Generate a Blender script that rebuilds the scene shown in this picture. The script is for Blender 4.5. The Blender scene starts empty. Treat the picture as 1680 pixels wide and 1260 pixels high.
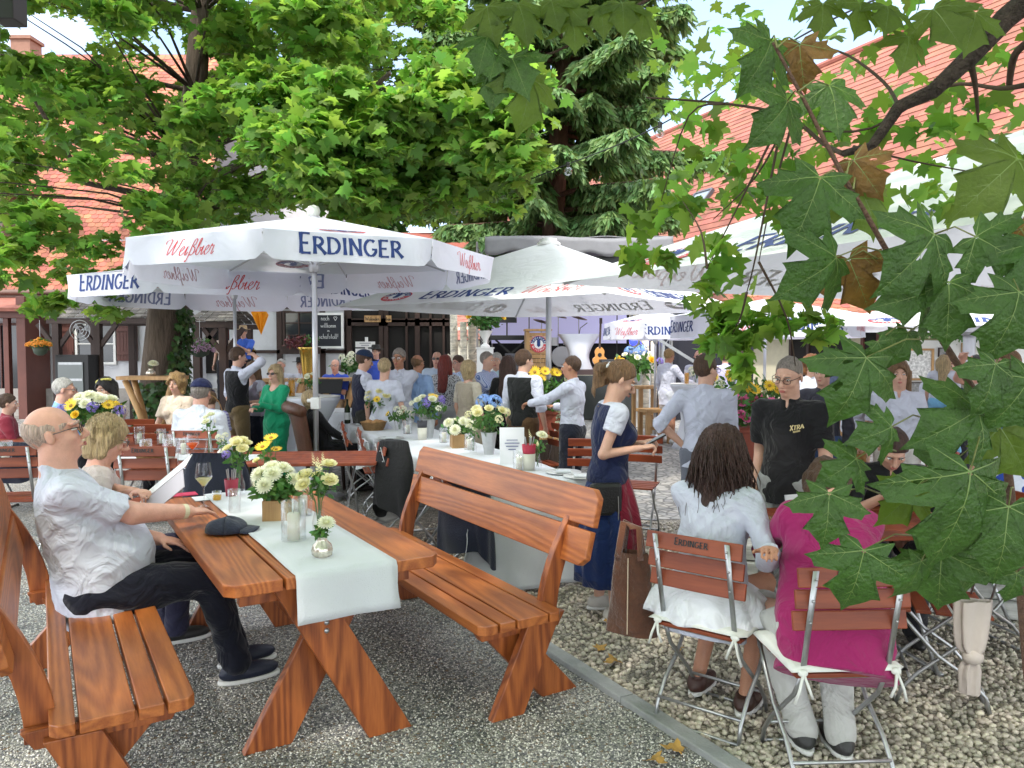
import bpy, bmesh, math, random
import numpy as np
from mathutils import Vector, Matrix, Euler
R = math.radians
random.seed(7); rng = np.random.default_rng(11)
SC = bpy.context.scene
COL = SC.collection

# ---------------------------------------------------------------- camera, sky, sun, exposure
CAM_H, FPX = 1.68, 1262.0
PITCH = math.atan(55/FPX)
cam = bpy.data.cameras.new('camera'); cam.sensor_width = 36; cam.lens = 36*FPX/1680
cam.clip_start = .05; cam.clip_end = 600
camo = bpy.data.objects.new('camera', cam); COL.objects.link(camo)
camo.location = (0, 0, CAM_H); camo.rotation_euler = (R(90)-PITCH, 0, 0)
SC.camera = camo
SUN_EL, SUN_AZ = R(57), R(205)     # azimuth clockwise from +Y
w = bpy.data.worlds.new('World'); SC.world = w; w.use_nodes = True
nt = w.node_tree; nt.nodes.clear()
sky = nt.nodes.new('ShaderNodeTexSky'); sky.sky_type = 'NISHITA'; sky.sun_disc = False
sky.sun_elevation = SUN_EL; sky.sun_rotation = SUN_AZ; sky.air_density = 1.1; sky.dust_density = 1.5
bg = nt.nodes.new('ShaderNodeBackground'); bg.inputs[1].default_value = .15
out = nt.nodes.new('ShaderNodeOutputWorld')
# broken white cloud across the sky dome
tc = nt.nodes.new('ShaderNodeTexCoord'); mp = nt.nodes.new('ShaderNodeMapping'); mp.inputs['Scale'].default_value = (1, 1, 2.6)
nz = nt.nodes.new('ShaderNodeTexNoise'); nz.inputs['Scale'].default_value = 2.3; nz.inputs['Detail'].default_value = 8; nz.inputs['Roughness'].default_value = .6
cr = nt.nodes.new('ShaderNodeValToRGB'); cr.color_ramp.elements[0].position = .30; cr.color_ramp.elements[1].position = .52
mx = nt.nodes.new('ShaderNodeMixRGB'); mx.inputs[2].default_value = (9.5, 9.9, 10.6, 1)
nt.links.new(tc.outputs['Generated'], mp.inputs[0]); nt.links.new(mp.outputs[0], nz.inputs['Vector'])
nt.links.new(nz.outputs['Fac'], cr.inputs[0]); sx = nt.nodes.new('ShaderNodeSeparateXYZ'); nt.links.new(tc.outputs['Generated'], sx.inputs[0])   # cloud thinned ahead; unseen thick bright cloud overhead and behind added as fill light
fr = nt.nodes.new('ShaderNodeMapRange'); fr.inputs['From Min'].default_value = .55; fr.inputs['From Max'].default_value = .85; fr.inputs['To Min'].default_value = 1; fr.inputs['To Max'].default_value = .08; nt.links.new(sx.outputs['Y'], fr.inputs[0])
mm = nt.nodes.new('ShaderNodeMath'); mm.operation = 'MULTIPLY'; nt.links.new(cr.outputs[0], mm.inputs[0]); nt.links.new(fr.outputs[0], mm.inputs[1]); nt.links.new(mm.outputs[0], mx.inputs[0])
nt.links.new(sky.outputs[0], mx.inputs[1]); nt.links.new(mx.outputs[0], bg.inputs[0]); nt.links.new(bg.outputs[0], out.inputs[0])
sl = bpy.data.lights.new('sun', 'SUN'); sl.energy = 1.75; sl.angle = R(3); sl.color = (1, .95, .86)
so = bpy.data.objects.new('sun', sl); COL.objects.link(so)
SUNDIR = Vector((math.sin(SUN_AZ)*math.cos(SUN_EL), math.cos(SUN_AZ)*math.cos(SUN_EL), math.sin(SUN_EL)))
so.rotation_euler = SUNDIR.to_track_quat('Z', 'Y').to_euler(); so.location = SUNDIR*50
SC.view_settings.view_transform = 'Standard'; SC.view_settings.look = 'None'
SC.view_settings.exposure = 1.32; SC.view_settings.gamma = 1
SC.cycles.max_bounces = 8; SC.cycles.diffuse_bounces = 3; SC.cycles.glossy_bounces = 3
SC.cycles.transparent_max_bounces = 12; SC.cycles.transmission_bounces = 6; SC.cycles.sample_clamp_indirect = 6

# ---------------------------------------------------------------- helpers
def at(px, py, Y=None, z=None):
    "point on the line of sight through photo pixel (px,py) at a given distance Y or height z"
    c, s = math.cos(PITCH), math.sin(PITCH)
    xc = (px-840)/FPX; yc = -(py-630)/FPX
    d = Vector((xc, c+yc*s, -s+yc*c))
    t = (z-CAM_H)/d.z if z is not None else Y/d.y
    return Vector((0, 0, CAM_H)) + d*t

def tag(o, label=None, cat=None, group=None, kind=None):
    if label: o['label'] = label
    if cat: o['category'] = cat
    if group: o['group'] = group
    if kind: o['kind'] = kind
    return o
def empty(name, loc=(0, 0, 0), rz=0, label=None, cat=None, group=None):
    o = bpy.data.objects.new(name, None); COL.objects.link(o); o.empty_display_size = .1
    o.location = loc; o.rotation_euler = (0, 0, rz)
    return tag(o, label, cat, group)
def link(name, me, parent=None, mat=None, smooth=False):
    if mat is not None:
        for m in (mat if isinstance(mat, (list, tuple)) else [mat]): me.materials.append(m)
    if smooth:
        me.polygons.foreach_set('use_smooth', np.ones(len(me.polygons), bool))
    o = bpy.data.objects.new(name, me); COL.objects.link(o)
    if parent is not None: o.parent = parent
    return o
def npmesh(name, V, F):
    "fast mesh from arrays; F is (n,k) with constant k"
    V = np.asarray(V, np.float32); F = np.asarray(F, np.int32)
    me = bpy.data.meshes.new(name)
    me.vertices.add(len(V)); me.vertices.foreach_set('co', V.ravel())
    k = F.shape[1]
    me.loops.add(F.size); me.loops.foreach_set('vertex_index', F.ravel())
    me.polygons.add(len(F)); me.polygons.foreach_set('loop_start', np.arange(len(F), dtype=np.int32)*k)
    me.update(calc_edges=True); me.validate()
    return me
def copy_tree(o, parent=None):
    c = o.copy(); COL.objects.link(c)
    if parent is not None: c.parent = parent
    for ch in list(o.children): copy_tree(ch, c)
    return c

class MB:
    "collects shapes into one mesh; M is the current transform, mi the material slot"
    def __init__(s): s.v = []; s.f = []; s.m = []; s.M = Matrix(); s.mi = 0
    def add(s, vs, fs):
        b = len(s.v); s.v += [tuple(s.M @ Vector(v)) for v in vs]
        s.f += [tuple(b+i for i in f) for f in fs]; s.m += [s.mi]*len(fs); return s
    def box(s, c, d, rot=None):
        x, y, z = d[0]/2, d[1]/2, d[2]/2; c = Vector(c)
        vs = [Vector((a*x, b*y, e*z)) for a in (-1, 1) for b in (-1, 1) for e in (-1, 1)]
        if rot is not None: q = (rot if isinstance(rot, Matrix) else Euler(rot).to_matrix()); vs = [q @ v for v in vs]
        return s.add([v+c for v in vs], [(0, 1, 3, 2), (4, 6, 7, 5), (0, 4, 5, 1), (2, 3, 7, 6), (0, 2, 6, 4), (1, 5, 7, 3)])
    def bar(s, a, b, w, h, up=(0, 0, 1)):
        a, b = Vector(a), Vector(b); y = (b-a).normalized(); x = y.cross(Vector(up)).normalized(); z = x.cross(y)
        m = Matrix((x, y, z)).transposed()
        return s.box((a+b)/2, (w, (b-a).length, h), m)
    def tube(s, pts, r, n=8, cap=True, flat=None):
        pts = [Vector(p) for p in pts]; N = len(pts)
        rs = r if isinstance(r, (list, tuple)) else [r]*N
        vs = []; px = None
        for i, p in enumerate(pts):
            t = (pts[min(i+1, N-1)]-pts[max(i-1, 0)]).normalized()
            if px is None:
                px = t.orthogonal().normalized() if flat is None else (Vector(flat)-t*t.dot(Vector(flat))).normalized()
            x = (px-t*px.dot(t))
            x = x.normalized() if x.length > 1e-6 else t.orthogonal().normalized()
            y = t.cross(x); px = x
            rr = rs[i]; ra, rb = rr if isinstance(rr, (list, tuple)) else (rr, rr)
            for k in range(n):
                a = 2*math.pi*k/n; vs.append(p+x*(math.cos(a)*ra)+y*(math.sin(a)*rb))
        fs = [(i*n+k, i*n+(k+1) % n, (i+1)*n+(k+1) % n, (i+1)*n+k) for i in range(N-1) for k in range(n)]
        if cap: fs += [tuple(range(n))[::-1], tuple((N-1)*n+k for k in range(n))]
        return s.add(vs, fs)
    def lathe(s, prof, n=20, c=(0, 0, 0), cap=True):
        c = Vector(c); vs = [c+Vector((r*math.cos(2*math.pi*k/n), r*math.sin(2*math.pi*k/n), z)) for r, z in prof for k in range(n)]
        fs = [(i*n+k, i*n+(k+1) % n, (i+1)*n+(k+1) % n, (i+1)*n+k) for i in range(len(prof)-1) for k in range(n)]
        if cap: fs += [tuple(range(n))[::-1], tuple((len(prof)-1)*n+k for k in range(n))]
        return s.add(vs, fs)
    def prism(s, poly, h, fr=None):
        "poly in the xy plane extruded z 0..h, then placed by matrix fr"
        fr = fr or Matrix(); n = len(poly)
        vs = [fr @ Vector((x, y, z)) for z in (0, h) for x, y in poly]
        return s.add(vs, [tuple(range(n))[::-1], tuple(range(n, 2*n))]+[(i, (i+1) % n, n+(i+1) % n, n+i) for i in range(n)])
    def ell(s, c, r, rot=None, nu=12, nv=8):
        c = Vector(c); q = Matrix.Identity(3) if rot is None else (rot if isinstance(rot, Matrix) else Euler(rot).to_matrix())
        r = r if isinstance(r, (tuple, list)) else (r, r, r)
        vs = []
        for j in range(nv+1):
            th = math.pi*j/nv
            for i in range(nu):
                a = 2*math.pi*i/nu
                vs.append(c+q @ Vector((r[0]*math.sin(th)*math.cos(a), r[1]*math.sin(th)*math.sin(a), r[2]*math.cos(th))))
        return s.add(vs, [(j*nu+i, (j+1)*nu+i, (j+1)*nu+(i+1) % nu, j*nu+(i+1) % nu) for j in range(nv) for i in range(nu)])
    def grid(s, fn, nu, nv):
        vs = [fn(i/nu, j/nv) for j in range(nv+1) for i in range(nu+1)]
        return s.add(vs, [(j*(nu+1)+i, j*(nu+1)+i+1, (j+1)*(nu+1)+i+1, (j+1)*(nu+1)+i) for j in range(nv) for i in range(nu)])
    def build(s, name, mat, parent=None, smooth=False, bevel=0, solid=0, auto=None):
        me = bpy.data.meshes.new(name); me.from_pydata(s.v, [], s.f)
        if isinstance(mat, (list, tuple)): me.polygons.foreach_set('material_index', s.m)
        bm = bmesh.new(); bm.from_mesh(me)
        bmesh.ops.remove_doubles(bm, verts=bm.verts, dist=1e-6)
        if len(bm.faces): bmesh.ops.recalc_face_normals(bm, faces=bm.faces)
        bm.to_mesh(me); bm.free()
        o = link(name, me, parent, mat, smooth)
        if solid: m = o.modifiers.new('t', 'SOLIDIFY'); m.thickness = solid; m.offset = 0
        if bevel: m = o.modifiers.new('b', 'BEVEL'); m.width = bevel; m.segments = 2; m.limit_method = 'ANGLE'; m.angle_limit = R(35)
        if auto:
            me.polygons.foreach_set('use_smooth', np.ones(len(me.polygons), bool))
            bm = bmesh.new(); bm.from_mesh(me)
            for e in bm.edges:
                if len(e.link_faces) == 2 and e.calc_face_angle(0) > R(auto): e.smooth = False
            bm.to_mesh(me); bm.free()
        return o

def scatter(tv, tf, P, X, Yv, Z, S):
    "copies of template verts tv / faces tf at P with axes X,Y,Z (n,3) and scale S (n,)"
    tv = np.asarray(tv, float); tf = np.asarray(tf); n = len(P)
    V = (P[:, None, :] + S[:, None, None]*(tv[None, :, 0:1]*X[:, None, :]+tv[None, :, 1:2]*Yv[:, None, :]+tv[None, :, 2:3]*Z[:, None, :]))
    F = tf[None]+(np.arange(n)*len(tv))[:, None, None]
    return V.reshape(-1, 3), F.reshape(-1, tf.shape[1])
def nrm(a): return a/np.maximum(np.linalg.norm(a, axis=-1, keepdims=True), 1e-9)
def rframes(n, up=None, spread=1.0):
    "random orthonormal frames, Z near up"
    Z = rng.normal(size=(n, 3))*spread
    if up is not None: Z = Z+np.asarray(up)
    Z = nrm(Z); A = rng.normal(size=(n, 3)); X = nrm(np.cross(A, Z)); return X, np.cross(Z, X), Z

# ---------------------------------------------------------------- materials
_mc = {}
def mat(name, col, rough=.6, metal=0, bump=0, bscale=40, var=0, vscale=6, coat=0, sheen=0, trans=0, spec=.5, stretch=(1, 1, 1), island=0, sss=0, emit=0, alpha=1, detail=5, bdist=0, bwarp=0):
    if name in _mc: return _mc[name]
    m = bpy.data.materials.new(name); m.use_nodes = True; t = m.node_tree; b = t.nodes['Principled BSDF']
    N = t.nodes.new; L = t.links.new
    b.inputs['Base Color'].default_value = (*col, 1); b.inputs['Roughness'].default_value = rough
    b.inputs['Metallic'].default_value = metal; b.inputs['Specular IOR Level'].default_value = spec
    if coat: b.inputs['Coat Weight'].default_value = coat; b.inputs['Coat Roughness'].default_value = .15
    if sheen: b.inputs['Sheen Weight'].default_value = sheen
    if sss: b.inputs['Subsurface Weight'].default_value = sss; b.inputs['Subsurface Radius'].default_value = (.012, .004, .002); b.inputs['Subsurface Scale'].default_value = 1
    if emit: b.inputs['Emission Color'].default_value = (*col, 1); b.inputs['Emission Strength'].default_value = emit
    if alpha < 1: b.inputs['Alpha'].default_value = alpha
    src = None
    co = N('ShaderNodeTexCoord'); mpn = N('ShaderNodeMapping'); mpn.inputs['Scale'].default_value = stretch
    L(co.outputs['Object'], mpn.inputs[0])
    if var or island:
        hs = N('ShaderNodeHueSaturation'); hs.inputs['Color'].default_value = (*col, 1)
        if var:
            n = N('ShaderNodeTexNoise'); n.inputs['Scale'].default_value = vscale; n.inputs['Detail'].default_value = detail; n.inputs['Roughness'].default_value = .65
            L(mpn.outputs[0], n.inputs['Vector'])
            r = N('ShaderNodeMapRange'); r.inputs['From Min'].default_value = .3; r.inputs['From Max'].default_value = .7
            r.inputs['To Min'].default_value = 1-var; r.inputs['To Max'].default_value = 1+var; r.clamp = False
            L(n.outputs['Fac'], r.inputs[0]); src = r.outputs[0]
        if island:
            g = N('ShaderNodeNewGeometry'); r2 = N('ShaderNodeMapRange'); r2.inputs['To Min'].default_value = 1-island; r2.inputs['To Max'].default_value = 1+island
            L(g.outputs['Random Per Island'], r2.inputs[0])
            r3 = N('ShaderNodeMapRange'); r3.inputs['To Min'].default_value = .5-.03*min(1, island*2); r3.inputs['To Max'].default_value = .5+.03*min(1, island*2)
            ml = N('ShaderNodeMath'); ml.operation = 'FRACT'; m2 = N('ShaderNodeMath'); m2.operation = 'MULTIPLY'; m2.inputs[1].default_value = 7.13
            L(g.outputs['Random Per Island'], m2.inputs[0]); L(m2.outputs[0], ml.inputs[0]); L(ml.outputs[0], r3.inputs[0]); L(r3.outputs[0], hs.inputs['Hue'])
            if src:
                mm = N('ShaderNodeMath'); mm.operation = 'MULTIPLY'; L(src, mm.inputs[0]); L(r2.outputs[0], mm.inputs[1]); src = mm.outputs[0]
            else: src = r2.outputs[0]
        L(src, hs.inputs['Value']); L(hs.outputs[0], b.inputs['Base Color'])
    if bump:
        n = N('ShaderNodeTexNoise'); n.inputs['Scale'].default_value = bscale; n.inputs['Detail'].default_value = detail
        L(mpn.outputs[0], n.inputs['Vector']); n.inputs['Distortion'].default_value = bwarp
        bp = N('ShaderNodeBump'); bp.inputs['Strength'].default_value = min(1, bump); bp.inputs['Distance'].default_value = .02*bump if bump > 1 else .01
        if bdist: bp.inputs['Distance'].default_value = bdist
        L(n.outputs['Fac'], bp.inputs['Height']); L(bp.outputs[0], b.inputs['Normal'])
    if trans:
        tr = N('ShaderNodeBsdfTranslucent'); ms = N('ShaderNodeMixShader'); ms.inputs[0].default_value = trans
        tcol = tuple(min(1, c*1.6) for c in col)
        tr.inputs['Color'].default_value = (*tcol, 1)
        if var or island:
            mg = N('ShaderNodeMixRGB'); mg.blend_type = 'MULTIPLY'; mg.inputs[0].default_value = 1; mg.inputs[2].default_value = (1.7, 1.7, 1.0, 1)
            L(hs.outputs[0], mg.inputs[1]); L(mg.outputs[0], tr.inputs['Color'])
        L(b.outputs[0], ms.inputs[1]); L(tr.outputs[0], ms.inputs[2]); L(ms.outputs[0], t.nodes['Material Output'].inputs[0])
    _mc[name] = m; return m
def glass(name, col=(1, 1, 1), rough=0.0):
    if name in _mc: return _mc[name]
    m = bpy.data.materials.new(name); m.use_nodes = True; t = m.node_tree; t.nodes.clear(); N = t.nodes.new; L = t.links.new
    fr = N('ShaderNodeLayerWeight'); fr.inputs[0].default_value = .3
    tr = N('ShaderNodeBsdfTransparent'); tr.inputs[0].default_value = (*[.55+.42*c for c in col], 1)
    gl = N('ShaderNodeBsdfGlossy'); gl.inputs['Roughness'].default_value = .04; gl.inputs[0].default_value = (.85, .88, .9, 1)
    ms = N('ShaderNodeMixShader'); o = N('ShaderNodeOutputMaterial'); mr = N('ShaderNodeMapRange'); mr.inputs['To Min'].default_value = .035; mr.inputs['To Max'].default_value = .42
    L(fr.outputs['Facing'], mr.inputs[0]); L(mr.outputs[0], ms.inputs[0]); L(tr.outputs[0], ms.inputs[1]); L(gl.outputs[0], ms.inputs[2]); L(ms.outputs[0], o.inputs[0])
    _mc[name] = m; return m
def wood(name, c1, c2, axis=1, scale=1.0, rough=.42, coat=.15, freq=9):
    "varnished timber, grain running along the given object axis"
    if name in _mc: return _mc[name]
    m = bpy.data.materials.new(name); m.use_nodes = True; t = m.node_tree; b = t.nodes['Principled BSDF']; N = t.nodes.new; L = t.links.new
    co = N('ShaderNodeTexCoord'); mp_ = N('ShaderNodeMapping'); s = [1, 1, 1]; s[axis] = .085; mp_.inputs['Scale'].default_value = [q*scale for q in s]
    oi = N('ShaderNodeObjectInfo'); vm = N('ShaderNodeVectorMath'); vm.operation = 'SCALE'; vm.inputs[0].default_value = (3.1, 2.3, 5.7)
    gi = N('ShaderNodeNewGeometry'); ad0 = N('ShaderNodeMath'); ad0.operation = 'ADD'; L(oi.outputs['Random'], ad0.inputs[0]); L(gi.outputs['Random Per Island'], ad0.inputs[1]); L(ad0.outputs[0], vm.inputs['Scale'])
    ad = N('ShaderNodeVectorMath'); ad.operation = 'ADD'; L(co.outputs['Object'], ad.inputs[0]); L(vm.outputs[0], ad.inputs[1]); L(ad.outputs[0], mp_.inputs[0])
    nz0 = N('ShaderNodeTexNoise'); nz0.inputs['Scale'].default_value = 2.2; nz0.inputs['Detail'].default_value = 2; L(mp_.outputs[0], nz0.inputs['Vector'])
    mu = N('ShaderNodeMath'); mu.operation = 'MULTIPLY'; mu.inputs[1].default_value = freq*4.2; L(nz0.outputs['Fac'], mu.inputs[0])
    sn = N('ShaderNodeMath'); sn.operation = 'SINE'; mu2 = N('ShaderNodeMath'); mu2.operation = 'MULTIPLY'; mu2.inputs[1].default_value = 2; L(mu.outputs[0], mu2.inputs[0]); L(mu2.outputs[0], sn.inputs[0])
    fine = N('ShaderNodeTexNoise'); fine.inputs['Scale'].default_value = 120; fine.inputs['Detail'].default_value = 3; L(mp_.outputs[0], fine.inputs['Vector'])
    mr = N('ShaderNodeMapRange'); mr.inputs['From Min'].default_value = -1; mr.inputs['From Max'].default_value = 1; mr.inputs['To Min'].default_value = .1; mr.inputs['To Max'].default_value = .75; L(sn.outputs[0], mr.inputs[0])
    av = N('ShaderNodeMath'); av.operation = 'MULTIPLY_ADD'; av.inputs[1].default_value = .95; L(fine.outputs['Fac'], av.inputs[0]); L(mr.outputs[0], av.inputs[2])
    sb = N('ShaderNodeMath'); sb.operation = 'SUBTRACT'; sb.inputs[1].default_value = .42; sb.use_clamp = True; L(av.outputs[0], sb.inputs[0])
    mxx = N('ShaderNodeMixRGB'); mxx.inputs[1].default_value = (*c1, 1); mxx.inputs[2].default_value = (*c2, 1); L(sb.outputs[0], mxx.inputs[0])
    hs = N('ShaderNodeHueSaturation'); rr = N('ShaderNodeMapRange'); rr.inputs['To Min'].default_value = .82; rr.inputs['To Max'].default_value = 1.18
    L(gi.outputs['Random Per Island'], rr.inputs[0]); L(rr.outputs[0], hs.inputs['Value']); L(mxx.outputs[0], hs.inputs['Color']); L(hs.outputs[0], b.inputs['Base Color'])
    b.inputs['Roughness'].default_value = rough; b.inputs['Coat Weight'].default_value = coat; b.inputs['Coat Roughness'].default_value = .2
    bp = N('ShaderNodeBump'); bp.inputs['Strength'].default_value = .25; bp.inputs['Distance'].default_value = .002; L(sb.outputs[0], bp.inputs['Height']); L(bp.outputs[0], b.inputs['Normal'])
    _mc[name] = m; return m

WHITE = mat('white_paint', (.78, .78, .76), .6, var=.04, vscale=3, bump=.15, bscale=60)
PLASTER = mat('lime_plaster', (.62, .63, .66), .9, var=.08, vscale=1.2, bump=.6, bscale=25)
DARKW = mat('dark_timber', (.035, .016, .011), .6, var=.3, vscale=8, stretch=(6, 6, .6), bump=.3, bscale=30)
BROWNW = mat('brown_shutter_paint', (.11, .035, .025), .55, var=.12, vscale=5)
STEEL = mat('galvanised_steel', (.42, .43, .44), .38, .85, var=.15, vscale=20)
GREYP = mat('grey_aluminium', (.52, .53, .56), .35, .6)
BLACK = mat('black_paint', (.012, .012, .013), .5)
GREYCLOTH = mat('grey_tarp', (.2, .2, .21), .6, bump=1, bscale=3, var=.12, vscale=2)
LARCH = wood('varnished_larch', (.50, .155, .036), (.27, .065, .014), axis=1, freq=21)
LARCHX = wood('varnished_larch_leg', (.44, .125, .028), (.17, .035, .008), axis=2, freq=22)
CHAIRW = wood('chair_slat_wood', (.30, .062, .018), (.17, .028, .009), axis=0, freq=6, rough=.5, coat=0)
PALEW = wood('pale_pine', (.5, .3, .13), (.33, .18, .07), axis=2, rough=.6, coat=0)
LINEN = mat('white_linen', (.60, .62, .65), .9, bump=.4, bscale=220, var=.03, vscale=4, sheen=.2)
# ---------------------------------------------------------------- ground
def voro(name, scale, cols, bump, rough=.85, dist=.01, extra=None):
    if name in _mc: return _mc[name]
    m = bpy.data.materials.new(name); m.use_nodes = True; t = m.node_tree; b = t.nodes['Principled BSDF']; N = t.nodes.new; L = t.links.new
    co = N('ShaderNodeTexCoord'); v = N('ShaderNodeTexVoronoi'); v.inputs['Scale'].default_value = scale; L(co.outputs['Object'], v.inputs['Vector'])
    sp = N('ShaderNodeSeparateColor'); L(v.outputs['Color'], sp.inputs[0])
    cr = N('ShaderNodeValToRGB'); el = cr.color_ramp.elements; cr.color_ramp.interpolation = 'CONSTANT'
    for i, (p, c) in enumerate(cols):
        e = el[i] if i < 2 else el.new(p); e.position = p; e.color = (*c, 1)
    L(sp.outputs[0], cr.inputs[0])
    v2 = N('ShaderNodeTexVoronoi'); v2.feature = 'DISTANCE_TO_EDGE'; v2.inputs['Scale'].default_value = scale; L(co.outputs['Object'], v2.inputs['Vector'])
    mr = N('ShaderNodeMapRange'); mr.inputs['From Max'].default_value = .16; mr.inputs['To Min'].default_value = .15; L(v2.outputs[0], mr.inputs[0])
    mg = N('ShaderNodeMixRGB'); mg.blend_type = 'MULTIPLY'; mg.inputs[0].default_value = .75; L(cr.outputs[0], mg.inputs[1]); L(mr.outputs[0], mg.inputs[2])
    nz_ = N('ShaderNodeTexNoise'); nz_.inputs['Scale'].default_value = 1.6; nz_.inputs['Detail'].default_value = 5; L(co.outputs['Object'], nz_.inputs['Vector'])
    m3 = N('ShaderNodeMapRange'); m3.inputs['From Min'].default_value = .3; m3.inputs['From Max'].default_value = .7; m3.inputs['To Min'].default_value = .72; m3.inputs['To Max'].default_value = 1.15; L(nz_.outputs['Fac'], m3.inputs[0])
    hs = N('ShaderNodeHueSaturation'); L(mg.outputs[0], hs.inputs['Color']); L(m3.outputs[0], hs.inputs['Value']); L(hs.outputs[0], b.inputs['Base Color'])
    b.inputs['Roughness'].default_value = rough
    bp = N('ShaderNodeBump'); bp.inputs['Strength'].default_value = bump; bp.inputs['Distance'].default_value = dist; L(v2.outputs[0], bp.inputs['Height']); L(bp.outputs[0], b.inputs['Normal'])
    _mc[name] = m; return m
GRAV = voro('grey_gravel', 85, [(0, (.16, .16, .17)), (.14, (.34, .33, .31)), (.4, (.5, .48, .43)), (.62, (.24, .24, .25)), (.78, (.62, .6, .55)), (.93, (.32, .23, .15))], 1, dist=.012)
PEB = voro('pebble_bed', 38, [(0, (.28, .25, .21)), (.25, (.42, .38, .31)), (.6, (.5, .45, .37)), (.85, (.34, .31, .27))], 1, dist=.02)
COB = voro('cobbles', 9, [(0, (.34, .33, .31)), (.3, (.42, .4, .37)), (.65, (.3, .29, .28)), (.85, (.45, .42, .38))], .6, dist=.02)
PAVE = voro('paving', 3, [(0, (.3, .29, .28)), (.5, (.34, .33, .31))], .25)
def sheet(name, pts, z, m):
    b = MB(); b.add([(x, y, z) for x, y in pts], [tuple(range(len(pts)))]); o = b.build(name, m); o['kind'] = 'structure'; return o
# kerb line through the photo's stone edging
K0, K1 = Vector((.27, 4.12)), Vector((.88, 3.03)); kd = (K0-K1).normalized(); kn = Vector((kd.y, -kd.x))
KN = K1-kd*2.5; KF = K0+kd*3.4
sheet('ground', [(-150, -60), (150, -60), (150, 300), (-150, 300)], -.012, PAVE)
sheet('gravel_ground', [(-9, -3), (KN.x, KN.y), (KF.x, KF.y), (-1.2, 10.2), (-9, 10.2)], 0, GRAV)
sheet('pebble_ground', [(KN.x, KN.y), (9, -.5), (9, 7.6), (.4, 7.6), (-.6, 8.6), (KF.x, KF.y)], -.004, PEB)
sheet('cobblestone_ground', [(-1.2, 10.21), (-.6, 8.61), (.4, 7.61), (9, 7.61), (14, 18), (-4, 18), (-4, 10.21)], -.002, COB)
kb = MB()
n = 9; tot = (KF-KN).length
for i in range(n):
    a = KN+(KF-KN)*(i/n); b_ = KN+(KF-KN)*((i+1)/n-.004/tot*n*.2)
    kb.bar((a.x, a.y, -.005), (b_.x, b_.y, -.005), .085, .07)
k = kb.build('kerb', mat('kerb_stone', (.3, .31, .31), .85, var=.15, vscale=9, bump=.5, bscale=90), bevel=.006); k['kind'] = 'structure'
# loose stones
ico = bmesh.new(); bmesh.ops.create_icosphere(ico, subdivisions=1, radius=1); ico.verts.ensure_lookup_table()
IV = np.array([v.co[:] for v in ico.verts]); IF = np.array([[v.index for v in f.verts] for f in ico.faces]); ico.free()
OV = np.array([(1, 0, 0), (-1, 0, 0), (0, 1, 0), (0, -1, 0), (0, 0, 1), (0, 0, -1)], float)
OF = np.array([(0, 2, 4), (2, 1, 4), (1, 3, 4), (3, 0, 4), (2, 0, 5), (1, 2, 5), (3, 1, 5), (0, 3, 5)])
def inview(P, m=.12):
    return (np.abs(P[:, 0]) < P[:, 1]*(840/FPX+m)+.1) & (P[:, 1] > 2.1)
def stones(name, tv, tf, n, lo, hi, keep, smin, smax, flat, m, zoff, label):
    P = rng.uniform(0, 1, (n, 2)); Yy = 1/(1/lo[1]+(1/hi[1]-1/lo[1])*P[:, 1]**.9)
    X = rng.uniform(lo[0], hi[0], n); P = np.stack([X, Yy, np.zeros(n)], 1); P = P[inview(P) & keep(P)]
    n = len(P); X, Yv, Z = rframes(n, (0, 0, 1.2), .5); s = smin+(smax-smin)*rng.beta(2, 2.5, n)
    P[:, 2] = s*flat*.45+zoff+rng.uniform(-.3, .5, n)*s*.4
    V, F = scatter(tv*np.array([1, .72, flat]), tf, P, X, Yv, Z, s)
    V = V+rng.normal(size=V.shape)*.09*np.repeat(s, len(tv))[:, None]
    o = link(name, npmesh(name, V, F), None, m, True); tag(o, label, 'stones', kind='stuff'); return o
side = lambda P: (P[:, 0]-K0.x)*kn.x+(P[:, 1]-K0.y)*kn.y
PEBM = mat('pebble_stone', (.5, .45, .37), .75, island=.38, var=.12, vscale=60)
GRM = mat('gravel_stone', (.56, .54, .50), .8, island=.6)
stones('pebbles', IV, IF, 36000, (-.8, 2.3), (6, 7.5), lambda P: (side(P) > .05) & (P[:, 1]+.95*P[:, 0] < 8.9+2*P[:, 0]), .011, .024, .62, PEBM, -.003, 'cream rounded pebbles covering the ground beyond the stone kerb')
stones('gravel', OV, OF, 90000, (-4.5, 2.3), (3, 7), lambda P: side(P) < -.05, .0035, .0085, .6, GRM, 0, 'fine grey gravel under the varnished table and benches')
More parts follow.
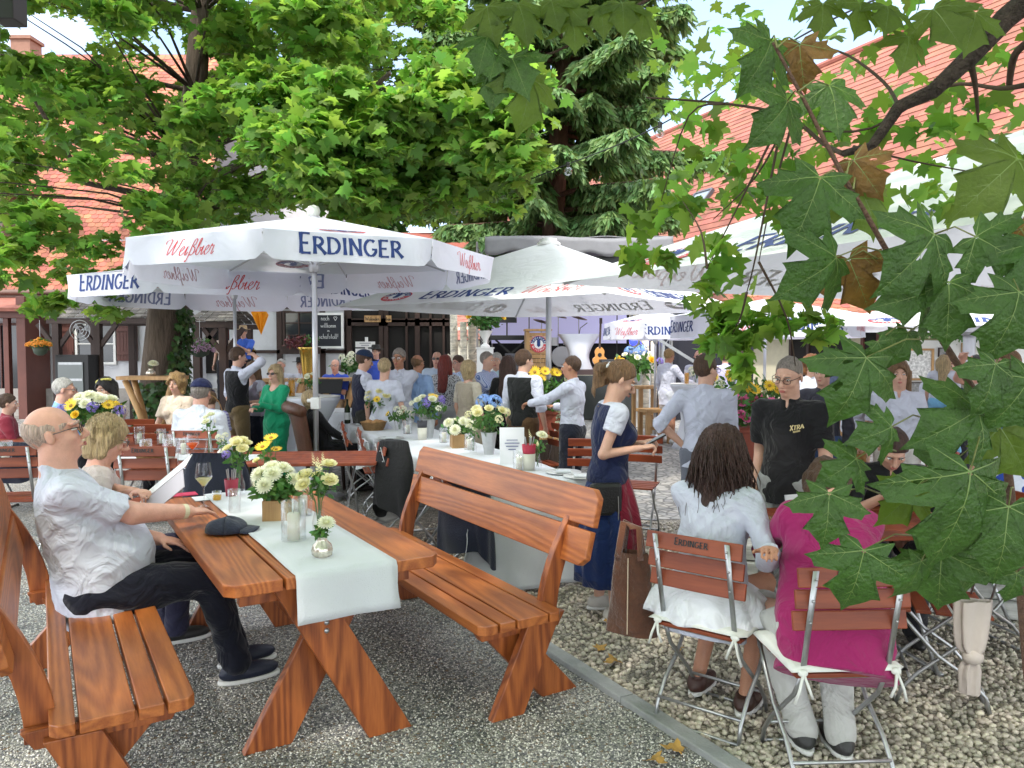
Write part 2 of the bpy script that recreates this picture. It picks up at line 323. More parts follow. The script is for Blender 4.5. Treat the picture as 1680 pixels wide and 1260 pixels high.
# fallen leaves are added with the foliage
# ---------------------------------------------------------------- buildings
TILE = mat('clay_tile', (.34, .118, .068), .8, island=.3, var=.22, vscale=1.1, bump=.3, bscale=40)
TILE2 = mat('clay_tile_barn', (.285, .10, .064), .8, island=.16, var=.24, vscale=1.0, bump=.3, bscale=40)
WINGL = mat('window_glass', (.02, .025, .03), .08, spec=.8)
def tiled(name, o, ux, uy, nx, ny, tw, th, parent, m, lift=.018):
    "beaver-tail tiles: rounded clay tiles laid in courses up a slope. o lower corner, ux along, uy up slope"
    ux, uy = np.array(ux, float), np.array(uy, float); n = np.cross(ux, uy)
    k = 5; pts = [(-.5, 1.7), (-.5, .28)]+[(-.5+.5*(1-math.cos(a)), .28-.28*math.sin(a)) for a in [math.pi*j/k for j in range(1, k)]]+[(.5, .28), (.5, 1.7)]
    pts = [(x*.96*tw, y*th) for x, y in pts]; K = len(pts)
    tv = np.array([(x, y, lift*(1-y/(1.7*th))+.004) for x, y in pts]+[(x, y, -.006+lift*(1-y/(1.7*th))) for x, y in pts])
    F1 = [tuple(range(K))]; side_ = [(i, i+K, (i+1) % K+K, (i+1) % K) for i in range(K)]
    V, F = [], []; P = []
    for j in range(ny):
        for i in range(nx): P.append(o+ux*((i+.5*(j % 2)+.5)*tw)+uy*(j*th))
    P = np.array(P)+rng.normal(size=(len(P), 3))*.0015
    M_ = np.stack([ux, uy, n])
    W = P[:, None, :]+(tv@M_)[None]
    me = bpy.data.meshes.new(name); vv = W.reshape(-1, 3); fs = []
    for a in range(len(P)):
        b = a*2*K; fs.append(tuple(b+q for q in range(K))); fs += [tuple(b+q for q in s_) for s_ in side_[1:-1]]
    me.from_pydata(vv.tolist(), [], fs); return link(name, me, parent, m)
def courses(name, o, ux, uy, L_, ny, th, parent, m, nseg=60):
    mb = MB(); ux, uy = Vector(ux), Vector(uy); n = ux.cross(uy).normalized(); o = Vector(o)
    if n.z < 0: n = -n
    for j in range(ny):
        for i in range(nseg):
            a = o+ux*(L_*i/nseg)+uy*(j*th); b = o+ux*(L_*(i+1)/nseg-.006)+uy*(j*th)
            t = random.uniform(.026, .032)
            c = [a+n*t, b+n*t, b+uy*(th*1.02)+n*.006, a+uy*(th*1.02)+n*.006, a-n*.0, b-n*.0]
            mb.add(c, [(0, 1, 2, 3), (4, 5, 1, 0), (0, 3, 4), (1, 5, 2)])
    return mb.build(name, m, parent)
def window(parent, x0, x1, z0, z1, y, bars=(1, 1), m=DARKW, name='window', t=.06):
    f = MB(); w_, h_ = x1-x0, z1-z0
    f.box((x0+t/2, y, (z0+z1)/2), (t, .08, h_)); f.box((x1-t/2, y, (z0+z1)/2), (t, .08, h_))
    f.box(((x0+x1)/2, y, z1-t/2), (w_-2*t, .078, t)); f.box(((x0+x1)/2, y, z0+t/2), (w_-2*t, .078, t))
    for i in range(bars[0]): f.box((x0+w_*(i+1)/(bars[0]+1), y, (z0+z1)/2), (t*.6, .06, h_-2*t))
    for i in range(bars[1]): f.box(((x0+x1)/2, y, z0+h_*(i+1)/(bars[1]+1)), (w_-2*t, .055, t*.5))
    o = f.build(name, m, parent); g = MB(); g.box(((x0+x1)/2, y+.02, (z0+z1)/2), (w_-2*t, .012, h_-2*t)); g.build('pane', WINGL, o)
    return o

# --- left inn: long white house with steep tiled roof, runs across the picture at about 20 m
YB = 20.0
lb = empty('inn', (0, YB, 0), 0, 'white plastered inn with steep orange beaver-tail tile roof behind the big maple', 'building')
eave = 3.25
XL, XR = -19.0, -8.1
wl = MB(); wl.box(((XL+XR)/2, .25, eave/2+.1), (XR-XL, .5, eave+.2)); wl.build('wall', PLASTER, lb)
pitch = R(55); uy_ = (0, math.cos(pitch), math.sin(pitch))
tiled('roof', np.array((XL, -.45, eave-.05)), (1, 0, 0), uy_, 52, 62, .2, .155, lb, TILE)
rf = MB(); rf.add([(XL, -.42, eave-.09), (XL+10.6, -.42, eave-.09), (XL+10.6, 5.2, eave-.09+5.62*math.tan(pitch)), (XL, 5.2, eave-.09+5.62*math.tan(pitch))], [(0, 1, 2, 3)])
rf.build('roof_underlay', DARKW, lb, solid=.04)
g = MB(); g.tube([(XL, -.52, eave-.1), (XL+10.6, -.52, eave-.1)], .07, 10); g.box(((XL+XR)/2+.1, -.3, eave-.2), (XR-XL-.2, .3, .1)); g.build('gutter', mat('gutter_copper', (.16, .1, .08), .5, .5), lb)
sg = MB()
for i in range(36): sg.bar((XL+.3*i, .55, eave+1.12), (XL+.3*i, .45, eave+1.34), .02, .02)
for q in (0, .11, .22): sg.bar((XL, .55-.1*q/.22, eave+1.12+q), (XL+10.6, .55-.1*q/.22, eave+1.12+q), .018, .018)
sg.build('snow_guard', STEEL, lb)
# dormer at far left
dm = MB(); dx = at(-10, 330, 20.6).x; dz = at(0, 400, 21).z
dm.box((dx-.3, 1.1, dz+.55), (1.6, 1.9, 1.7)); d_ = dm.build('dormer', mat('dormer_board', (.2, .15, .12), .7, var=.2, vscale=5), lb)
dr = MB()
for sgn in (-1, 1): dr.bar((dx-.3, .9, dz+1.98), (dx-.3+sgn*1.2, .9, dz+1.25), 2.5, .09, up=(0, 1, 0)) if 0 else dr.add([(dx-.3, -.1, dz+2.1), (dx-.3+sgn*1.25, -.1, dz+1.3), (dx-.3+sgn*1.25, 2.2, dz+1.3), (dx-.3, 2.2, dz+2.1)], [(0, 1, 2, 3)])
dr.build('dormer_roof', TILE, d_, solid=.1)
dw = MB(); dw.box((dx+.05, .13, dz+.6), (.8, .04, .9)); dw.build('shutter_blind', mat('blind', (.6, .6, .58), .5, bump=1, bscale=4, stretch=(.1, .1, 30)), d_)
# chimney
ch = MB(); c_ = at(36, 60, 24.2); ch.box((c_.x, 4.4, c_.z-1.2), (.6, .6, 2.2)); ch.box((c_.x, 4.4, c_.z-.06), (.72, .72, .1)); ch.build('chimney', mat('chimney_render', (.25, .13, .09), .9, var=.1), lb)
# left porch: dark brown door frame and reddish pent roof
def Z(py, Y): return at(0, py, Y).z
def X_(px, Y): return at(px, 0, Y).x
po = MB(); po.box((X_(40, 19.4), -.6, Z(590, 19.4)), (.22, 1.0, 3.1)); po.box((X_(-30, 19.4), -1.05, Z(515, 19.4)), (2.4, .16, .25)); po.box((X_(14, 19.4), -1.0, Z(600, 19.4)), (.13, .14, 2.6)); po.build('porch_frame', BROWNW, lb, bevel=.01)
pr = MB(); pr.add([(-19, -1.3, Z(508, 18.8)), (X_(48, 18.8), -1.3, Z(508, 18.8)), (X_(50, 19.9), -.02, Z(482, 19.9)), (-19, -.02, Z(482, 19.9))], [(0, 1, 2, 3)]); pr.build('porch_roof', mat('porch_tile', (.3, .11, .08), .8, var=.2, vscale=4), lb, solid=.09)
pw = window(lb, X_(-60, 19.9), X_(26, 19.9), Z(655, 19.9), Z(530, 19.9), -.04, (1, 0), BROWNW)
# shuttered windows behind the shingle shelter
window(lb, X_(108, 19.9), X_(176, 19.9), Z(598, 19.9), Z(530, 19.9), -.04, (1, 1), WHITE)
for a, b in ((82, 106), (178, 212)):
    s_ = MB(); xa, xb = X_(a, 19.9), X_(b, 19.9); za, zb = Z(592, 19.9), Z(528, 19.9)
    s_.box(((xa+xb)/2, -.06, (za+zb)/2), (xb-xa, .05, zb-za))
    for q in (.2, .8): s_.box(((xa+xb)/2, -.1, za+(zb-za)*q), (xb-xa-.04, .03, .09))
    for q in np.linspace(.17, .83, 5): s_.box((xa+(xb-xa)*q, -.088, (za+zb)/2), (.006, .008, zb-za-.02))
    s_.build('shutter', BROWNW, lb, bevel=.005)
st = MB(); st.box((X_(185, 19.6), -.2, .35), (7, .25, .7)); st.build('base_course', mat('base_stone', (.3, .28, .26), .9, var=.2, vscale=5, bump=.6), lb)

# --- half-timbered house right of the trunk
h2 = empty('half_timbered_house', (0, YB+.4, 0), 0, 'white half-timbered house with black beams, blackboard and dark barn doorway', 'building')
Y2 = YB+.4; xa, xb = X_(296, Y2), X_(742, Y2); top = 4.3
wl = MB(); wl.box(((xa+xb)/2, .2, top/2), (xb-xa, .4, top)); wl.build('wall', PLASTER, h2)
bt = MB()
for px in (383, 452, 524, 565): bt.box((X_(px, Y2), -.03, top/2), (.14, .08, top-.2))
for py in (504, 577, 626): bt.box((X_(470, Y2), -.035, Z(py, Y2)), (X_(568, Y2)-X_(372, Y2), .07, .085))
bt.box(((xa+xb)/2, -.1, top-.3), (xb-xa+.2, .3, .22))
bt.build('beam', DARKW, h2)
# upper roof and gable
r2 = MB(); r2.add([(xa-.2, -.6, top-.3), (xb+.6, -.6, top-.3), (xb+.6, 4.6, top+1.1), (xa-.2, 4.6, top+1.1)], [(0, 1, 2, 3)]); r2.build('roof', TILE, h2, solid=.15)
window(h2, X_(458, Y2), X_(512, Y2), Z(570, Y2), Z(510, Y2), -.05, (1, 2), DARKW)
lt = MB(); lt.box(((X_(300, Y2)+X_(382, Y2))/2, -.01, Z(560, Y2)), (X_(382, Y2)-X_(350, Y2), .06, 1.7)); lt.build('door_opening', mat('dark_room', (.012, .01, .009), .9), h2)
# barn opening, full of dark glazed doors
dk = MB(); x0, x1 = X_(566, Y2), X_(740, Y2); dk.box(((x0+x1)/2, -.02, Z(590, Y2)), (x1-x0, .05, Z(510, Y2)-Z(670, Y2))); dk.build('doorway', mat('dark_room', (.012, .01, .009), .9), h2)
pf = MB()
for px in (568, 622, 629, 664, 682, 704, 726, 741): pf.box((X_(px, Y2-.1), -.1, Z(590, Y2)), (.13 if px in (568, 622, 629, 682, 741) else .06, .09, 2.7))
for py, hh in ((530, .16), (526, .1), (640, .3)): pf.box((X_(654, Y2), -.11, Z(py, Y2)), (X_(741, Y2)-X_(567, Y2), .07, hh))
pf.build('door_frame', DARKW, h2)
# gable of the taller house behind
gb = empty('gable_house', (X_(405, 26), 26, 0), 0, 'tall white gable house half hidden behind the maple crown', 'building')
m_ = MB(); gw = 3.6; ze = Z(350, 26); zr = Z(190, 26)
m_.prism([(-gw, 0), (gw, 0), (gw, ze), (.3, zr), (-gw, ze)], .4, Matrix.Rotation(R(90), 4, 'X')); m_.build('wall', PLASTER, gb)
m_ = MB()
for a, b in (((.3, zr+.1), (gw+.3, ze-.2)), ((.3, zr+.1), (-gw-.3, ze-.2))): m_.add([(a[0], -.8, a[1]), (b[0], -.8, b[1]), (b[0], 8, b[1]), (a[0], 8, a[1])], [(0, 1, 2, 3)])
m_.build('roof', TILE, gb, solid=.18)
window(gb, -2.0, -1.2, ze+.4, ze+1.6, -.43, (1, 1), WHITE)

# --- right barn: huge tiled roof falling from far left to near right
A = Vector((8.2, 22.5, 2.9)); ux = Vector((-.418, .908, 0)); nx_ = Vector((.908, .418, 0)); pt = R(50)
uyv = nx_*math.cos(pt)+Vector((0, 0, math.sin(pt)))
br = empty('barn', (A.x, A.y, 0), 0, 'long cream barn with a huge orange tiled roof and two skylights on the right', 'building')
o0 = A-ux*24-Vector((A.x, A.y, 0))-nx_*.5-Vector((0, 0, .6))
# skylights cut visually by standing frames proud of the tiles
courses('roof', o0, ux, uyv, 62, 44, .34, br, TILE2, 90)
uw = MB(); q = 44*.34; dn = Vector((0, 0, -.06)); uw.add([o0+dn, o0+ux*62+dn, o0+ux*62+uyv*q+dn, o0+uyv*q+dn], [(0, 1, 2, 3)]); uw.build('roof_underlay', DARKW, br, solid=.03)
rr_ = MB(); rr_.tube([o0+uyv*q+Vector((0, 0, .05)), o0+ux*62+uyv*q+Vector((0, 0, .05))], .16, 8); rr_.build('ridge_tile', TILE2, br)
wl = MB(); a0 = o0+nx_*.6; a1 = a0+ux*62
wl.add([(a0.x, a0.y, 0), (a1.x, a1.y, 0), (a1.x, a1.y, 3.1), (a0.x, a0.y, 3.1)], [(0, 1, 2, 3)]); wl.build('wall', mat('cream_render', (.62, .57, .42), .9, var=.06), br, solid=.2)
n_r = ux.cross(uyv).normalized()
if n_r.z < 0: n_r = -n_r
def onroof(px, py):
    "point of the barn roof plane behind photo pixel"
    d = at(px, py, 1.0)-Vector((0, 0, CAM_H)); C_ = Vector((0, 0, CAM_H)); Aw = o0+Vector((A.x, A.y, 0))
    return C_+d*((Aw-C_).dot(n_r)/d.dot(n_r))-Vector((A.x, A.y, 0))
for (px, py) in ((1143, 338), (1000, 370)):
    p = onroof(px, py); f = MB(); sw, sh = 1.15, 1.5
    for s1, s2, l1, l2 in ((-1, 0, .1, sh), (1, 0, .1, sh), (0, -1, sw, .1), (0, 1, sw, .1)):
        c = p+ux*(s1*sw/2)+uyv*(s2*sh/2)+n_r*.1
        f.box(c, (l1 if s1 else l1-.1, l2, .16), Matrix((ux, uyv, n_r)).transposed())
    sk = f.build('skylight', mat('skylight_frame', (.1, .1, .11), .4, .4), br)
    gl = MB(); gl.box(p+n_r*.13, (sw-.1, sh-.1, .02), Matrix((ux, uyv, n_r)).transposed()); gl.build('pane', mat('skylight_glass', (.25, .3, .35), .05, spec=1, metal=.3), sk)
# barn openings seen under the right parasols
def onwall(px, py):
    d = at(px, py, 1.0)-Vector((0, 0, CAM_H)); C_ = Vector((0, 0, CAM_H)); Aw = a0+Vector((A.x, A.y, 0))-nx_*.12
    return C_+d*((Aw-C_).dot(nx_)/d.dot(nx_))-Vector((A.x, A.y, 0))
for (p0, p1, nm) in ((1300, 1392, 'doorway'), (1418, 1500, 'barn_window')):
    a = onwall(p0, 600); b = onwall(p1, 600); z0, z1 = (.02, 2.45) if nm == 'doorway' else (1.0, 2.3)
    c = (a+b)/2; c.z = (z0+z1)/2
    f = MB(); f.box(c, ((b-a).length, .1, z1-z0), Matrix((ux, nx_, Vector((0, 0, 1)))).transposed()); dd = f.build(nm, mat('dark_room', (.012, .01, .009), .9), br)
    f = MB()
    for t_ in (0, .33, .66, 1): q_ = a.lerp(b, t_); q_.z = (z0+z1)/2; f.box(q_-nx_*.07, (.09, .08, z1-z0), Matrix((ux, nx_, Vector((0, 0, 1)))).transposed())
    c2 = c.copy(); c2.z = z1+.04; f.box(c2-nx_*.07, ((b-a).length+.1, .09, .1), Matrix((ux, nx_, Vector((0, 0, 1)))).transposed()); f.build('frame', DARKW if nm == 'doorway' else BROWNW, dd)

# small tiled porch roof peeping between the parasols
m_ = MB()
pt_ = empty('porch_roof', at(1330, 575, 16.5)-Vector((0, 0, at(1330, 575, 16.5).z)), 0, 'small orange tiled lean-to roof seen between the white parasols', 'roof')
tiled('tiles', np.array((-1.6, 0, Z(512, 16.5))), (1, 0, 0), (0, .82, .57), 18, 7, .2, .15, pt_, TILE)
f = MB(); f.box((.2, .5, Z(512, 16.5)-.12), (3.7, 1.0, .1))
for x in (-1.5, 1.9): f.box((x, .1, (Z(512, 16.5)-.17)/2), (.12, .12, Z(512, 16.5)-.17))
f.build('frame', DARKW, pt_)
# ---------------------------------------------------------------- lettering drawn as brush strokes
def arc(cx, cy, rx, ry, a0, a1, n=9): return [(cx+rx*math.cos(R(a0+(a1-a0)*i/n)), cy+ry*math.sin(R(a0+(a1-a0)*i/n))) for i in range(n+1)]
GL = {  # glyph -> (advance, strokes); y 0..1, flared sans capitals
 'E': (.66, [[(.13, 0), (.13, 1)], [(.13, .97), (.6, .97)], [(.13, .5), (.5, .5)], [(.13, .03), (.62, .03)]]),
 'R': (.72, [[(.13, 0), (.13, 1)], [(.13, .95)]+arc(.3, .72, .26, .23, 90, -90)+[(.13, .49)], [(.32, .48), (.72, .0)]]),
 'D': (.8, [[(.13, 0), (.13, 1)], [(.13, .95), (.28, .95)]+arc(.28, .5, .42, .45, 90, -90, 12)+[(.13, .05)]]),
 'I': (.3, [[(.15, 0), (.15, 1)]]),
 'N': (.8, [[(.13, 0), (.13, 1)], [(.13, .95), (.67, .05)], [(.67, 0), (.67, 1)]]),
 'G': (.8, [arc(.42, .5, .34, .46, 50, 330, 14)+[(.73, .42), (.5, .42)]]),
 'X': (.7, [[(.05, 1), (.62, 0)], [(.62, 1), (.05, 0)]]), 'T': (.62, [[(.3, 0), (.3, 1)], [(.02, .96), (.6, .96)]]),
 'A': (.72, [[(.03, 0), (.34, 1), (.66, 0)], [(.16, .35), (.53, .35)]]), 'W': (1.0, [[(.03, 1), (.25, 0), (.48, .9), (.7, 0), (.95, 1)]]),
 'S': (.6, [arc(.3, .74, .2, .24, 30, 270)+arc(.3, .26, .2, .24, 90, -150)]), 'B': (.66, [[(.13, 0), (.13, 1)], [(.13, .96)]+arc(.3, .74, .22, .22, 90, -90)+[(.13, .52)], [(.13, .52)]+arc(.3, .27, .26, .25, 90, -90)+[(.13, .02)]]),
 'U': (.7, [[(.12, 1), (.12, .3)]+arc(.35, .3, .23, .28, 180, 360)+[(.58, 1)]]), ' ': (.4, []), '!': (.3, [[(.15, 1), (.13, .3)], [(.12, .05), (.13, .06)]]),
 'L': (.55, [[(.13, 1), (.13, .03), (.5, .03)]]), 'O': (.8, [arc(.4, .5, .33, .48, 0, 360, 16)]), 'M': (.9, [[(.1, 0), (.14, 1), (.45, .15), (.76, 1), (.8, 0)]]), 'K': (.7, [[(.13, 0), (.13, 1)], [(.6, 1), (.15, .48), (.65, 0)]]),
 'H': (.75, [[(.13, 0), (.13, 1)], [(.62, 0), (.62, 1)], [(.13, .5), (.62, .5)]]), 'C': (.7, [arc(.4, .5, .32, .46, 50, 310, 12)]),
 # script
 'w': (1.1, [[(-.2, .75), (-.22, .92)]+[(0, 1.02), (.2, .98), (.16, .4), (.22, .03), (.45, .45), (.62, .98), (.58, .4), (.66, .03), (.9, .5), (1.0, 1.0), (1.15, .98)]]),
 'e': (.42, [[(0, .2), (.2, .32), (.28, .48), (.18, .56), (.06, .35), (.1, .04), (.25, .0), (.42, .2)]]),
 'i': (.26, [[(0, .2), (.1, .55), (.08, .08), (.16, 0), (.26, .2)], [(.13, .8), (.15, .82)]]),
 'z': (.55, [[(0, -.35), (.06, -.42), (.12, -.2), (.16, .6), (.26, .98), (.4, .95), (.38, .68), (.24, .55), (.42, .42), (.42, .12), (.3, -.02), (.2, .04)], [(.42, .12), (.55, .2)]]),
 'b': (.42, [[(0, .2), (.14, .6), (.2, .98), (.1, .95), (.06, .3), (.1, .04), (.24, .0), (.34, .25), (.28, .45), (.42, .42)]]),
 'r': (.36, [[(0, .2), (.06, .62), (.12, .5), (.26, .52), (.22, .1), (.28, .0), (.4, .16)]])}
def smooth(p, k=4):
    if len(p) < 3: return [tuple(np.array(p[0])*(1-t)+np.array(p[-1])*t) for t in np.linspace(0, 1, 7)]
    q = [p[0]]+list(p)+[p[-1]]; o = []
    for i in range(1, len(q)-2):
        p0, p1, p2, p3 = [np.array(a) for a in q[i-1:i+3]]
        for t in np.linspace(0, 1, k, endpoint=False): o.append(tuple(.5*((2*p1)+(-p0+p2)*t+(2*p0-5*p1+4*p2-p3)*t*t+(-p0+3*p1-3*p2+p3)*t**3)))
    return o+[tuple(p[-1])]
def densify(p, k=4):
    o = []
    for a, b in zip(p[:-1], p[1:]):
        for t in range(k): o.append((a[0]+(b[0]-a[0])*t/k, a[1]+(b[1]-a[1])*t/k))
    return o+[p[-1]]
def write(mb, text, fn, size, wt=.15, script=False, gap=.06, shear=0, center=True, big=1.18, flare=.35):
    "draw text on the surface fn(x,y)->point, x along, y up, in metres"
    wid = sum(GL[c][0]+gap for c in text); x = -wid*size/2 if center else 0
    for ci, c in enumerate(text):
        adv, st = GL[c]; k = big if (ci == 0 and not script) else 1.0
        for s in st:
            p = smooth(s) if script else densify(s, 5)
            n = len(p); vs = []
            for i in range(n):
                a = np.array(p[max(0, i-1)]); b = np.array(p[min(n-1, i+1)]); d = b-a; d = d/(np.linalg.norm(d)+1e-9); nn = np.array([-d[1], d[0]])
                if script: ww = wt*(.35+.65*abs(d[1]*.8-d[0]*.2))
                else:
                    horiz = abs(d[0]) > .9; e = max(0, 1-min(i, n-1-i)/2.0); ww = wt*(.62 if horiz else 1)*(1+flare*e)
                for sg_ in (-1, 1):
                    q = np.array(p[i])+nn*sg_*ww/2
                    X = x+(q[0]+shear*q[1])*size*(1 if not k > 1 else 1.05); Yq = q[1]*size*k
                    vs.append(fn(X, Yq))
            mb.add(vs, [(2*i, 2*i+1, 2*i+3, 2*i+2) for i in range(n-1)])
        x += (adv+gap)*size*(1.05 if k > 1 else 1)
INK = mat('print_blue', (.01, .035, .17), .7); INKR = mat('print_red', (.55, .03, .04), .7); INKW = mat('print_white', (.8, .8, .8), .7)
def logo(mb_r, mb_b, mb_w, fn, r):
    "oval brewery badge: red and blue ring, white middle, ear of barley"
    def ring(mb, r0, r1, a0, a1, o=0, n=24):
        vs = []
        for i in range(n+1):
            a = R(a0+(a1-a0)*i/n)
            for q in (r0, r1): vs.append(fn(q*math.cos(a), q*.62*math.sin(a), o))
        mb.add(vs, [(2*i, 2*i+1, 2*i+3, 2*i+2) for i in range(n)])
    ring(mb_b, .58*r, r, 8, 172); ring(mb_r, .58*r, r, 180, 360); ring(mb_r, .98*r, 1.06*r, 0, 360, 0)
    for k in range(-3, 4):
        y = k*.13*r*.62
        for s in (-1, 1):
            mb_b.add([fn(0, y, 0), fn(s*.2*r, y+.12*r, 0), fn(s*.22*r, y+.2*r, 0), fn(0, y+.09*r, 0)], [(0, 1, 2, 3)])
    def wr(tx, a0, a1, rr):
        for i, c in enumerate(tx):
            a = R(a0+(a1-a0)*i/(len(tx)-1)); s = math.copysign(1, a1-a0)
            cx, cy = rr*math.cos(a), rr*math.sin(a)
            def f2(x, y, a=a, cx=cx, cy=cy):
                up = (math.cos(a), math.sin(a)) if a1 < a0 else (-math.cos(a), -math.sin(a)); rt = (up[1], -up[0])
                X, Yq = cx+rt[0]*x+up[0]*(y-.11*r), cy+rt[1]*x+up[1]*(y-.11*r); return fn(X, Yq*.62, .002)
            write(mb_w, c, f2, .24*r, .16, big=1)
    wr('ERDINGER', 160, 20, .79*r); wr('WEISSBRAU', 205, 335, .79*r)

def canvas(name, col, tr):
    if name in _mc: return _mc[name]
    m = bpy.data.materials.new(name); m.use_nodes = True; t = m.node_tree; b = t.nodes['Principled BSDF']; N = t.nodes.new; L = t.links.new
    b.inputs['Base Color'].default_value = (*col, 1); b.inputs['Roughness'].default_value = .8; b.inputs['Specular IOR Level'].default_value = .2
    co = N('ShaderNodeTexCoord'); nz = N('ShaderNodeTexNoise'); nz.inputs['Scale'].default_value = 3.5; nz.inputs['Detail'].default_value = 3; nz.inputs['Distortion'].default_value = .6; L(co.outputs['Object'], nz.inputs['Vector'])
    bp = N('ShaderNodeBump'); bp.inputs['Strength'].default_value = .5; bp.inputs['Distance'].default_value = .05; L(nz.outputs['Fac'], bp.inputs['Height']); L(bp.outputs[0], b.inputs['Normal'])
    tr_ = N('ShaderNodeBsdfTranslucent'); tr_.inputs[0].default_value = (.85, .86, .95, 1); ms = N('ShaderNodeMixShader'); ms.inputs[0].default_value = tr
    L(b.outputs[0], ms.inputs[1]); L(tr_.outputs[0], ms.inputs[2]); L(ms.outputs[0], t.nodes['Material Output'].inputs[0]); _mc[name] = m; return m
CANV = canvas('parasol_canvas', (.74, .76, .86), .34); CANW = canvas('parasol_white_canvas', (.78, .8, .78), .22)

def parasol(name, loc, n, Rr, ze, za, hv, rot, label, group, pole_r=.03, cloth=None, texts=None, logos=(), tsize=.2, knob=True, round_=False, clampz=1.09, pole_off=0, sag=.10, subs=8):
    cloth = cloth or CANV
    root = empty(name, loc, 0, label, 'parasol', group)
    cor = [Vector((Rr*math.sin(rot+2*math.pi*k/n), -Rr*math.cos(rot+2*math.pi*k/n), ze)) for k in range(n)]
    ap = Vector((0, 0, za))
    def roof(k, u, v):   # v 0 apex..1 edge
        a, b = cor[k], cor[(k+1) % n]; e = a.lerp(b, u)
        p = ap.lerp(e, v); s = 4*u*(1-u)
        p = p+Vector((0, 0, -sag*s*v*(.35+.65*(1-v)*1.6)+.14*Rr*.22*math.sin(math.pi*v)*(1-s)*0))
        if hv: p = p+(Vector((0, 0, .03))*s*v)
        return p
    def val(k, u, v, off=0):    # v 0 top .. 1 bottom
        a, b = cor[k], cor[(k+1) % n]; p = roof(k, u, 1); out_ = Vector(((a+b).x, (a+b).y, 0)).normalized()
        s = 4*u*(1-u); cornerlift = max(0, 1-s*3.2)
        dz = hv*v*(1-.35*cornerlift**2)
        return p+Vector((0, 0, -dz))+out_*(.05*v*s+.012*math.sin(u*17+k*2)*v+off)-out_*0.04*cornerlift*v
    mb = MB()
    for k in range(n): mb.grid(lambda u, v: roof(k, u, v), subs, 6)
    mb.build('canopy', cloth, root, smooth=False).data.polygons.foreach_set('use_smooth', [True]*len(mb.f))
    if hv:
        for k in range(n):
            vb = MB(); vb.grid(lambda u, v: val(k, .006+u*.988, v), 20, 5); vo = vb.build('valance', cloth, root, smooth=True)
    # print: every word or badge is its own piece
    FB_, FR_ = mat('print_blue_reverse', (.20, .23, .40), .8), mat('print_red_reverse', (.5, .25, .3), .8)
    def word(t, f, sz, rev=False):
        m = MB()
        if t == 'ERDINGER': write(m, t, f, sz, .17); m.build('lettering', FB_ if rev else INK, root)
        else: write(m, 'weizbier', f, sz*.9, .075, True, 0, .35); m.build('lettering', FR_ if rev else INKR, root)
    def badge(f, sz, rev=False):
        a_, b_, c_ = MB(), MB(), MB(); logo(a_, b_, c_, f, sz); m = MB()
        for i, q in enumerate((a_, b_, c_)): m.mi = i; m.add(q.v, q.f)
        m.build('badge', [FR_, FB_, INKW] if rev else [INKR, INK, INKW], root)
    if texts:
        for k in range(n):
            a, b = cor[k], cor[(k+1) % n]; Ls = (b-a).length; t = texts[k % len(texts)]
            if hv:
                for of_ in (.004, -.005): word(t, lambda x, y: val(k, min(max(.5+x/Ls, .02), .98), min(max(.74-y/hv, 0.02), .99), of_), tsize*.95, of_ < 0)
            else:
                def f3(x, y, o=0): v = .93-y/(Rr*math.cos(math.pi/n)); return roof(k, .5+x/(Ls*v), v)+Vector((0, 0, .006))
                word('ERDINGER', f3, tsize); word('w', lambda x, y: f3(x+.3*Ls, y), tsize)
                badge(lambda x, y, o: f3(x-.28*Ls, y+tsize*.5)+Vector((0, 0, o)), tsize)
    if hv:
        for k in logos:
            Ls = (cor[k]-cor[(k+1) % n]).length
            def f4(x, y, o=0): v = .8-y/(Rr*math.cos(math.pi/n)); return roof(k, .5+x/(Ls*v), v)+Vector((0, 0, .006+o))
            badge(f4, tsize*1.25); badge(lambda x, y, o=0: f4(x, y, -o)-Vector((0, 0, .014)), tsize*1.25, True)
    # pole, ribs, fittings
    pl = MB(); pl.tube([(0, 0, .02), (0, 0, za-.04)], pole_r, 14); pp = pl.build('pole', GREYP, root, smooth=True)
    ft = MB(); ft.lathe([(pole_r*1.5, za-.62), (pole_r*2, za-.58), (pole_r*2, za-.5), (pole_r*1.3, za-.46)], 14); ft.build('hub', GREYP, root, auto=30)
    for k in range(n):
        rb = MB(); e = roof(k, 0, .97)-Vector((0, 0, .03)); rb.tube([(0, 0, za-.06), ap.lerp(e, .5)-Vector((0, 0, .04)), e], .011 if hv else .017, 6)
        m_ = ap.lerp(e, .52)-Vector((0, 0, .05)); rb.tube([Vector((0, 0, za-.55)), m_], .009 if hv else .016, 6); rb.build('rib', GREYP, root)
    if knob:
        kb_ = MB(); kb_.lathe([(.02, za-.02), (.06, za), (.075, za+.05), (.06, za+.1), (.0, za+.125)], 14) if hv else kb_.lathe([(.17, za-.07), (.17, za-.03), (.12, za), (.12, za+.03), (.02, za+.05)], 16)
        kb_.build('finial', WHITE, root, smooth=True)
    if clampz:
        c_ = MB(); c_.box((0, 0, clampz), (pole_r*3.2, pole_r*3.2, .13)); c_.tube([(0, -.02, clampz+.03), (-.09, -.02, clampz+.03)], .022, 10); c_.build('clamp', WHITE, root, bevel=.008)
    bs = MB(); bs.lathe([(.3, 0), (.3, .05), (.1, .08), (pole_r*1.8, .12), (pole_r*1.8, .4)], 20); bs.build('base', STEEL, root, auto=30)
    return root
PG = 'white printed parasols over the beer garden'
TX = ['ERDINGER', 'weizbier']
def gp(px, Y): p = at(px, 575, Y); return (p.x, p.y, 0)
parasol('parasol', gp(517, 8.6), 8, 2.0, 2.72, 3.17, .26, R(2), 'nearest white octagonal parasol with blue lettering and a drooping valance, left of centre', PG, .030, texts=TX, logos=(0, 2, 4, 6), tsize=.165)
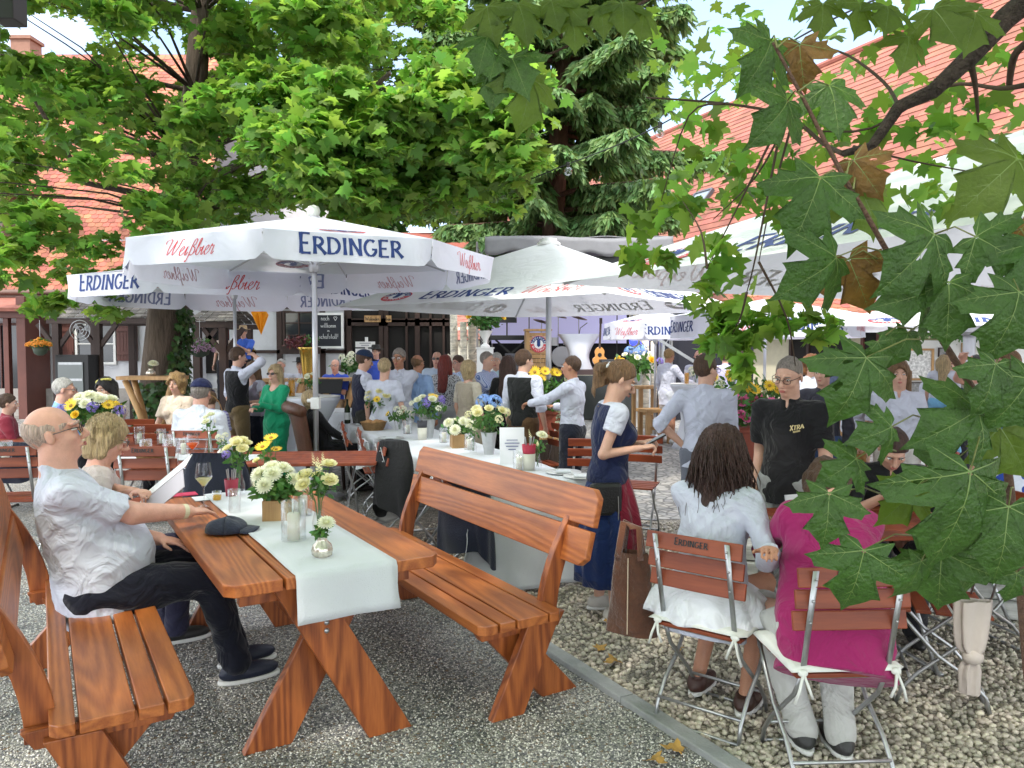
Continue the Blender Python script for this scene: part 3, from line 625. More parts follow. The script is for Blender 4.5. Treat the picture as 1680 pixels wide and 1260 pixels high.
parasol('parasol', gp(386, 12.0), 8, 2.3, 2.70, 3.1, .30, R(-4), 'white valanced parasol half hidden behind the nearest one, on the thin left pole', PG, .026, texts=['weizbier', 'ERDINGER'], logos=(1, 3, 5, 7), tsize=.21, clampz=1.0, knob=False)
parasol('parasol', gp(900, 11.2), 4, 3.05, 2.29, 3.26, 0, R(9), 'large square white parasol on a thick grey pole in the middle, point towards the camera', PG, .042, CANW, texts=TX, tsize=.24, clampz=0, sag=.05)
parasol('parasol', (3.6, 5.0, 0), 4, 3.45, 2.2, 3.2, 0, R(-17), 'huge white parasol at the right edge behind the hanging branch', PG, .045, CANW, texts=TX, tsize=.26, clampz=0, sag=.05)
parasol('parasol', gp(1075, 14.3), 8, .98, 2.18, 2.42, .3, R(-22), 'small valanced parasol in front of the stage, leftmost of the far ones', PG, .022, texts=TX, logos=(1, 7), tsize=.15, clampz=0, knob=False)
parasol('parasol', gp(1255, 12.3), 8, 1.5, 2.24, 2.5, .36, R(-14), 'valanced parasol above the planter with pink flowers', PG, .024, texts=TX, logos=(1, 3), tsize=.17, clampz=0, knob=False)
parasol('parasol', gp(1590, 10.0), 4, 2.5, 1.97, 2.5, 0, R(20), 'square white parasol on a stout pole in front of the picture wall on the right', PG, .075, CANW, texts=TX, tsize=.2, clampz=0, sag=.04)
# ---------------------------------------------------------------- beer garden table and benches (varnished larch)
def plank(mb, x0, x1, y0, y1, z0, z1, cut=0.0, sides=(1, 1)):
    "plank lying along y with chamfered outer corners; sides say which long side is cut"
    c = cut; l, r = sides
    poly = [(x0, y0+(c if l else 0))]+([(x0+c*.85, y0)] if l else [])+([(x1-c*.85, y0), (x1, y0+c)] if r else [(x1, y0)])
    poly += ([(x1, y1-c), (x1-c*.85, y1)] if r else [(x1, y1)])+([(x0+c*.85, y1), (x0, y1-c)] if l else [(x0, y1)])
    mb.prism(poly, z1-z0, Matrix.Translation((0, 0, z0)))
AW = R(31.5); WV = Vector((math.cos(AW), math.sin(AW), 0)); DV = Vector((-math.sin(AW), math.cos(AW), 0))
def board_leg(root, a, b, wd, y, th, name='leg', mt=None):
    "flat board in the xz plane from a to b (x,z), cut level at floor and top"
    (xa, za), (xb, zb) = a, b; ww = wd/abs(math.cos(math.atan2(xb-xa, zb-za)))/2
    m = MB(); m.prism([(xa-ww, za), (xa+ww, za), (xb+ww, zb), (xb-ww, zb)], th, Matrix.Translation((0, y+th, 0)) @ Matrix.Rotation(R(90), 4, 'X'))
    return m.build(name, mt or LARCHX, root, bevel=.004)
def bolt(root, c, r=.016, name='bolt'):
    m = MB(); m.M = Matrix.Translation(c) @ Matrix.Rotation(R(90), 4, 'X'); m.lathe([(r*1.25, -.002), (r*1.25, .002), (r, .004), (r*.6, .008), (0.001, .009)], 14); return m.build(name, STEEL, root, smooth=True)
TC = Vector((-.695, 3.105, 0))
tab = empty('beer_garden_table', TC, AW, 'long varnished orange wooden table with crossed board legs, linen runner over its near end', 'table')
for i in range(4):
    m = MB(); x0 = -.455+i*.2295; plank(m, x0, x0+.218, 0, 2.0, .735, .785, .045, (i == 0, i == 3)); m.build('top_plank', LARCH, tab, bevel=.005)
for y in (.13, 1.70):
    m = MB(); m.box((0, y+.06, .69), (.74, .05, .088)); m.build('batten', LARCHX, tab, bevel=.004)
    board_leg(tab, (.25, 0), (-.16, .73), .175, y-.035, .045); board_leg(tab, (-.25, 0), (.16, .73), .175, y+.095, .045)
    if y < 1:
        for z_ in (.545, .51): bolt(tab, (-.035, y-.036, z_), .009)
m = MB(); m.box((0, .97, .42), (.09, 1.5, .045)); m.build('stretcher', LARCHX, tab, bevel=.004)
def make_bench(loc, rz, mirror, label, far=2.0):
    root = empty('garden_bench', loc, rz, label, 'bench', 'pair of varnished benches at the near table'); s = -1 if mirror else 1
    xs = [-.225]; ws = [.09, .08, .165, .075]; x = -.225
    for i, w_ in enumerate(ws):
        m = MB(); a, b = sorted((s*x, s*(x+w_))); plank(m, a, b, 0, far, .425, .47, .03, ((i == 0 and s > 0) or (i == 3 and s < 0), (i == 3 and s > 0) or (i == 0 and s < 0))); m.build('seat_plank', LARCH, root, bevel=.005); x += w_+.011
    for y in (.10, far-.2):
        m = MB(); m.prism([(s*-.2, .425), (s*-.16, .36), (s*.26, .36), (s*.3, .425)], .045, Matrix.Translation((0, y+.05, 0)) @ Matrix.Rotation(R(90), 4, 'X')); m.build('batten', LARCHX, root, bevel=.003)
        board_leg(root, (s*-.05, 0), (s*.15, .425 if s > 0 else .40), .155, y-.045, .045, 'leg'); board_leg(root, (s*.31, 0), (s*-.05, .40), .155, y+.055, .045, 'leg')
        # curved back support
        pts = []
        for k in range(9):
            t = k/8; z_ = .36+t*.6; xx = .24+.235*t**1.5+.02*math.sin(math.pi*t)*-1; pts.append((xx, z_))
        hw = .05; poly = [(s*(p[0]-hw), p[1]) for p in pts]+[(s*(p[0]+hw*(1-.25*i/8)), p[1]) for i, p in reversed(list(enumerate(pts)))]
        mm = MB(); mm.prism(poly, .042, Matrix.Translation((0, y+.1, 0)) @ Matrix.Rotation(R(90), 4, 'X')); mm.build('back_support', LARCHX, root, bevel=.004)
        if y < 1: bolt(root, (s*.245, y-.047 if 0 else y+.048, .395), .017)
    for j, (z0, h) in enumerate(((.66, .17), (.842, .18))):
        lean = R(-14 if s > 0 else 14); xx = .325+.052*j
        m = MB(); m.M = Matrix.Translation((s*xx, 0, z0)) @ Matrix.Rotation(-lean, 4, 'Y') @ Matrix.Rotation(R(-90), 4, 'Y')
        plank(m, 0, h, -.03, far-.02, -.018, .018, .045, (j == 0, j == 1)); m.build('back_board', LARCH, root, bevel=.005)
    for y in (.14, far-.17):
        for z_ in (.72, .78, .90, .96): pass
    return root
make_bench((.055, 3.42, 0), AW, False, 'empty varnished wooden bench with high plank back, right of the near table')
make_bench((-1.30, 2.53, 0), AW, True, 'varnished wooden bench at the left edge with the bald man seated on it')
# ---------------------------------------------------------------- cloths
def drape(name, root_or_none, loc, rz, L_, W_, z, drops, label, cat, mt=LINEN, amp=.012, fold=1.0, seed=0, ripple=9, grp=None):
    "cloth over a table: local x width, y length from 0..L; drops (near, far, left, right) in metres"
    dn, df, dl, dr = drops; res = .035; vs = []; idx = {}
    xs = np.arange(-W_/2-dl, W_/2+dr+.001, res); ys = np.concatenate([np.arange(-dn, -.001, res), np.arange(0, L_+df+.001, res)]); rg = np.random.default_rng(seed)
    ph = rg.uniform(0, 6, 6)
    V = np.zeros((len(ys), len(xs), 3))
    for j, y in enumerate(ys):
        for i, x in enumerate(xs):
            ox = max(0, abs(x)-W_/2); oy = max(0, -y, y-L_); sx = 1 if x > 0 else -1
            X = min(max(x, -W_/2), W_/2); Y = min(max(y, 0), L_); d = math.hypot(ox, oy) if ox and oy else ox+oy
            zz = z+.003-d
            k = min(1, d/.12)
            if ox: X += sx*(.008+k*(amp*math.sin(y*ripple+ph[0])+amp*.6*math.sin(y*ripple*2.3+ph[1])+.05*fold*d))
            if oy: Y += (1 if y > 0 else -1)*(.012+k*(amp*math.sin(x*ripple+ph[2])+amp*.6*math.sin(x*ripple*2.1+ph[3])+.05*fold*d))
            if ox and oy: X += sx*.5*min(ox, oy); Y += (1 if y > 0 else -1)*.5*min(ox, oy); zz = z-max(ox, oy)-.2*min(ox, oy)
            if not d: zz += .0025*max(0, math.sin(x*23+y*9+ph[4]+2*math.sin(y*5)))**3+.0015*math.sin(x*5-y*8)+.003*max(0, math.sin(y*6.5+ph[5]+1.5*x))**12
            V[j, i] = (X, Y, max(zz, .012+.004*math.sin(x*9+y*5)))
    ny, nx = len(ys), len(xs); F = [(j*nx+i, j*nx+i+1, (j+1)*nx+i+1, (j+1)*nx+i) for j in range(ny-1) for i in range(nx-1)]
    o = link(name, npmesh(name, V.reshape(-1, 3), F), root_or_none, mt, True); o.location = loc; o.rotation_euler = (0, 0, rz)
    sm = o.modifiers.new('t', 'SOLIDIFY'); sm.thickness = .0025; sm.offset = 1
    if label: tag(o, label, cat, grp)
    return o
drape('table_runner', None, TC+WV*.02+DV*0, AW, 2.0, .42, .7875, (.195, .05, 0, 0), 'off-white linen runner hanging over the near end of the varnished table', 'table runner', amp=.006, seed=3, ripple=14)

# ---------------------------------------------------------------- folding chairs
CUSH = mat('white_cushion', (.72, .72, .68), .9, bump=.5, bscale=30)
def make_chair(label, cushion=False, text=False):
    root = empty('folding_chair', (0, 0, 0), 0, label, 'chair')
    for i in range(3):
        m = MB(); z_ = .845-i*.088; y_ = -.262+i*.022
        # slightly bowed slat
        pts = [(-.22+.44*k/8, -.012*math.cos(math.pi*(k/8-.5))) for k in range(9)]
        poly = pts+[(x, y+.016) for x, y in reversed(pts)]
        m.M = Matrix.Translation((0, y_, z_-.036)) @ Matrix.Rotation(R(-12), 4, 'X'); m.prism(poly, .072)
        sl_ = m.build('back_slat', CHAIRW, root, bevel=.004)
        if i == 0 and text:
            t = MB(); q = m.M; write(t, 'ERDINGER', lambda x, y: q @ Vector((x, -.0145, .028+y)), .026, .2); t.build('lettering', BLACK, sl_)
    for s in (-1, 1):
        m = MB(); m.bar((s*.165, -.278, .875), (s*.165, -.175, .44), .022, .005, up=(0, 1, 0))
        for z_ in (.845, .757, .669): m.ell((s*.165, -.283+(.845-z_)*.24, z_), .006, nu=6, nv=4)
        m.tube([(s*.165, -.175, .45), (s*.168, -.11, .34), (s*.172, .0, .24), (s*.175, .10, .15), (s*.175, .165, .07), (s*.175, .19, .0)], .0095, 7); m.build('upright', STEEL, root, smooth=True)
        m = MB(); m.tube([(s*.195, .19, .45), (s*.195, .12, .36), (s*.195, .02, .25), (s*.195, -.10, .17), (s*.195, -.18, .08), (s*.195, -.2, .0)], .0095, 7); m.build('leg', STEEL, root, smooth=True)
    for hx, yy, zz in ((.175, .13, .115), (.195, -.17, .1), (.175, .19, .006), (.195, -.2, .006), (.165, -.18, .44)): m = MB(); m.tube([(-hx, yy, zz), (hx, yy, zz)], .0075, 6); m.build('crossbar', STEEL, root, smooth=True)
    if cushion:
        c = MB(); c.grid(lambda u, v: Vector(((u-.5)*.45, (v-.5)*.44, .475+.028*(1-abs(2*u-1)**5)*(1-abs(2*v-1)**5))), 14, 14); c.grid(lambda u, v: Vector(((u-.5)*.45, (v-.5)*.44, .475-.02*(1-abs(2*u-1)**6)*(1-abs(2*v-1)**6))), 14, 14)
        cc = c.build('seat_cushion', CUSH, root, smooth=True)
        for s in (-1, 1):
            t = MB(); t.ell((s*.18, -.215, .47), (.02, .012, .014)); t.tube([(s*.18, -.22, .47), (s*.2, -.235, .41), (s*.215, -.23, .36)], .006, 5); t.tube([(s*.18, -.22, .47), (s*.165, -.24, .42), (s*.15, -.235, .38)], .006, 5); t.build('cushion_tie', CUSH, cc, smooth=True)
    for i in range(5):
        m = MB(); m.box((0, -.17+i*.085, .452), (.4, .066, .016)); m.build('seat_slat', CHAIRW, root, bevel=.003)
    return root
CH_A = make_chair('x', False, True); CH_B = make_chair('x', True, True); used = set()
def chair(px, Y, face, label, grp=None, kind='A', xy=None, cat='chair', s=1.0):
    src = CH_A if kind == 'A' else CH_B
    c = src if kind not in used else copy_tree(src); used.add(kind)
    c.location = (*xy, 0) if xy else gp(px, Y); c.rotation_euler = (0, 0, R(face)); c['label'] = label; c['group'] = grp or 'folding slatted chairs'; c.scale = (s, s, s)
    return c
# face 0 = sitter looks away from the camera (+y); positive turns left
chair(0, 0, -38, 'folding chair with white cushion under the dark-haired woman in white, brown bag on its back', kind='B', xy=(.93, 3.47))
chair(0, 0, 3, 'folding chair with white cushion under the person in the magenta top', kind='B', xy=(1.26, 3.06))
chair(0, 0, 100, 'folding chair with white cushion and a knotted beige scarf, right of the magenta sitter', kind='B', xy=(2.62, 4.35))
chair(0, 0, 70, 'folding chair half hidden under the big hanging leaves at the right table', kind='A', xy=(2.08, 3.72))
chair(257, 6.1, 2, 'red-brown folding chair with its back to the camera behind the seated couple', s=1.08)
chair(232, 7.6, 178, 'folding chair facing the camera across the second table, left of the candle jars', s=1.05)
chair(334, 7.5, -3, 'folding chair under the man in the navy cap', s=1.05)
chair(205, 8.7, 185, 'folding chair behind the bouquet, mostly hidden by the table')
chair(28, 6.3, 10, 'folding chair with a dark jacket at the far left edge', s=1.05)
chair(598, 8.6, -75, 'folding chair with a white cloth hung on it, beside the man in the leather armchair')
chair(628, 7.9, -75, 'second chair of the row on the left side of the long table')
chair(672, 6.6, -72, 'folding chair completely draped with a black coat')
chair(775, 5.35, -70, 'folding chair with a navy jacket, behind the empty bench')
chair(965, 6.7, 165, 'empty folding chair at the near end of the long table beside the phone girl')
chair(1042, 7.0, 160, 'empty folding chair just right of the girl in the dirndl')
chair(884, 8.3, 110, 'folding chair on the far side of the long table under the leaflet stand')
# ---------------------------------------------------------------- other tables
def plain_table(loc, rz, W_, L_, h, label, mt=CHAIRW, name='garden_table'):
    root = empty(name, loc, rz, label, 'table')
    n_ = max(4, int(W_/.11))
    for i in range(n_):
        m = MB(); x0 = -W_/2+i*W_/n_; m.box((x0+W_/n_/2, L_/2, h-.012), (W_/n_-.008, L_, .024)); m.build('top_slat', mt, root, bevel=.003)
    for y in (.25, L_-.25):
        for s in (-1, 1):
            m = MB(); m.tube([(s*W_*.42, y, h-.03), (-s*W_*.1, y+.02*s, .4), (-s*W_*.45, y+.02*s, .0)], .011, 7); m.build('leg', STEEL, root, smooth=True)
        for hx, zz in ((.45, .012), (.42, h-.04)): m = MB(); m.tube([(-W_*hx, y, zz), (W_*hx, y, zz)], .011, 7); m.build('crossbar', STEEL, root, smooth=True)
    return root
MTA = R(22.5); MT0 = Vector((.16, 5.35, 0)); MTD = Vector((-math.sin(MTA), math.cos(MTA), 0)); MTW = Vector((math.cos(MTA), math.sin(MTA), 0))
for i in range(3): plain_table(MT0+MTD*i*1.75, MTA, .8, 1.7, .75, ['near', 'middle', 'far'][i]+' table of the long white-clothed row behind the empty bench')
drape('tablecloth', None, MT0-MTD*.02, MTA, 5.3, .84, .752, (.72, .3, .22, .25), 'long white tablecloth over the row of tables, falling to the ground at its near end', 'tablecloth', seed=5, amp=.02)
plain_table((-3.05, 6.6, 0), R(4), .8, 1.9, .75, 'brown slatted table with a white runner behind the seated couple').rotation_euler = (0, 0, R(-86))
drape('table_runner', None, (-2.2, 6.62, 0), R(88), 1.2, .4, .752, (0, 0, 0, 0), 'short white runner on the brown table behind the seated couple', 'table runner', seed=9)
plain_table((-5.6, 7.9, 0), R(-88), .8, 2.6, .75, 'brown slatted table where the old man in the blue shirt sits')
plain_table((1.18, 4.1, 0), R(-83), .75, 1.25, .75, 'brown slatted table between the dark-haired woman and the man in the black polo shirt')
plain_table((2.75, 4.9, 0), R(-80), .75, 1.5, .75, 'second brown slatted table at the right edge under the leaves')
STRETCH = mat('white_stretch_cloth', (.7, .72, .8), .75, bump=.3, bscale=3)
def cocktail(px, Y, h, label, r=.37):
    root = empty('cocktail_table', gp(px, Y), 0, label, 'table', 'white standing tables in stretch covers')
    m = MB(); m.lathe([(r*.92, 0), (r*.7, .15), (r*.48, h*.45), (r*.55, h*.7), (r*.98, h-.04), (r, h-.01), (r*.98, h), (.01, h+.002)], 28); m.build('stretch_cover', STRETCH, root, smooth=True)
    m = MB(); m.lathe([(r, h+.003), (r, h+.012), (.01, h+.013)], 28); m.build('top', WHITE, root, auto=40); return root
cocktail(508, 9.6, 1.1, 'white standing table beside the woman in the green suit')
cocktail(742, 11.2, 1.1, 'white standing table crowded with glasses in the middle group')
cocktail(1135, 13.2, 1.1, 'white standing table between the two men in white near the stage', .36)
cocktail(478, 10.8, 1.05, 'white standing table behind the woman in the green suit')
wt = empty('buffet_table', gp(572, 12.2), 0, 'wide white clothed serving table with papers on top behind the armchair man', 'table')
m = MB(); m.box((0, 0, .36), (1.25, .8, .72)); m.build('top', PALEW, wt); o = drape('cloth', wt, (0, -.42, 0), 0, .84, 1.3, .73, (.7, .7, .68, .68), None, None, seed=8, amp=.02)
# rustic high tables of raw logs
def rustic(px, Y, h, L_, label, rz=0):
    root = empty('rustic_table', gp(px, Y), rz, label, 'table', 'rustic standing tables of raw pale wood')
    m = MB(); m.grid(lambda u, v: Vector(((u-.5)*L_, (v-.5)*.5*(1+.1*math.sin(u*9)), h)), 10, 3); m.build('top', PALEW, root, solid=.06)
    for s in (-1, 1):
        for q in (-1, 1):
            m = MB(); m.tube([(s*L_*.4, q*.15, h-.03), (s*L_*.2, q*.06, h*.5), (-s*.02+s*.08, q*.02, 0.01)], [.05, .055, .06], 8); m.build('leg', PALEW, root, smooth=True)
    return root
rustic(250, 13.0, 1.22, 1.0, 'raw wood standing table in front of the ivy-clad trunk')
rustic(468, 15.2, 1.1, .9, 'raw wood standing table by the seated musician in white')
rustic(556, 15.6, 1.1, .8, 'raw wood standing table right of the clarinet player')
def pine_stool(px, Y, h, label):
    root = empty('pine_bench', gp(px, Y), R(20), label, 'bench')
    m = MB(); m.box((0, 0, h), (.55, .4, .06)); m.build('seat', PALEW, root, bevel=.004)
    for a in (-1, 1):
        for b in (-1, 1): m = MB(); m.box((a*.22, b*.14, h/2-.015), (.07, .07, h-.03)); m.build('leg', PALEW, root, bevel=.003)
    m = MB(); m.box((0, 0, h*.45), (.37, .05, .06)); m.build('stretcher', PALEW, root)
pine_stool(1062, 15.3, .95, 'tall pale pine stool beside the stage'); pine_stool(1075, 13.9, .6, 'low pale pine stool in front of the taller one near the stage')

# armchair of brown leather
LEA = mat('brown_leather', (.09, .035, .018), .45, var=.3, vscale=7, bump=.5, bscale=60)
ac = empty('leather_armchair', gp(540, 8.9), R(-62), 'worn brown leather chair with a curled top rail under the man in the black suit', 'chair')
m = MB(); m.box((0, 0, .44), (.55, .52, .1)); m.build('seat', LEA, ac, bevel=.03)
m = MB(); m.grid(lambda u, v: Vector(((u-.5)*(.5+.1*v), -.27-.10*v-.06*(1-(2*u-1)**2), .5+.52*v)), 10, 8); m.tube([(-.32, -.40, 1.01), (-.15, -.45, 1.03), (.15, -.45, 1.03), (.32, -.40, 1.01)], .045, 10); m.build('backrest', LEA, ac, smooth=True, solid=.05)
for a in (-1, 1):
    for b in (-1, 1): m = MB(); m.tube([(a*.22, b*.2, .4), (a*.24, b*.23, 0)], [.028, .018], 8); m.build('leg', DARKW, ac, smooth=True)

# ---------------------------------------------------------------- stage
sg_ = empty('stage', gp(935, 18.5), 0, 'low black stage with a grey tarp roof, pale screen and dark skirt', 'stage')
SX0, SX1 = X_(782, 18.5)-sg_.location.x, X_(1078, 18.5)-sg_.location.x; SXc = (SX0+SX1)/2; SW = SX1-SX0
SKIRT = mat('black_stage_cloth', (.02, .024, .024), .35, bump=1, bscale=2.5)
dk = Z(607, 18.5)
m = MB(); m.box((SXc, 2, dk-.06), (SW, 4, .12)); m.build('deck', mat('stage_deck', (.06, .035, .035), .6), sg_)
m = MB(); m.grid(lambda u, v: Vector((SX0+SW*u, -.02+.05*math.sin(u*55)*(1-v)*.6+.06*math.sin(u*13+v*4), dk-.13-(dk-.14)*(1-v))), 90, 8); m.build('skirt', SKIRT, sg_, smooth=True)
m = MB(); m.box((SXc, 4.05, dk+1.6), (SW, .1, 3.4)); m.build('backdrop', mat('black_drape', (.008, .008, .01), .9), sg_)
rt = Z(392, 18.3)
m = MB(); m.grid(lambda u, v: Vector((X_(795, 18)-sg_.location.x+(X_(1108, 18)-X_(795, 18))*u, -.5, rt-.38*v-.05*math.sin(u*31)*v+.03*math.sin(u*7))), 60, 4); m.grid(lambda u, v: Vector((X_(795, 18)-sg_.location.x+(X_(1108, 18)-X_(795, 18))*u, -.5+v*4.8, rt-.1*v+.02*math.sin(u*22+v*9))), 40, 8); m.build('tarp_roof', GREYCLOTH, sg_, smooth=True, solid=.02)
for px in (790, 1100):
    for yy in (-.3, 4.1):
        m = MB(); x = X_(px, 18)-sg_.location.x
        for a in (-.12, .12):
            for b in (-.12, .12): m.tube([(x+a, yy+b, 0), (x+a, yy+b, rt-.1)], .022, 6)
        for k in range(12): z_ = k*(rt-.2)/12; m.tube([(x-.12, yy-.12, z_), (x+.12, yy-.12, z_+(rt-.2)/12)], .01, 4); m.tube([(x-.12, yy+.12, z_+(rt-.2)/12), (x+.12, yy+.12, z_)], .01, 4)
        m.build('truss_post', STEEL, sg_)
m = MB(); m.box(((X_(795, 18)+X_(1108, 18))/2-sg_.location.x, -.35, rt-.5), (X_(1108, 18)-X_(795, 18), .12, .14)); m.build('truss_beam', BLACK, sg_)
xs0, xs1 = X_(805, 22)-sg_.location.x, X_(1035, 22)-sg_.location.x
m = MB(); m.box(((xs0+xs1)/2, 3.93, (Z(563, 22)+Z(470, 22))/2), (xs1-xs0, .05, Z(470, 22)-Z(563, 22))); m.build('screen', mat('screen_lilac', (.6, .58, .9), .6, emit=.12), sg_)
m = MB()
for px in (1042, 1060): m.lathe([(.02, 0), (.09, .02), (.1, .05)], 14, c=(X_(px, 18.6)-sg_.location.x, -.4+.5, 0)) if 0 else m.ell((X_(px, 19)-sg_.location.x, .4, Z(560, 19)), (.1, .05, .1))
m.build('blue_spotlight', mat('blue_lamp', (.02, .03, .9), .3, emit=2.5), sg_)
# side tent wall and ramp rail right of the stage
m = MB(); m.prism([(X_(1085, 17.5)-sg_.location.x, 0), (X_(1270, 17.5)-sg_.location.x, 0), (X_(1270, 17.5)-sg_.location.x, Z(560, 17.5)+.1), (X_(1085, 17.5)-sg_.location.x, Z(545, 17.5)+.9)], .08, Matrix.Translation((0, .2, 0)) @ Matrix.Rotation(R(90), 4, 'X')); m.build('side_wall', mat('navy_tarp', (.012, .012, .022), .6, bump=1, bscale=2), sg_)
m = MB(); m.bar(((X_(1093, 17)-sg_.location.x), -.5, Z(552, 17)), (X_(1162, 17)-sg_.location.x, -.5, Z(594, 17)), .07, .07); m.bar(((X_(1108, 17)-sg_.location.x), -.5, 0), (X_(1108, 17)-sg_.location.x, -.5, Z(560, 17)), .06, .06, up=(0, 1, 0)); m.build('ramp_rail', STEEL, sg_)
# ---------------------------------------------------------------- trees
BARK = mat('bark', (.085, .062, .045), .95, bump=3, bscale=14, var=.35, vscale=9, stretch=(1, 1, .25))
BARKR = mat('conifer_bark', (.13, .075, .05), .95, bump=3, bscale=12, var=.3, vscale=9, stretch=(1, 1, .3))
TWIG = mat('twig', (.06, .035, .022), .8, var=.3, vscale=30, bump=.5)
LEAFM = mat('maple_leaf', (.155, .275, .055), .5, island=.5, trans=.5, spec=.35)
LEAFL = mat('maple_leaf_light', (.16, .28, .05), .5, island=.4, trans=.5, spec=.35)
NEEDLE = mat('needle', (.13, .225, .075), .6, island=.5, trans=.25)
IVY = mat('ivy_leaf', (.03, .08, .015), .45, island=.5, trans=.2)
half = [(.10, -.10), (.36, -.14), (.30, .06), (.50, .10), (.66, .32), (.46, .36), (.26, .40), (.34, .62), (.17, .68)]
LP = [(0, 0)]+half+[(0, 1.02)]+[(-x, y) for x, y in reversed(half)]
LV = np.array([(x, y-.35, -.22*abs(x)-.15*max(0, y-.3)**2*2) for x, y in LP]); LF = np.array([list(range(len(LP)))])
def leaf_orient(n, droop=.35, up=1.0):
    Z = nrm(rng.normal(size=(n, 3))*.55+np.array([0, 0, up])); A = rng.normal(size=(n, 3)); A[:, 2] -= droop*2
    Y = nrm(A-Z*np.sum(A*Z, 1, keepdims=True)); X = np.cross(Y, Z); return X, Y, Z
def clump_points(C, r, n, squash=.5):
    "layered sprays of leaves round each clump centre"
    P = []
    for c, rr in zip(C, r):
        ns = 6; lay = rng.uniform(-1, 1, ns)
        k = rng.integers(0, ns, n); a = rng.uniform(0, 2*np.pi, n); q = np.sqrt(rng.uniform(0, 1, n))*(1-.35*np.abs(lay[k]))
        z = lay[k]*squash+rng.normal(size=n)*.05-.30*q*q
        P.append(np.stack([c[0]+rr*q*np.cos(a), c[1]+rr*q*np.sin(a), c[2]+rr*z], 1))
    return np.concatenate(P)
def foliage(name, P, smin, smax, m, parent, droop=.35, up=1.0):
    X, Y, Z = leaf_orient(len(P), droop, up); S = rng.uniform(smin, smax, len(P))
    V, F = scatter(LV, LF, P, X, Y, Z, S); return link(name, npmesh(name, V, F), parent, m)
def img_clumps(n, poly_fn, Yr, r):
    C = []
    while len(C) < n:
        px, py = rng.uniform(-260, 1700), rng.uniform(-420, 620); Y = rng.uniform(*Yr)
        if poly_fn(px, py): C.append(list(at(px, py, Y)))
    return np.array(C), rng.uniform(*r, n)
def branches(mb, roots, C, r0=.03, frac=1.0):
    "limbs from the nearest root point out to each clump"
    for c in C:
        if random.random() > frac: continue
        c = Vector(c); d = [(Vector(q)-c).length+max(0, q[2]-c.z)*.8 for q in roots]; a = Vector(roots[int(np.argmin(d))])
        m1 = a.lerp(c, .35)+Vector((random.uniform(-.2, .2), random.uniform(-.2, .2), .25)); m2 = a.lerp(c, .7)+Vector((random.uniform(-.15, .15), 0, .18))
        mb.tube([a, m1, m2, c], [r0*(1+.3*(c-a).length), r0*1.1, r0*.6, r0*.2], 6)
# --- the big maple on the left
T1 = empty('maple_tree', gp(268, 14), 0, 'big leafy maple filling the upper left, ivy around its leaning trunk', 'tree'); t1 = T1.location
L_ = lambda p: tuple(Vector(p)-t1)
tp = [at(262, 700, 14), at(262, 650, 14), at(265, 590, 14), at(272, 520, 14), at(285, 440, 14), at(298, 360, 14), at(308, 260, 14), at(320, 150, 13.8), at(330, 20, 13.6), at(345, -150, 13.5)]
tp[0].z = -.05
m = MB(); m.tube([L_(p) for p in tp], [.42, .36, .32, .31, .29, .27, .23, .2, .16, .1], 16); tk = m.build('trunk', BARK, T1, smooth=True)
def hole(px, py):
    for cx, cy, a, b in ((165, 330, 95, 62), (60, 420, 75, 70), (215, 300, 40, 55), (400, 265, 62, 40), (385, 98, 22, 12), (505, 102, 38, 15), (235, 400, 60, 40), (30, 80, 45, 40)):
        if ((px-cx)/a)**2+((py-cy)/b)**2 < 1: return True
    return False
def crown1(px, py):
    if hole(px, py): return False
    lo = np.interp(px, [-260, 0, 60, 120, 300, 480, 640, 780, 850, 870], [420, 330, 240, 370, 360, 330, 345, 330, 270, 100])
    if px > 870 or py > lo: return False
    if px > 700 and py < (px-700)*.9-20: return False
    return True
C, r = img_clumps(330, crown1, (9.5, 16.5), (.35, .75))
C2, r2_ = img_clumps(70, lambda x, y: crown1(x, y) and x > 450 and y > 130, (8.6, 10.5), (.35, .6))
C3, r3 = img_clumps(26, lambda x, y: crown1(x, y) and x < 200 and y < 330, (7.5, 9), (.3, .55))
low = np.array([list(at(x, y, Y)) for x, y, Y in ((120, 440, 13), (150, 470, 12.5), (95, 480, 12.8), (175, 500, 12.6), (210, 455, 13.2), (70, 495, 13), (25, 380, 9), (60, 350, 9), (15, 400, 8.6), (130, 415, 12), (160, 395, 12), (80, 370, 8.8), (20, 440, 9), (245, 420, 13.4))])
Pl = np.concatenate([clump_points(C, r, 150), clump_points(C2, r2_, 170), clump_points(C3, r3, 120), clump_points(low, np.full(len(low), .38), 75)])-np.array(t1)
# keep the sky and gable gaps open
def proj(P):
    c, s = math.cos(PITCH), math.sin(PITCH); Q = P-np.array([0, 0, CAM_H]); f = Q[:, 1]*c-Q[:, 2]*s; u = Q[:, 1]*s+Q[:, 2]*c
    return 840+FPX*Q[:, 0]/f, 630-FPX*u/f
foliage('crown', Pl, .12, .20, LEAFM, T1, .5)
m = MB(); branches(m, [L_(p) for p in tp[5:]], np.concatenate([C, C2[:30], C3])-np.array(t1), .014, .22)
m.tube([L_(at(300, 350, 14)), L_(at(380, 330, 12.5)), L_(at(460, 270, 11.5))], [.09, .06, .03], 8); m.tube([L_(at(303, 330, 14)), L_(at(240, 320, 13)), L_(at(140, 300, 11)), L_(at(30, 120, 9.5))], [.09, .06, .04, .02], 8)
m.tube([L_(at(310, 300, 14)), L_(at(500, 240, 12)), L_(at(640, 120, 11))], [.1, .06, .03], 8); m.build('bough', BARK, T1, smooth=True)
n = 2600; tt = rng.uniform(0, 1, n); ii = rng.uniform(0, 1, n); an = rng.uniform(0, 2*np.pi, n)
keep = (np.cos(an-.6) > -.2+.9*(ii-.35)) | (ii < .45); ii = ii[keep]; an = an[keep]; n = len(ii)
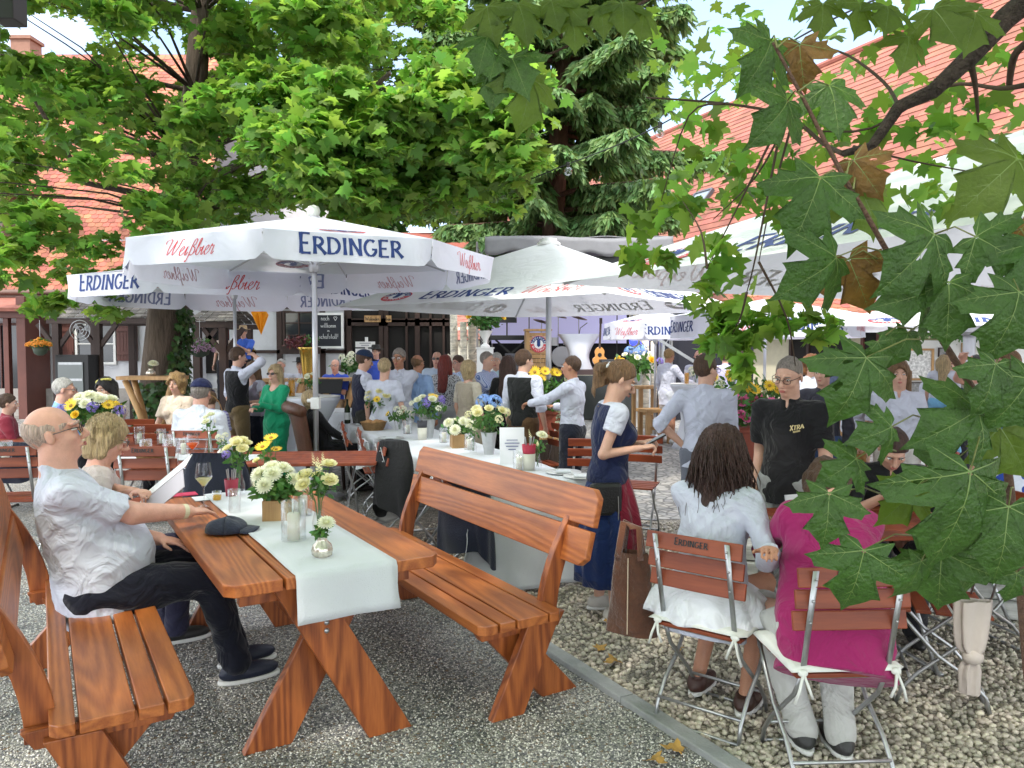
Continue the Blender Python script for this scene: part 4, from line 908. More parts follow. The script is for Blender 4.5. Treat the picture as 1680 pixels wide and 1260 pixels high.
bx = np.interp(ii, [0, 1], [tp[0].x, tp[3].x]); bz = ii*2.4; rr = .37+rng.uniform(.0, .12, n)
P = np.stack([bx+rr*np.cos(an), 14+rr*np.sin(an), bz], 1)-np.array(t1)
Zn = nrm(np.stack([np.cos(an), np.sin(an), np.full(n, .35)], 1)+rng.normal(size=(n, 3))*.35); A_ = rng.normal(size=(n, 3)); A_[:, 2] -= 1.5; Yn = nrm(A_-Zn*np.sum(A_*Zn, 1, keepdims=True))
V, F = scatter(LV, LF, P, np.cross(Yn, Zn), Yn, Zn, rng.uniform(.07, .12, n)); iv = link('ivy', npmesh('ivy', V, F), T1, IVY)
# --- conifer behind the stage
T2 = empty('spruce_tree', gp(905, 24), 0, 'tall conifer with drooping boughs and bare lower trunk behind the stage', 'tree'); t2 = T2.location
m = MB(); tz = [0, 3, 6, 9, 12, 16]; txx = [0, 0, .05, .25, .45, .6]
m.tube([(x, 0, z) for x, z in zip(txx, tz)], [.42, .38, .34, .28, .22, .12], 14); m.build('trunk', BARKR, T2, smooth=True)
nb = MB(); NP, ND = [], []
for i in range(125):
    z0 = random.uniform(-.5, .5)+4.3+ (i/125)**.9*12.2; az = i*2.399+random.uniform(-.3, .3); Lb = (5.4-.2*(z0-4))*random.uniform(.45, 1.1)
    if z0 < 6 : Lb *= .75
    x0 = np.interp(z0, tz, txx); d = Vector((math.cos(az), math.sin(az), 0)); pts = []
    for k in range(8):
        t = k/7; pts.append(Vector((x0, 0, z0))+d*(Lb*t)+Vector((0, 0, Lb*(.16*t-.42*t*t+.22*t**3))))
    nb.tube(pts, [.075*(1-t/8)+.008 for t in range(8)], 6)
    for k in range(int(Lb*30)):
        t = random.uniform(.18, 1)**.8; kk = min(6, int(t*7)); p = pts[kk].lerp(pts[kk+1], t*7-kk) if kk < 7 else pts[7]
        side_ = Vector((-d.y, d.x, 0))*random.choice((-1, 1)); sl_ = random.uniform(.3, 1.05)*(1.15-t*.7)
        twd = (side_*random.uniform(.5, 1)+d*.5).normalized()
        for q in range(7):
            f = q/6; pp = p+twd*(sl_*f)+Vector((0, 0, -.75*sl_*f*f-.1*f))
            for _ in range(3): NP.append(pp+Vector((random.gauss(0, .03), random.gauss(0, .03), random.gauss(0, .02)))); ND.append(twd*.7+Vector((random.gauss(0, .4), random.gauss(0, .4), -.75)))
nb.build('bough', BARKR, T2, smooth=True)
NP = np.array(NP); ND = nrm(np.array(ND)); A_ = rng.normal(size=ND.shape); Xn = nrm(np.cross(ND, A_))
bl = np.array([(-.06, 0, 0), (.06, 0, 0), (.16, .45, .02), (0, 1, -.05), (-.16, .45, .02)])
V, F = scatter(bl, np.array([[0, 1, 2, 3, 4]]), NP, Xn, ND, np.cross(Xn, ND), rng.uniform(.2, .42, len(NP))); link('crown', npmesh('crown', V, F), T2, NEEDLE)
# dark evergreen mass low behind the middle parasol
bk = empty('background_tree', gp(800, 27), 0, 'dark dense tree between the maple and the conifer', 'tree'); b0 = bk.location
m = MB(); m.tube([(0, 0, 0), (0, 0, 4), (.1, 0, 7)], [.3, .25, .1], 8); m.build('trunk', BARK, bk, smooth=True)
C, r = img_clumps(60, lambda x, y: 560 < x < 860 and -60 < y < 390, (26, 29), (.7, 1.2)); foliage('crown', clump_points(C, r, 150)-np.array(b0), .2, .34, mat('dark_leaf', (.035, .085, .015), .6, island=.5, trans=.3), bk)
# --- the maple overhead and right of the camera
T3 = empty('maple_tree', (4.6, 1.2, 0), 0, 'maple overhanging from the right with mossy branch, large dark near leaves', 'tree'); t3 = T3.location; L3 = lambda p: tuple(Vector(p)-t3)
m = MB(); m.tube([(0, 0, 0), (-.1, .1, 2), (-.2, .3, 3.5), (-.6, .2, 5.5), (-1.5, 0, 7)], [.28, .24, .22, .15, .06], 12); m.build('trunk', BARK, T3, smooth=True)
MOSS = mat('mossy_bark', (.07, .05, .04), .95, bump=4, bscale=45, var=.6, vscale=22)
mp3 = [at(1383, 252, 2.25), at(1430, 240, 2.2), at(1475, 175, 2.2), at(1530, 150, 2.15), at(1590, 95, 2.1), at(1650, 30, 2.05), at(1760, -60, 2.0), Vector((3.2, 1.7, 3.1)), Vector((4.45, 1.4, 3.4))]
m = MB(); m.tube([L3(p) for p in mp3], [.010, .014, .018, .021, .025, .029, .034, .07, .12], 10)
m.build('mossy_branch', MOSS, T3, smooth=True)
tw = MB()
def twig(pl, r0, r1, mb=tw):
    pts = [L3(at(x, y, Y)) for x, y, Y in pl]; n = len(pts); sp = smooth(pts, 4); k = len(sp)
    mb.tube(sp, [r0+(r1-r0)*i/(k-1) for i in range(k)], 6)
twig([(1383, 252, 2.25), (1350, 235, 2.4), (1290, 190, 2.5), (1190, 170, 2.6), (1060, 160, 2.7)], .008, .003)
twig([(1475, 175, 2.2), (1450, 135, 2.4), (1390, 90, 2.6), (1330, 72, 2.8)], .006, .003)
twig([(1590, 95, 2.1), (1600, 140, 2.2), (1605, 200, 2.3)], .012, .003)
twig([(1680, 140, 2.2), (1640, 145, 2.3), (1550, 142, 2.5), (1430, 210, 2.7), (1340, 215, 2.9)], .008, .003)
twig([(1700, 60, 2.1), (1665, 90, 2.2), (1655, 145, 2.3)], .013, .008)
for x0, y0, x1, y1, x2, y2 in ((1290, 200, 1240, 290, 1170, 360), (1265, 230, 1215, 330, 1160, 440), (1275, 240, 1240, 420, 1225, 480), (1300, 200, 1265, 330, 1245, 430), (1400, 240, 1500, 265, 1640, 290), (1245, 430, 1290, 520, 1305, 600), (1160, 440, 1150, 380, 1120, 330), (1190, 170, 1130, 190, 1085, 330), (1225, 480, 1215, 520, 1195, 560)):
    twig([(x0, y0, 2.5), (x1, y1, 2.6), (x2, y2, 2.7)], .0045, .0015)
tw.build('twig', TWIG, T3, smooth=True)
# mid-distance leaves (each a few centimetres) in clumps along the twigs
cl = []
for x, y, Y, r_, n in ((1090, 320, 2.9, .16, 26), (1120, 350, 2.8, .14, 20), (1060, 355, 2.9, .12, 14), (1045, 420, 2.8, .10, 16), (1085, 440, 2.7, .09, 14), (1170, 430, 2.7, .14, 26), (1200, 470, 2.7, .15, 30), (1150, 480, 2.7, .10, 18),
        (1190, 535, 2.7, .10, 34), (1230, 535, 2.7, .09, 34), (1180, 520, 2.7, .08, 16), (1280, 530, 2.7, .09, 30), (1330, 540, 2.7, .08, 22), (1225, 585, 2.7, .07, 20), (1222, 620, 2.7, .04, 8), (1360, 535, 2.7, .05, 10), (1160, 560, 2.7, .05, 10),
        (1150, 60, 4.5, .45, 70), (1200, 110, 3.8, .3, 42), (1130, 130, 4.2, .35, 44), (1180, 200, 3.3, .22, 34), (1230, 250, 3.0, .2, 30), (1165, 280, 3.2, .2, 32), (1240, 300, 3.0, .16, 26), (1330, 230, 2.9, .2, 30), (1370, 190, 2.9, .18, 26), (1420, 120, 3.0, .22, 20),
        (1290, 330, 2.6, .1, 12), (1270, 340, 3.0, .12, 14), (1500, 70, 2.8, .3, 18), (1440, 40, 2.6, .2, 14), (1560, 60, 2.6, .2, 12), (1640, 110, 2.6, .2, 12), (1660, 180, 2.6, .25, 22), (1600, 250, 2.8, .25, 34), (1540, 230, 2.9, .22, 28), (1500, 275, 2.8, .2, 24), (1640, 250, 2.6, .2, 24), (1460, 270, 2.8, .15, 16), (1580, 290, 2.5, .16, 22), (1350, 70, 3.6, .3, 30), (1290, 30, 3.4, .3, 24),
        (1650, 300, 2.4, .15, 14), (1235, 60, 3.2, .2, 20), (1440, 200, 2.8, .15, 16), (1280, 290, 2.9, .12, 14)):
    low_ = y > 300; cl.append(clump_points([at(x, y, Y)], [r_*(.72 if low_ else 1)], int(n*(.6 if low_ else .6)), .9))
Pm = np.concatenate(cl)-np.array(t3); foliage('small_leaves', Pm, .055, .10, LEAFL, T3, 1.2, .5)
# overhead crown that shades the near tables (above the picture)
n = 9000; P = np.stack([rng.uniform(-7, 7.5, n), rng.uniform(-5.5, 5.4, n), rng.uniform(0, 1, n)], 1); P[:, 2] = np.maximum(3.4, 1.68+.52*np.maximum(P[:, 1], 0)+.95)+P[:, 2]*2.2
foliage('crown', P-np.array(t3), .2, .3, LEAFM, T3)
# --- big near leaves
def bigleaf(root, px, py, ang, size, Y, tilt=0, roll=0, name='leaf', m=0, curl=.35, holes=()):
    "ang: image direction of the leaf tip (0 right, 90 down); size px from stalk junction to tip"
    s = size*.93/FPX*Y; J = at(px, py, Y)
    teeth = []
    hf = [(.05, -.05), (.12, -.13), (.26, -.16), (.42, -.20), (.37, -.08), (.33, .02), (.42, .04), (.58, .04), (.54, .12), (.62, .20), (.78, .30), (.66, .34), (.60, .44), (.50, .42), (.40, .42), (.26, .40), (.27, .48), (.30, .58), (.42, .70), (.30, .72), (.22, .80), (.13, .88), (.07, .93)]
    pl = [(0, 0.02)]+hf+[(0, 1.06)]+[(-x, y) for x, y in reversed(hf)]
    pl = densify(pl+[pl[0]], 2)[:-1]; N = len(pl); rg = random.Random(px*7+py)
    ax = [math.atan2(1, 0), math.atan2(.42, .78), math.atan2(.42, -.78), math.atan2(-.2, .42), math.atan2(-.2, -.42)]
    k1, k2, k3 = rg.uniform(.05, .5)+curl, rg.uniform(-.15, .45), rg.uniform(0, 6)
    def sh(x, y):
        a = math.atan2(y, x); r = math.hypot(x, y); dd = min(abs((a-q+math.pi) % (2*math.pi)-math.pi) for q in ax)
        z = -k1*(max(0, y-.1))**2*.9-(.25+k2)*abs(x)**1.7+.22*r*min(dd, .5)+.025*math.sin(x*9+k3)*math.sin(y*8)
        return Vector((x, y, z))
    mb = MB(); rings = [0.04, .25, .45, .62, .78, .9, 1.0]; vs = [sh(x*q, y*q+.02*(1-q)) for q in rings for x, y in pl]
    fs = []
    for j in range(len(rings)-1):
        for i in range(N):
            fs.append((j*N+i, j*N+(i+1) % N, (j+1)*N+(i+1) % N, (j+1)*N+i))
    if holes:
        hs = [(rg.uniform(-.45, .45), rg.uniform(.1, .75), rg.uniform(.02, .05)) for _ in range(holes)]
        fs = [f for f in fs if not any((sum(vs[q].x for q in f)/4-hx)**2+(sum(vs[q].y for q in f)/4-hy)**2 < hr*hr for hx, hy, hr in hs)]
    mb.add(vs, fs); mb.add([sh(x*.04, y*.04) for x, y in pl], [tuple(range(N))])
    mb.mi = 1
    def vein(a, b, w):
        n = 8; ps = [sh(a[0]+(b[0]-a[0])*i/n, a[1]+(b[1]-a[1])*i/n) for i in range(n+1)]
        d = Vector((b[0]-a[0], b[1]-a[1], 0)).normalized(); nn = Vector((-d.y, d.x, 0)); v = []
        for o in (.004, -.004):
            v = [p+nn*(sg*w*(1-.8*i/n))+Vector((0, 0, o)) for i, p in enumerate(ps) for sg in (-1, 1)]; mb.add(v, [(2*i, 2*i+1, 2*i+3, 2*i+2) for i in range(n)])
    for tx, ty in ((0, .98), (.70, .28), (-.70, .28), (.36, -.17), (-.36, -.17)):
        vein((0, .01), (tx, ty), .0075); L0 = math.hypot(tx, ty); dx, dy = tx/L0, ty/L0
        if L0 > .5:
            for q in (.35, .52, .68, .82):
                for sg in (-1, 1):
                    c_, s_ = math.cos(.75*sg), math.sin(.75*sg); vein((tx*q, ty*q), (tx*q+(dx*c_-dy*s_)*.24*(1.15-q), ty*q+(dx*s_+dy*c_)*.24*(1.15-q)), .003)
    # frame: facing the camera side, tip along ang
    a = R(ang); tip = Vector((math.cos(a), 0, -math.sin(a))); nrm_ = Vector((0, -1, 0))
    xx = tip.cross(nrm_); M3 = Matrix((xx, tip, nrm_)).transposed()
    rot = Matrix.Rotation(R(tilt), 3, xx) @ Matrix.Rotation(R(roll), 3, tip)
    M4 = Matrix.Translation(Vector(L3(J))) @ (rot @ M3).to_4x4() @ Matrix.Scale(s, 4)
    mb.v = [tuple(M4 @ Vector(v)) for v in mb.v]
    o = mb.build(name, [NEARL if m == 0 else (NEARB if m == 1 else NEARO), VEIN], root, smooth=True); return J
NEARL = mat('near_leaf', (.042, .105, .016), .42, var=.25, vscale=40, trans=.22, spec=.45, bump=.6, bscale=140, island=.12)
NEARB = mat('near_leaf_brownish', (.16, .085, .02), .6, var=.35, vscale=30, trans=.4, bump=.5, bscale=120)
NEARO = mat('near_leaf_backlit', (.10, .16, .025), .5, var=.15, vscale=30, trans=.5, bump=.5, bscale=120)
VEIN = mat('leaf_vein', (.16, .24, .06), .5)
stem = [(1268, 70), (1282, 95), (1317, 160), (1350, 225), (1387, 295), (1420, 350), (1460, 420), (1505, 492), (1545, 557), (1585, 620), (1621, 680), (1644, 725), (1653, 770), (1662, 850), (1672, 930), (1680, 1020), (1700, 1250)]
sm = MB(); SP = [L3(at(x, y, 1.12-.0001*i)) for i, (x, y) in enumerate(stem)]; sp2 = smooth(SP, 4); sm.tube(sp2, [.0022+.0055*i/len(sp2) for i in range(len(sp2))], 8); sm.build('shoot_stem', mat('shoot_bark', (.10, .05, .03), .7, var=.3, vscale=60, bump=.6, bscale=200), T3, smooth=True)
BLV = [  # px, py, tip angle, size, depth, tilt, roll, material, attach px, py
 (1422, 586, 112, 125, 1.02, 8, 0, 0, 1545, 557, 3), (1592, 772, 100, 185, .98, 6, -6, 0, 1621, 690, 2), (1361, 808, 96, 98, 1.0, 10, 8, 0, 1470, 820, 0), (1418, 902, 103, 120, 1.0, 4, 14, 0, 1512, 880, 0),
 (1512, 920, 105, 85, 1.04, 0, -25, 0, 1560, 860, 1), (1545, 905, 90, 118, 1.05, -4, 30, 0, 1590, 850, 1), (1585, 890, 75, 115, 1.06, 5, -20, 0, 1640, 860, 0), (1655, 830, 100, 135, .98, 10, 20, 0, 1662, 800, 0),
 (1606, 672, 155, 128, 1.05, 20, 10, 0, 1621, 680, 0), (1634, 596, 105, 100, 1.02, 10, -10, 0, 1660, 560, 0), (1463, 700, 160, 82, 1.03, 25, 0, 0, 1530, 690, 0), (1405, 752, 150, 78, 1.04, 25, 10, 0, 1470, 740, 0),
 (1360, 140, 82, 92, 1.15, 25, 0, 0, 1310, 150, 0), (1265, 66, 112, 105, 1.16, 20, -25, 0, 1275, 78, 0), (1292, 165, 122, 98, 1.14, 25, -20, 0, 1317, 160, 0), (1346, 290, 112, 128, 1.1, 15, 8, 0, 1387, 295, 0),
 (1400, 262, 60, 80, 1.14, 20, 20, 1, 1387, 295, 4), (1312, 72, 85, 78, 1.18, 0, 30, 1, 1275, 78, 0), (1405, 300, 62, 98, 1.15, 10, -10, 3, 1400, 310, 5), (1372, 422, 140, 118, 1.08, 20, -15, 0, 1458, 415, 0),
 (1392, 424, 70, 98, 1.12, 10, 20, 1, 1440, 425, 2), (1533, 384, 130, 140, 1.04, 20, -12, 0, 1470, 430, 1), (1600, 388, 40, 105, 1.06, 30, 10, 0, 1533, 384, 1), (1556, 462, 95, 110, 1.06, 15, 18, 0, 1520, 510, 0),
 (1530, 478, 165, 108, 1.08, 30, 0, 0, 1510, 500, 0), (1672, 478, 105, 125, 1.0, 10, 0, 0, 1640, 440, 0), (1690, 400, 100, 100, 1.04, 20, 0, 0, 1660, 380, 0), (1665, 392, 5, 70, 1.1, 60, 0, 1, 1600, 388, 0),
 (1440, 560, 60, 50, 1.06, 0, 0, 0, 1500, 540, 0), (1640, 700, 60, 110, 1.06, 10, 15, 3, 1621, 680, 0), (1560, 760, 140, 90, 1.1, 10, 0, 0, 1640, 725, 0), (1490, 545, 115, 60, 1.1, 20, 0, 0, 1530, 545, 0),
 (1500, 800, 130, 85, 1.08, 15, 0, 3, 1560, 790, 0), (1690, 620, 120, 110, 1.02, 0, 0, 0, 1690, 560, 0), (1668, 940, 95, 60, 1.03, 0, 0, 0, 1665, 900, 0), (1405, 610, 200, 70, 1.05, 20, 0, 0, 1440, 590, 0)]
STK = mat('leaf_stalk', (.16, .17, .05), .5)
for (px, py, ang, sz, Yd_, ti, ro, mi_, ax_, ay_, ho) in BLV:
    bigleaf(T3, px, py, ang, sz, Yd_, ti, ro, m=mi_, holes=ho)
    J = L3(at(px, py, Yd_)); Q = L3(at(ax_, ay_, 1.11)); pt_ = MB(); pt_.tube([Q, (Vector(Q)+Vector(J))/2+Vector((0, 0, .012)), J], [.0016, .0011, .0011], 5); pt_.build('leaf_stalk', STK, T3, smooth=True)
# larger translucent leaves at the top of the picture
for (px, py, ang, sz) in ((800, 10, 100, 70), (850, 5, 80, 75), (905, 0, 95, 60), (815, 90, 110, 60), (840, 95, 70, 85), (868, 125, 95, 95), (820, 115, 95, 70), (985, 10, 100, 60), (940, 35, 85, 62), (1020, 5, 100, 68), (1055, 20, 80, 58), (930, 10, 60, 50), (870, 30, 110, 50), (800, 60, 100, 70), (1455, 10, 100, 75), (1490, 60, 100, 70), (1410, 5, 100, 70), (1600, 20, 110, 80), (1530, 15, 80, 90), (1670, 260, 130, 130), (1350, 5, 100, 60)):
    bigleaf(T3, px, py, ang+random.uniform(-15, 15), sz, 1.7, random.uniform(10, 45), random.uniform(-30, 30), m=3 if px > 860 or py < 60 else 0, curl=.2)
tw2 = MB(); twig([(1200, -60, 1.75), (1080, -10, 1.75), (960, 60, 1.75), (885, 95, 1.72), (840, 100, 1.7)], .004, .002, tw2); twig([(960, 60, 1.75), (900, 30, 1.73), (820, 10, 1.7)], .002, .001, tw2); twig([(1200, -60, 1.75), (1500, -40, 1.8), (1800, -60, 1.9)], .005, .006, tw2); tw2.build('twig', TWIG, T3, smooth=True)
# fallen leaves lying on the stones
for px, py, a in ((983, 1062, .3), (1105, 1228, 1.2), (1005, 1085, 2), (1112, 1065, 3), (1078, 1247, 4), (1240, 965, 1), (1000, 1018, 5)):
    g_ = at(px, py, z=.022); M_ = Matrix.Translation(g_) @ Matrix.Rotation(a, 4, 'Z') @ Matrix.Rotation(.15, 4, 'X') @ Matrix.Scale(random.uniform(.05, .09), 4)
    mb = MB(); mb.M = M_; mb.add([(x, y-.35, .25*abs(x)+.1*math.sin(y*6)) for x, y in LP], [tuple(range(len(LP)))])
    o = mb.build('fallen_leaf', mat('yellow_leaf', (.42, .27, .06), .7, island=.3, var=.3, vscale=30), None, solid=.002)
    tag(o, {983: 'yellow-brown maple leaf lying on the pebbles below the girl', 1105: 'curled dry leaf on the pebbles at the bottom by the kerb', 1005: 'small yellow leaf beside the larger one near the brown bag', 1112: 'tiny dry leaf on pebbles under the white tunic', 1078: 'dry leaf on the gravel just inside the kerb', 1240: 'yellow leaf on pebbles under the brown table', 1000: 'yellow leaf beside the girl\'s white sneaker'}[px], 'leaf', 'fallen yellow leaves')
# ---------------------------------------------------------------- people: smooth distance fields turned into one continuous surface
import openvdb
class Field:
    def __init__(s, lo, hi, vox):
        s.lo = np.array(lo, float); s.v = vox; n = np.maximum(4, np.ceil((np.array(hi)-s.lo)/vox).astype(int)+1)
        s.ax = [(s.lo[i]+vox*np.arange(n[i])).astype(np.float32) for i in range(3)]; s.D = np.full(n, .5, np.float32)
    def sl(s, lo, hi): return tuple(slice(max(0, int((lo[i]-s.lo[i])/s.v)), max(0, int((hi[i]-s.lo[i])/s.v)+2)) for i in range(3))
    def grid(s, q): return s.ax[0][q[0], None, None], s.ax[1][None, q[1], None], s.ax[2][None, None, q[2]]
    def put(s, q, d, k, sub=False):
        a = s.D[q]
        if a.size == 0: return
        if sub: s.D[q] = np.maximum(a, -d); return
        if k > 0: h = np.maximum(k-np.abs(a-d), 0)/k; s.D[q] = np.minimum(a, d)-h*h*k*.25
        else: s.D[q] = np.minimum(a, d)
    def cone(s, a, b, ra, rb, k=.02, flat=None, sub=False, grow=0, end=None):
        "tapered limb a->b; flat=(axis vector, factor) squashes it along that axis"
        a, b = np.array(a, float), np.array(b, float); ra, rb = ra+grow, rb+grow; r = max(ra, rb)+.05+k
        q = s.sl(np.minimum(a, b)-r, np.maximum(a, b)+r); x, y, z = s.grid(q); ab = b-a; L2 = float(ab@ab)+1e-9
        dx, dy, dz = x-a[0], y-a[1], z-a[2]; t = np.clip((dx*ab[0]+dy*ab[1]+dz*ab[2])/L2, 0, 1)
        px, py, pz = dx-t*ab[0], dy-t*ab[1], dz-t*ab[2]; d2 = px*px+py*py+pz*pz
        if flat is not None:
            f, fac = np.array(flat[0], float), flat[1]; f /= np.linalg.norm(f); g = px*f[0]+py*f[1]+pz*f[2]; d2 = d2+g*g*(1/fac**2-1)
        d = np.sqrt(d2)-(ra+(rb-ra)*t)
        if end is not None: e0 = a+ab*end; u = ab/math.sqrt(L2); d = np.maximum(d, (x-e0[0])*u[0]+(y-e0[1])*u[1]+(z-e0[2])*u[2])
        s.put(q, d, k, sub)
    def ell(s, c, r, M=None, k=.02, sub=False, grow=0):
        c = np.array(c, float); r = np.array(r, float)+grow; R_ = r.max()+.05+k; q = s.sl(c-R_, c+R_); x, y, z = s.grid(q); dx, dy, dz = x-c[0], y-c[1], z-c[2]
        M = np.eye(3) if M is None else M
        u = [(dx*M[0, i]+dy*M[1, i]+dz*M[2, i])/r[i] for i in range(3)]
        n = np.sqrt(u[0]**2+u[1]**2+u[2]**2); m = np.sqrt((u[0]/r[0])**2+(u[1]/r[1])**2+(u[2]/r[2])**2)+1e-6
        s.put(q, n*(n-1)/m, k, sub)
    def cut(s, p, n, box=None):
        "remove what lies on the n side of the plane through p"
        q = (slice(None),)*3 if box is None else s.sl(*box); x, y, z = s.grid(q); n = np.array(n, float); n /= np.linalg.norm(n)
        d = (x-p[0])*n[0]+(y-p[1])*n[1]+(z-p[2])*n[2]; s.D[q] = np.maximum(s.D[q], d.astype(np.float32))
    def wrinkle(s, amp, f=1.0, ph=0):
        x, y, z = s.grid((slice(None),)*3)
        def rd(v): return np.abs(np.sin(v))**.7
        w_ = .8-rd(f*(15*z+7*x+5*y)+ph+1.8*np.sin(f*(9*y+6*x)+ph))*.6-rd(f*(24*z-17*x+9*y)+2.1*np.sin(f*(13*x-8*z)+ph))*.4-rd(f*(26*x+22*y+9*z)+1.9*np.sin(f*14*z))*.22
        s.D -= (amp*2.6*w_).astype(np.float32)
    def noise(s, amp, fx, fy, fz, ph=0):
        x, y, z = s.grid((slice(None),)*3); s.D += (amp*(np.sin(fx*x+ph+1.5*np.sin(fz*z*.5))*np.sin(fy*y+1.3*ph+1.2*np.sin(fz*z*.7+2))+.5*np.sin(fz*z+fx*.6*x))).astype(np.float32)
    def mesh(s, name):
        g = openvdb.FloatGrid(.5); D = s.D.copy(); D[[0, -1]] = .5; D[:, [0, -1]] = .5; D[:, :, [0, -1]] = .5
        g.copyFromArray(np.ascontiguousarray(np.clip(D, -.2, .5), dtype=np.float32)); P, Q = g.convertToQuads(isovalue=0.0)
        P = np.array(P, float)
        if len(P) == 0: return bpy.data.meshes.new(name)
        P = P*s.v if P.max() > 1.01*max(D.shape)*s.v or True and abs(P.max()-round(P.max())) >= 0 and P.max() > s.v*max(D.shape)*1.5 else P
        P += s.lo; Q = np.array(Q)
        v = P[Q]; n = np.cross(v[:, 2]-v[:, 0], v[:, 3]-v[:, 1]); vol = np.sum(n*v.mean(1))
        if vol < 0: Q = Q[:, ::-1]
        return npmesh(name, P, Q)
def Rz(a): return np.array([[math.cos(a), -math.sin(a), 0], [math.sin(a), math.cos(a), 0], [0, 0, 1]])
def Rx(a): return np.array([[1, 0, 0], [0, math.cos(a), -math.sin(a)], [0, math.sin(a), math.cos(a)]])
def Ry(a): return np.array([[math.cos(a), 0, math.sin(a)], [0, 1, 0], [-math.sin(a), 0, math.cos(a)]])
def cloth(name, col, pat=None):
    return mat('cloth_'+name, col, .9, bump=1, bscale=5.5, var=.05, vscale=4, sheen=.15, spec=.2, detail=3, bdist=.042, bwarp=1.6)
def pattern_cloth(name, c1, c2, kind, sc):
    if name in _mc: return _mc[name]
    m = bpy.data.materials.new(name); m.use_nodes = True; t = m.node_tree; b = t.nodes['Principled BSDF']; N = t.nodes.new; L = t.links.new; b.inputs['Roughness'].default_value = .9
    co = N('ShaderNodeTexCoord'); mx = N('ShaderNodeMixRGB'); mx.inputs[1].default_value = (*c1, 1); mx.inputs[2].default_value = (*c2, 1)
    if kind == 'flower': n = N('ShaderNodeTexVoronoi'); n.inputs['Scale'].default_value = sc; L(co.outputs['Object'], n.inputs[0]); r = N('ShaderNodeMath'); r.operation = 'LESS_THAN'; r.inputs[1].default_value = .42; L(n.outputs[0], r.inputs[0])
    elif kind == 'check': n = N('ShaderNodeTexChecker'); n.inputs['Scale'].default_value = sc; L(co.outputs['Object'], n.inputs[0]); r = N('ShaderNodeMath'); r.operation = 'MULTIPLY'; r.inputs[1].default_value = .8; L(n.outputs['Fac'], r.inputs[0])
    else:
        n = N('ShaderNodeTexWave'); n.bands_direction = 'X' if kind == 'stripe' else 'Z'; n.inputs['Scale'].default_value = sc; n.inputs['Distortion'].default_value = .6; L(co.outputs['Object'], n.inputs[0]); r = N('ShaderNodeMath'); r.operation = 'GREATER_THAN'; r.inputs[1].default_value = .6; L(n.outputs['Fac'], r.inputs[0])
    L(r.outputs[0], mx.inputs[0]); L(mx.outputs[0], b.inputs['Base Color']); _mc[name] = m; return m
SKIN = {'fair': mat('skin_fair', (.58, .34, .25), .5, sss=.12, var=.08, vscale=14, bump=.25, bscale=180), 'pink': mat('skin_pink', (.60, .32, .24), .5, sss=.12, var=.12, vscale=16, bump=.25, bscale=180), 'tan': mat('skin_tan', (.42, .20, .12), .5, sss=.1, var=.08, vscale=14, bump=.25, bscale=180)}
EYEW = mat('eye_white', (.7, .68, .65), .2); EYED = mat('eye_iris', (.03, .025, .02), .15); LIPS = mat('lips', (.42, .13, .11), .45)
def hairm(name, col): return mat('hair_'+name, col, .45, var=.45, vscale=16, stretch=(7, 7, .7), bump=1.6, bscale=28, spec=.5)
HAIR = {'fuzz': hairm('fuzz', (.62, .46, .38)), 'white': hairm('white', (.55, .53, .5)), 'grey': hairm('grey', (.30, .26, .23)), 'dark': hairm('dark', (.06, .027, .020)), 'brown': hairm('brown', (.09, .045, .022)), 'blond': hairm('blond', (.40, .25, .10)), 'lblond': hairm('light_blond', (.50, .37, .2)), 'red': hairm('red', (.22, .03, .02)), 'auburn': hairm('auburn', (.26, .10, .03)), 'lbrown': hairm('light_brown', (.2, .11, .05)), 'black': hairm('black', (.01, .008, .008))}
GLS = mat('glasses_frame', (.02, .012, .01), .3); LENS = glass('lens', (.9, .9, .9)); SUNL = mat('sunglass_lens', (.02, .012, .012), .08)
NP_ = 0
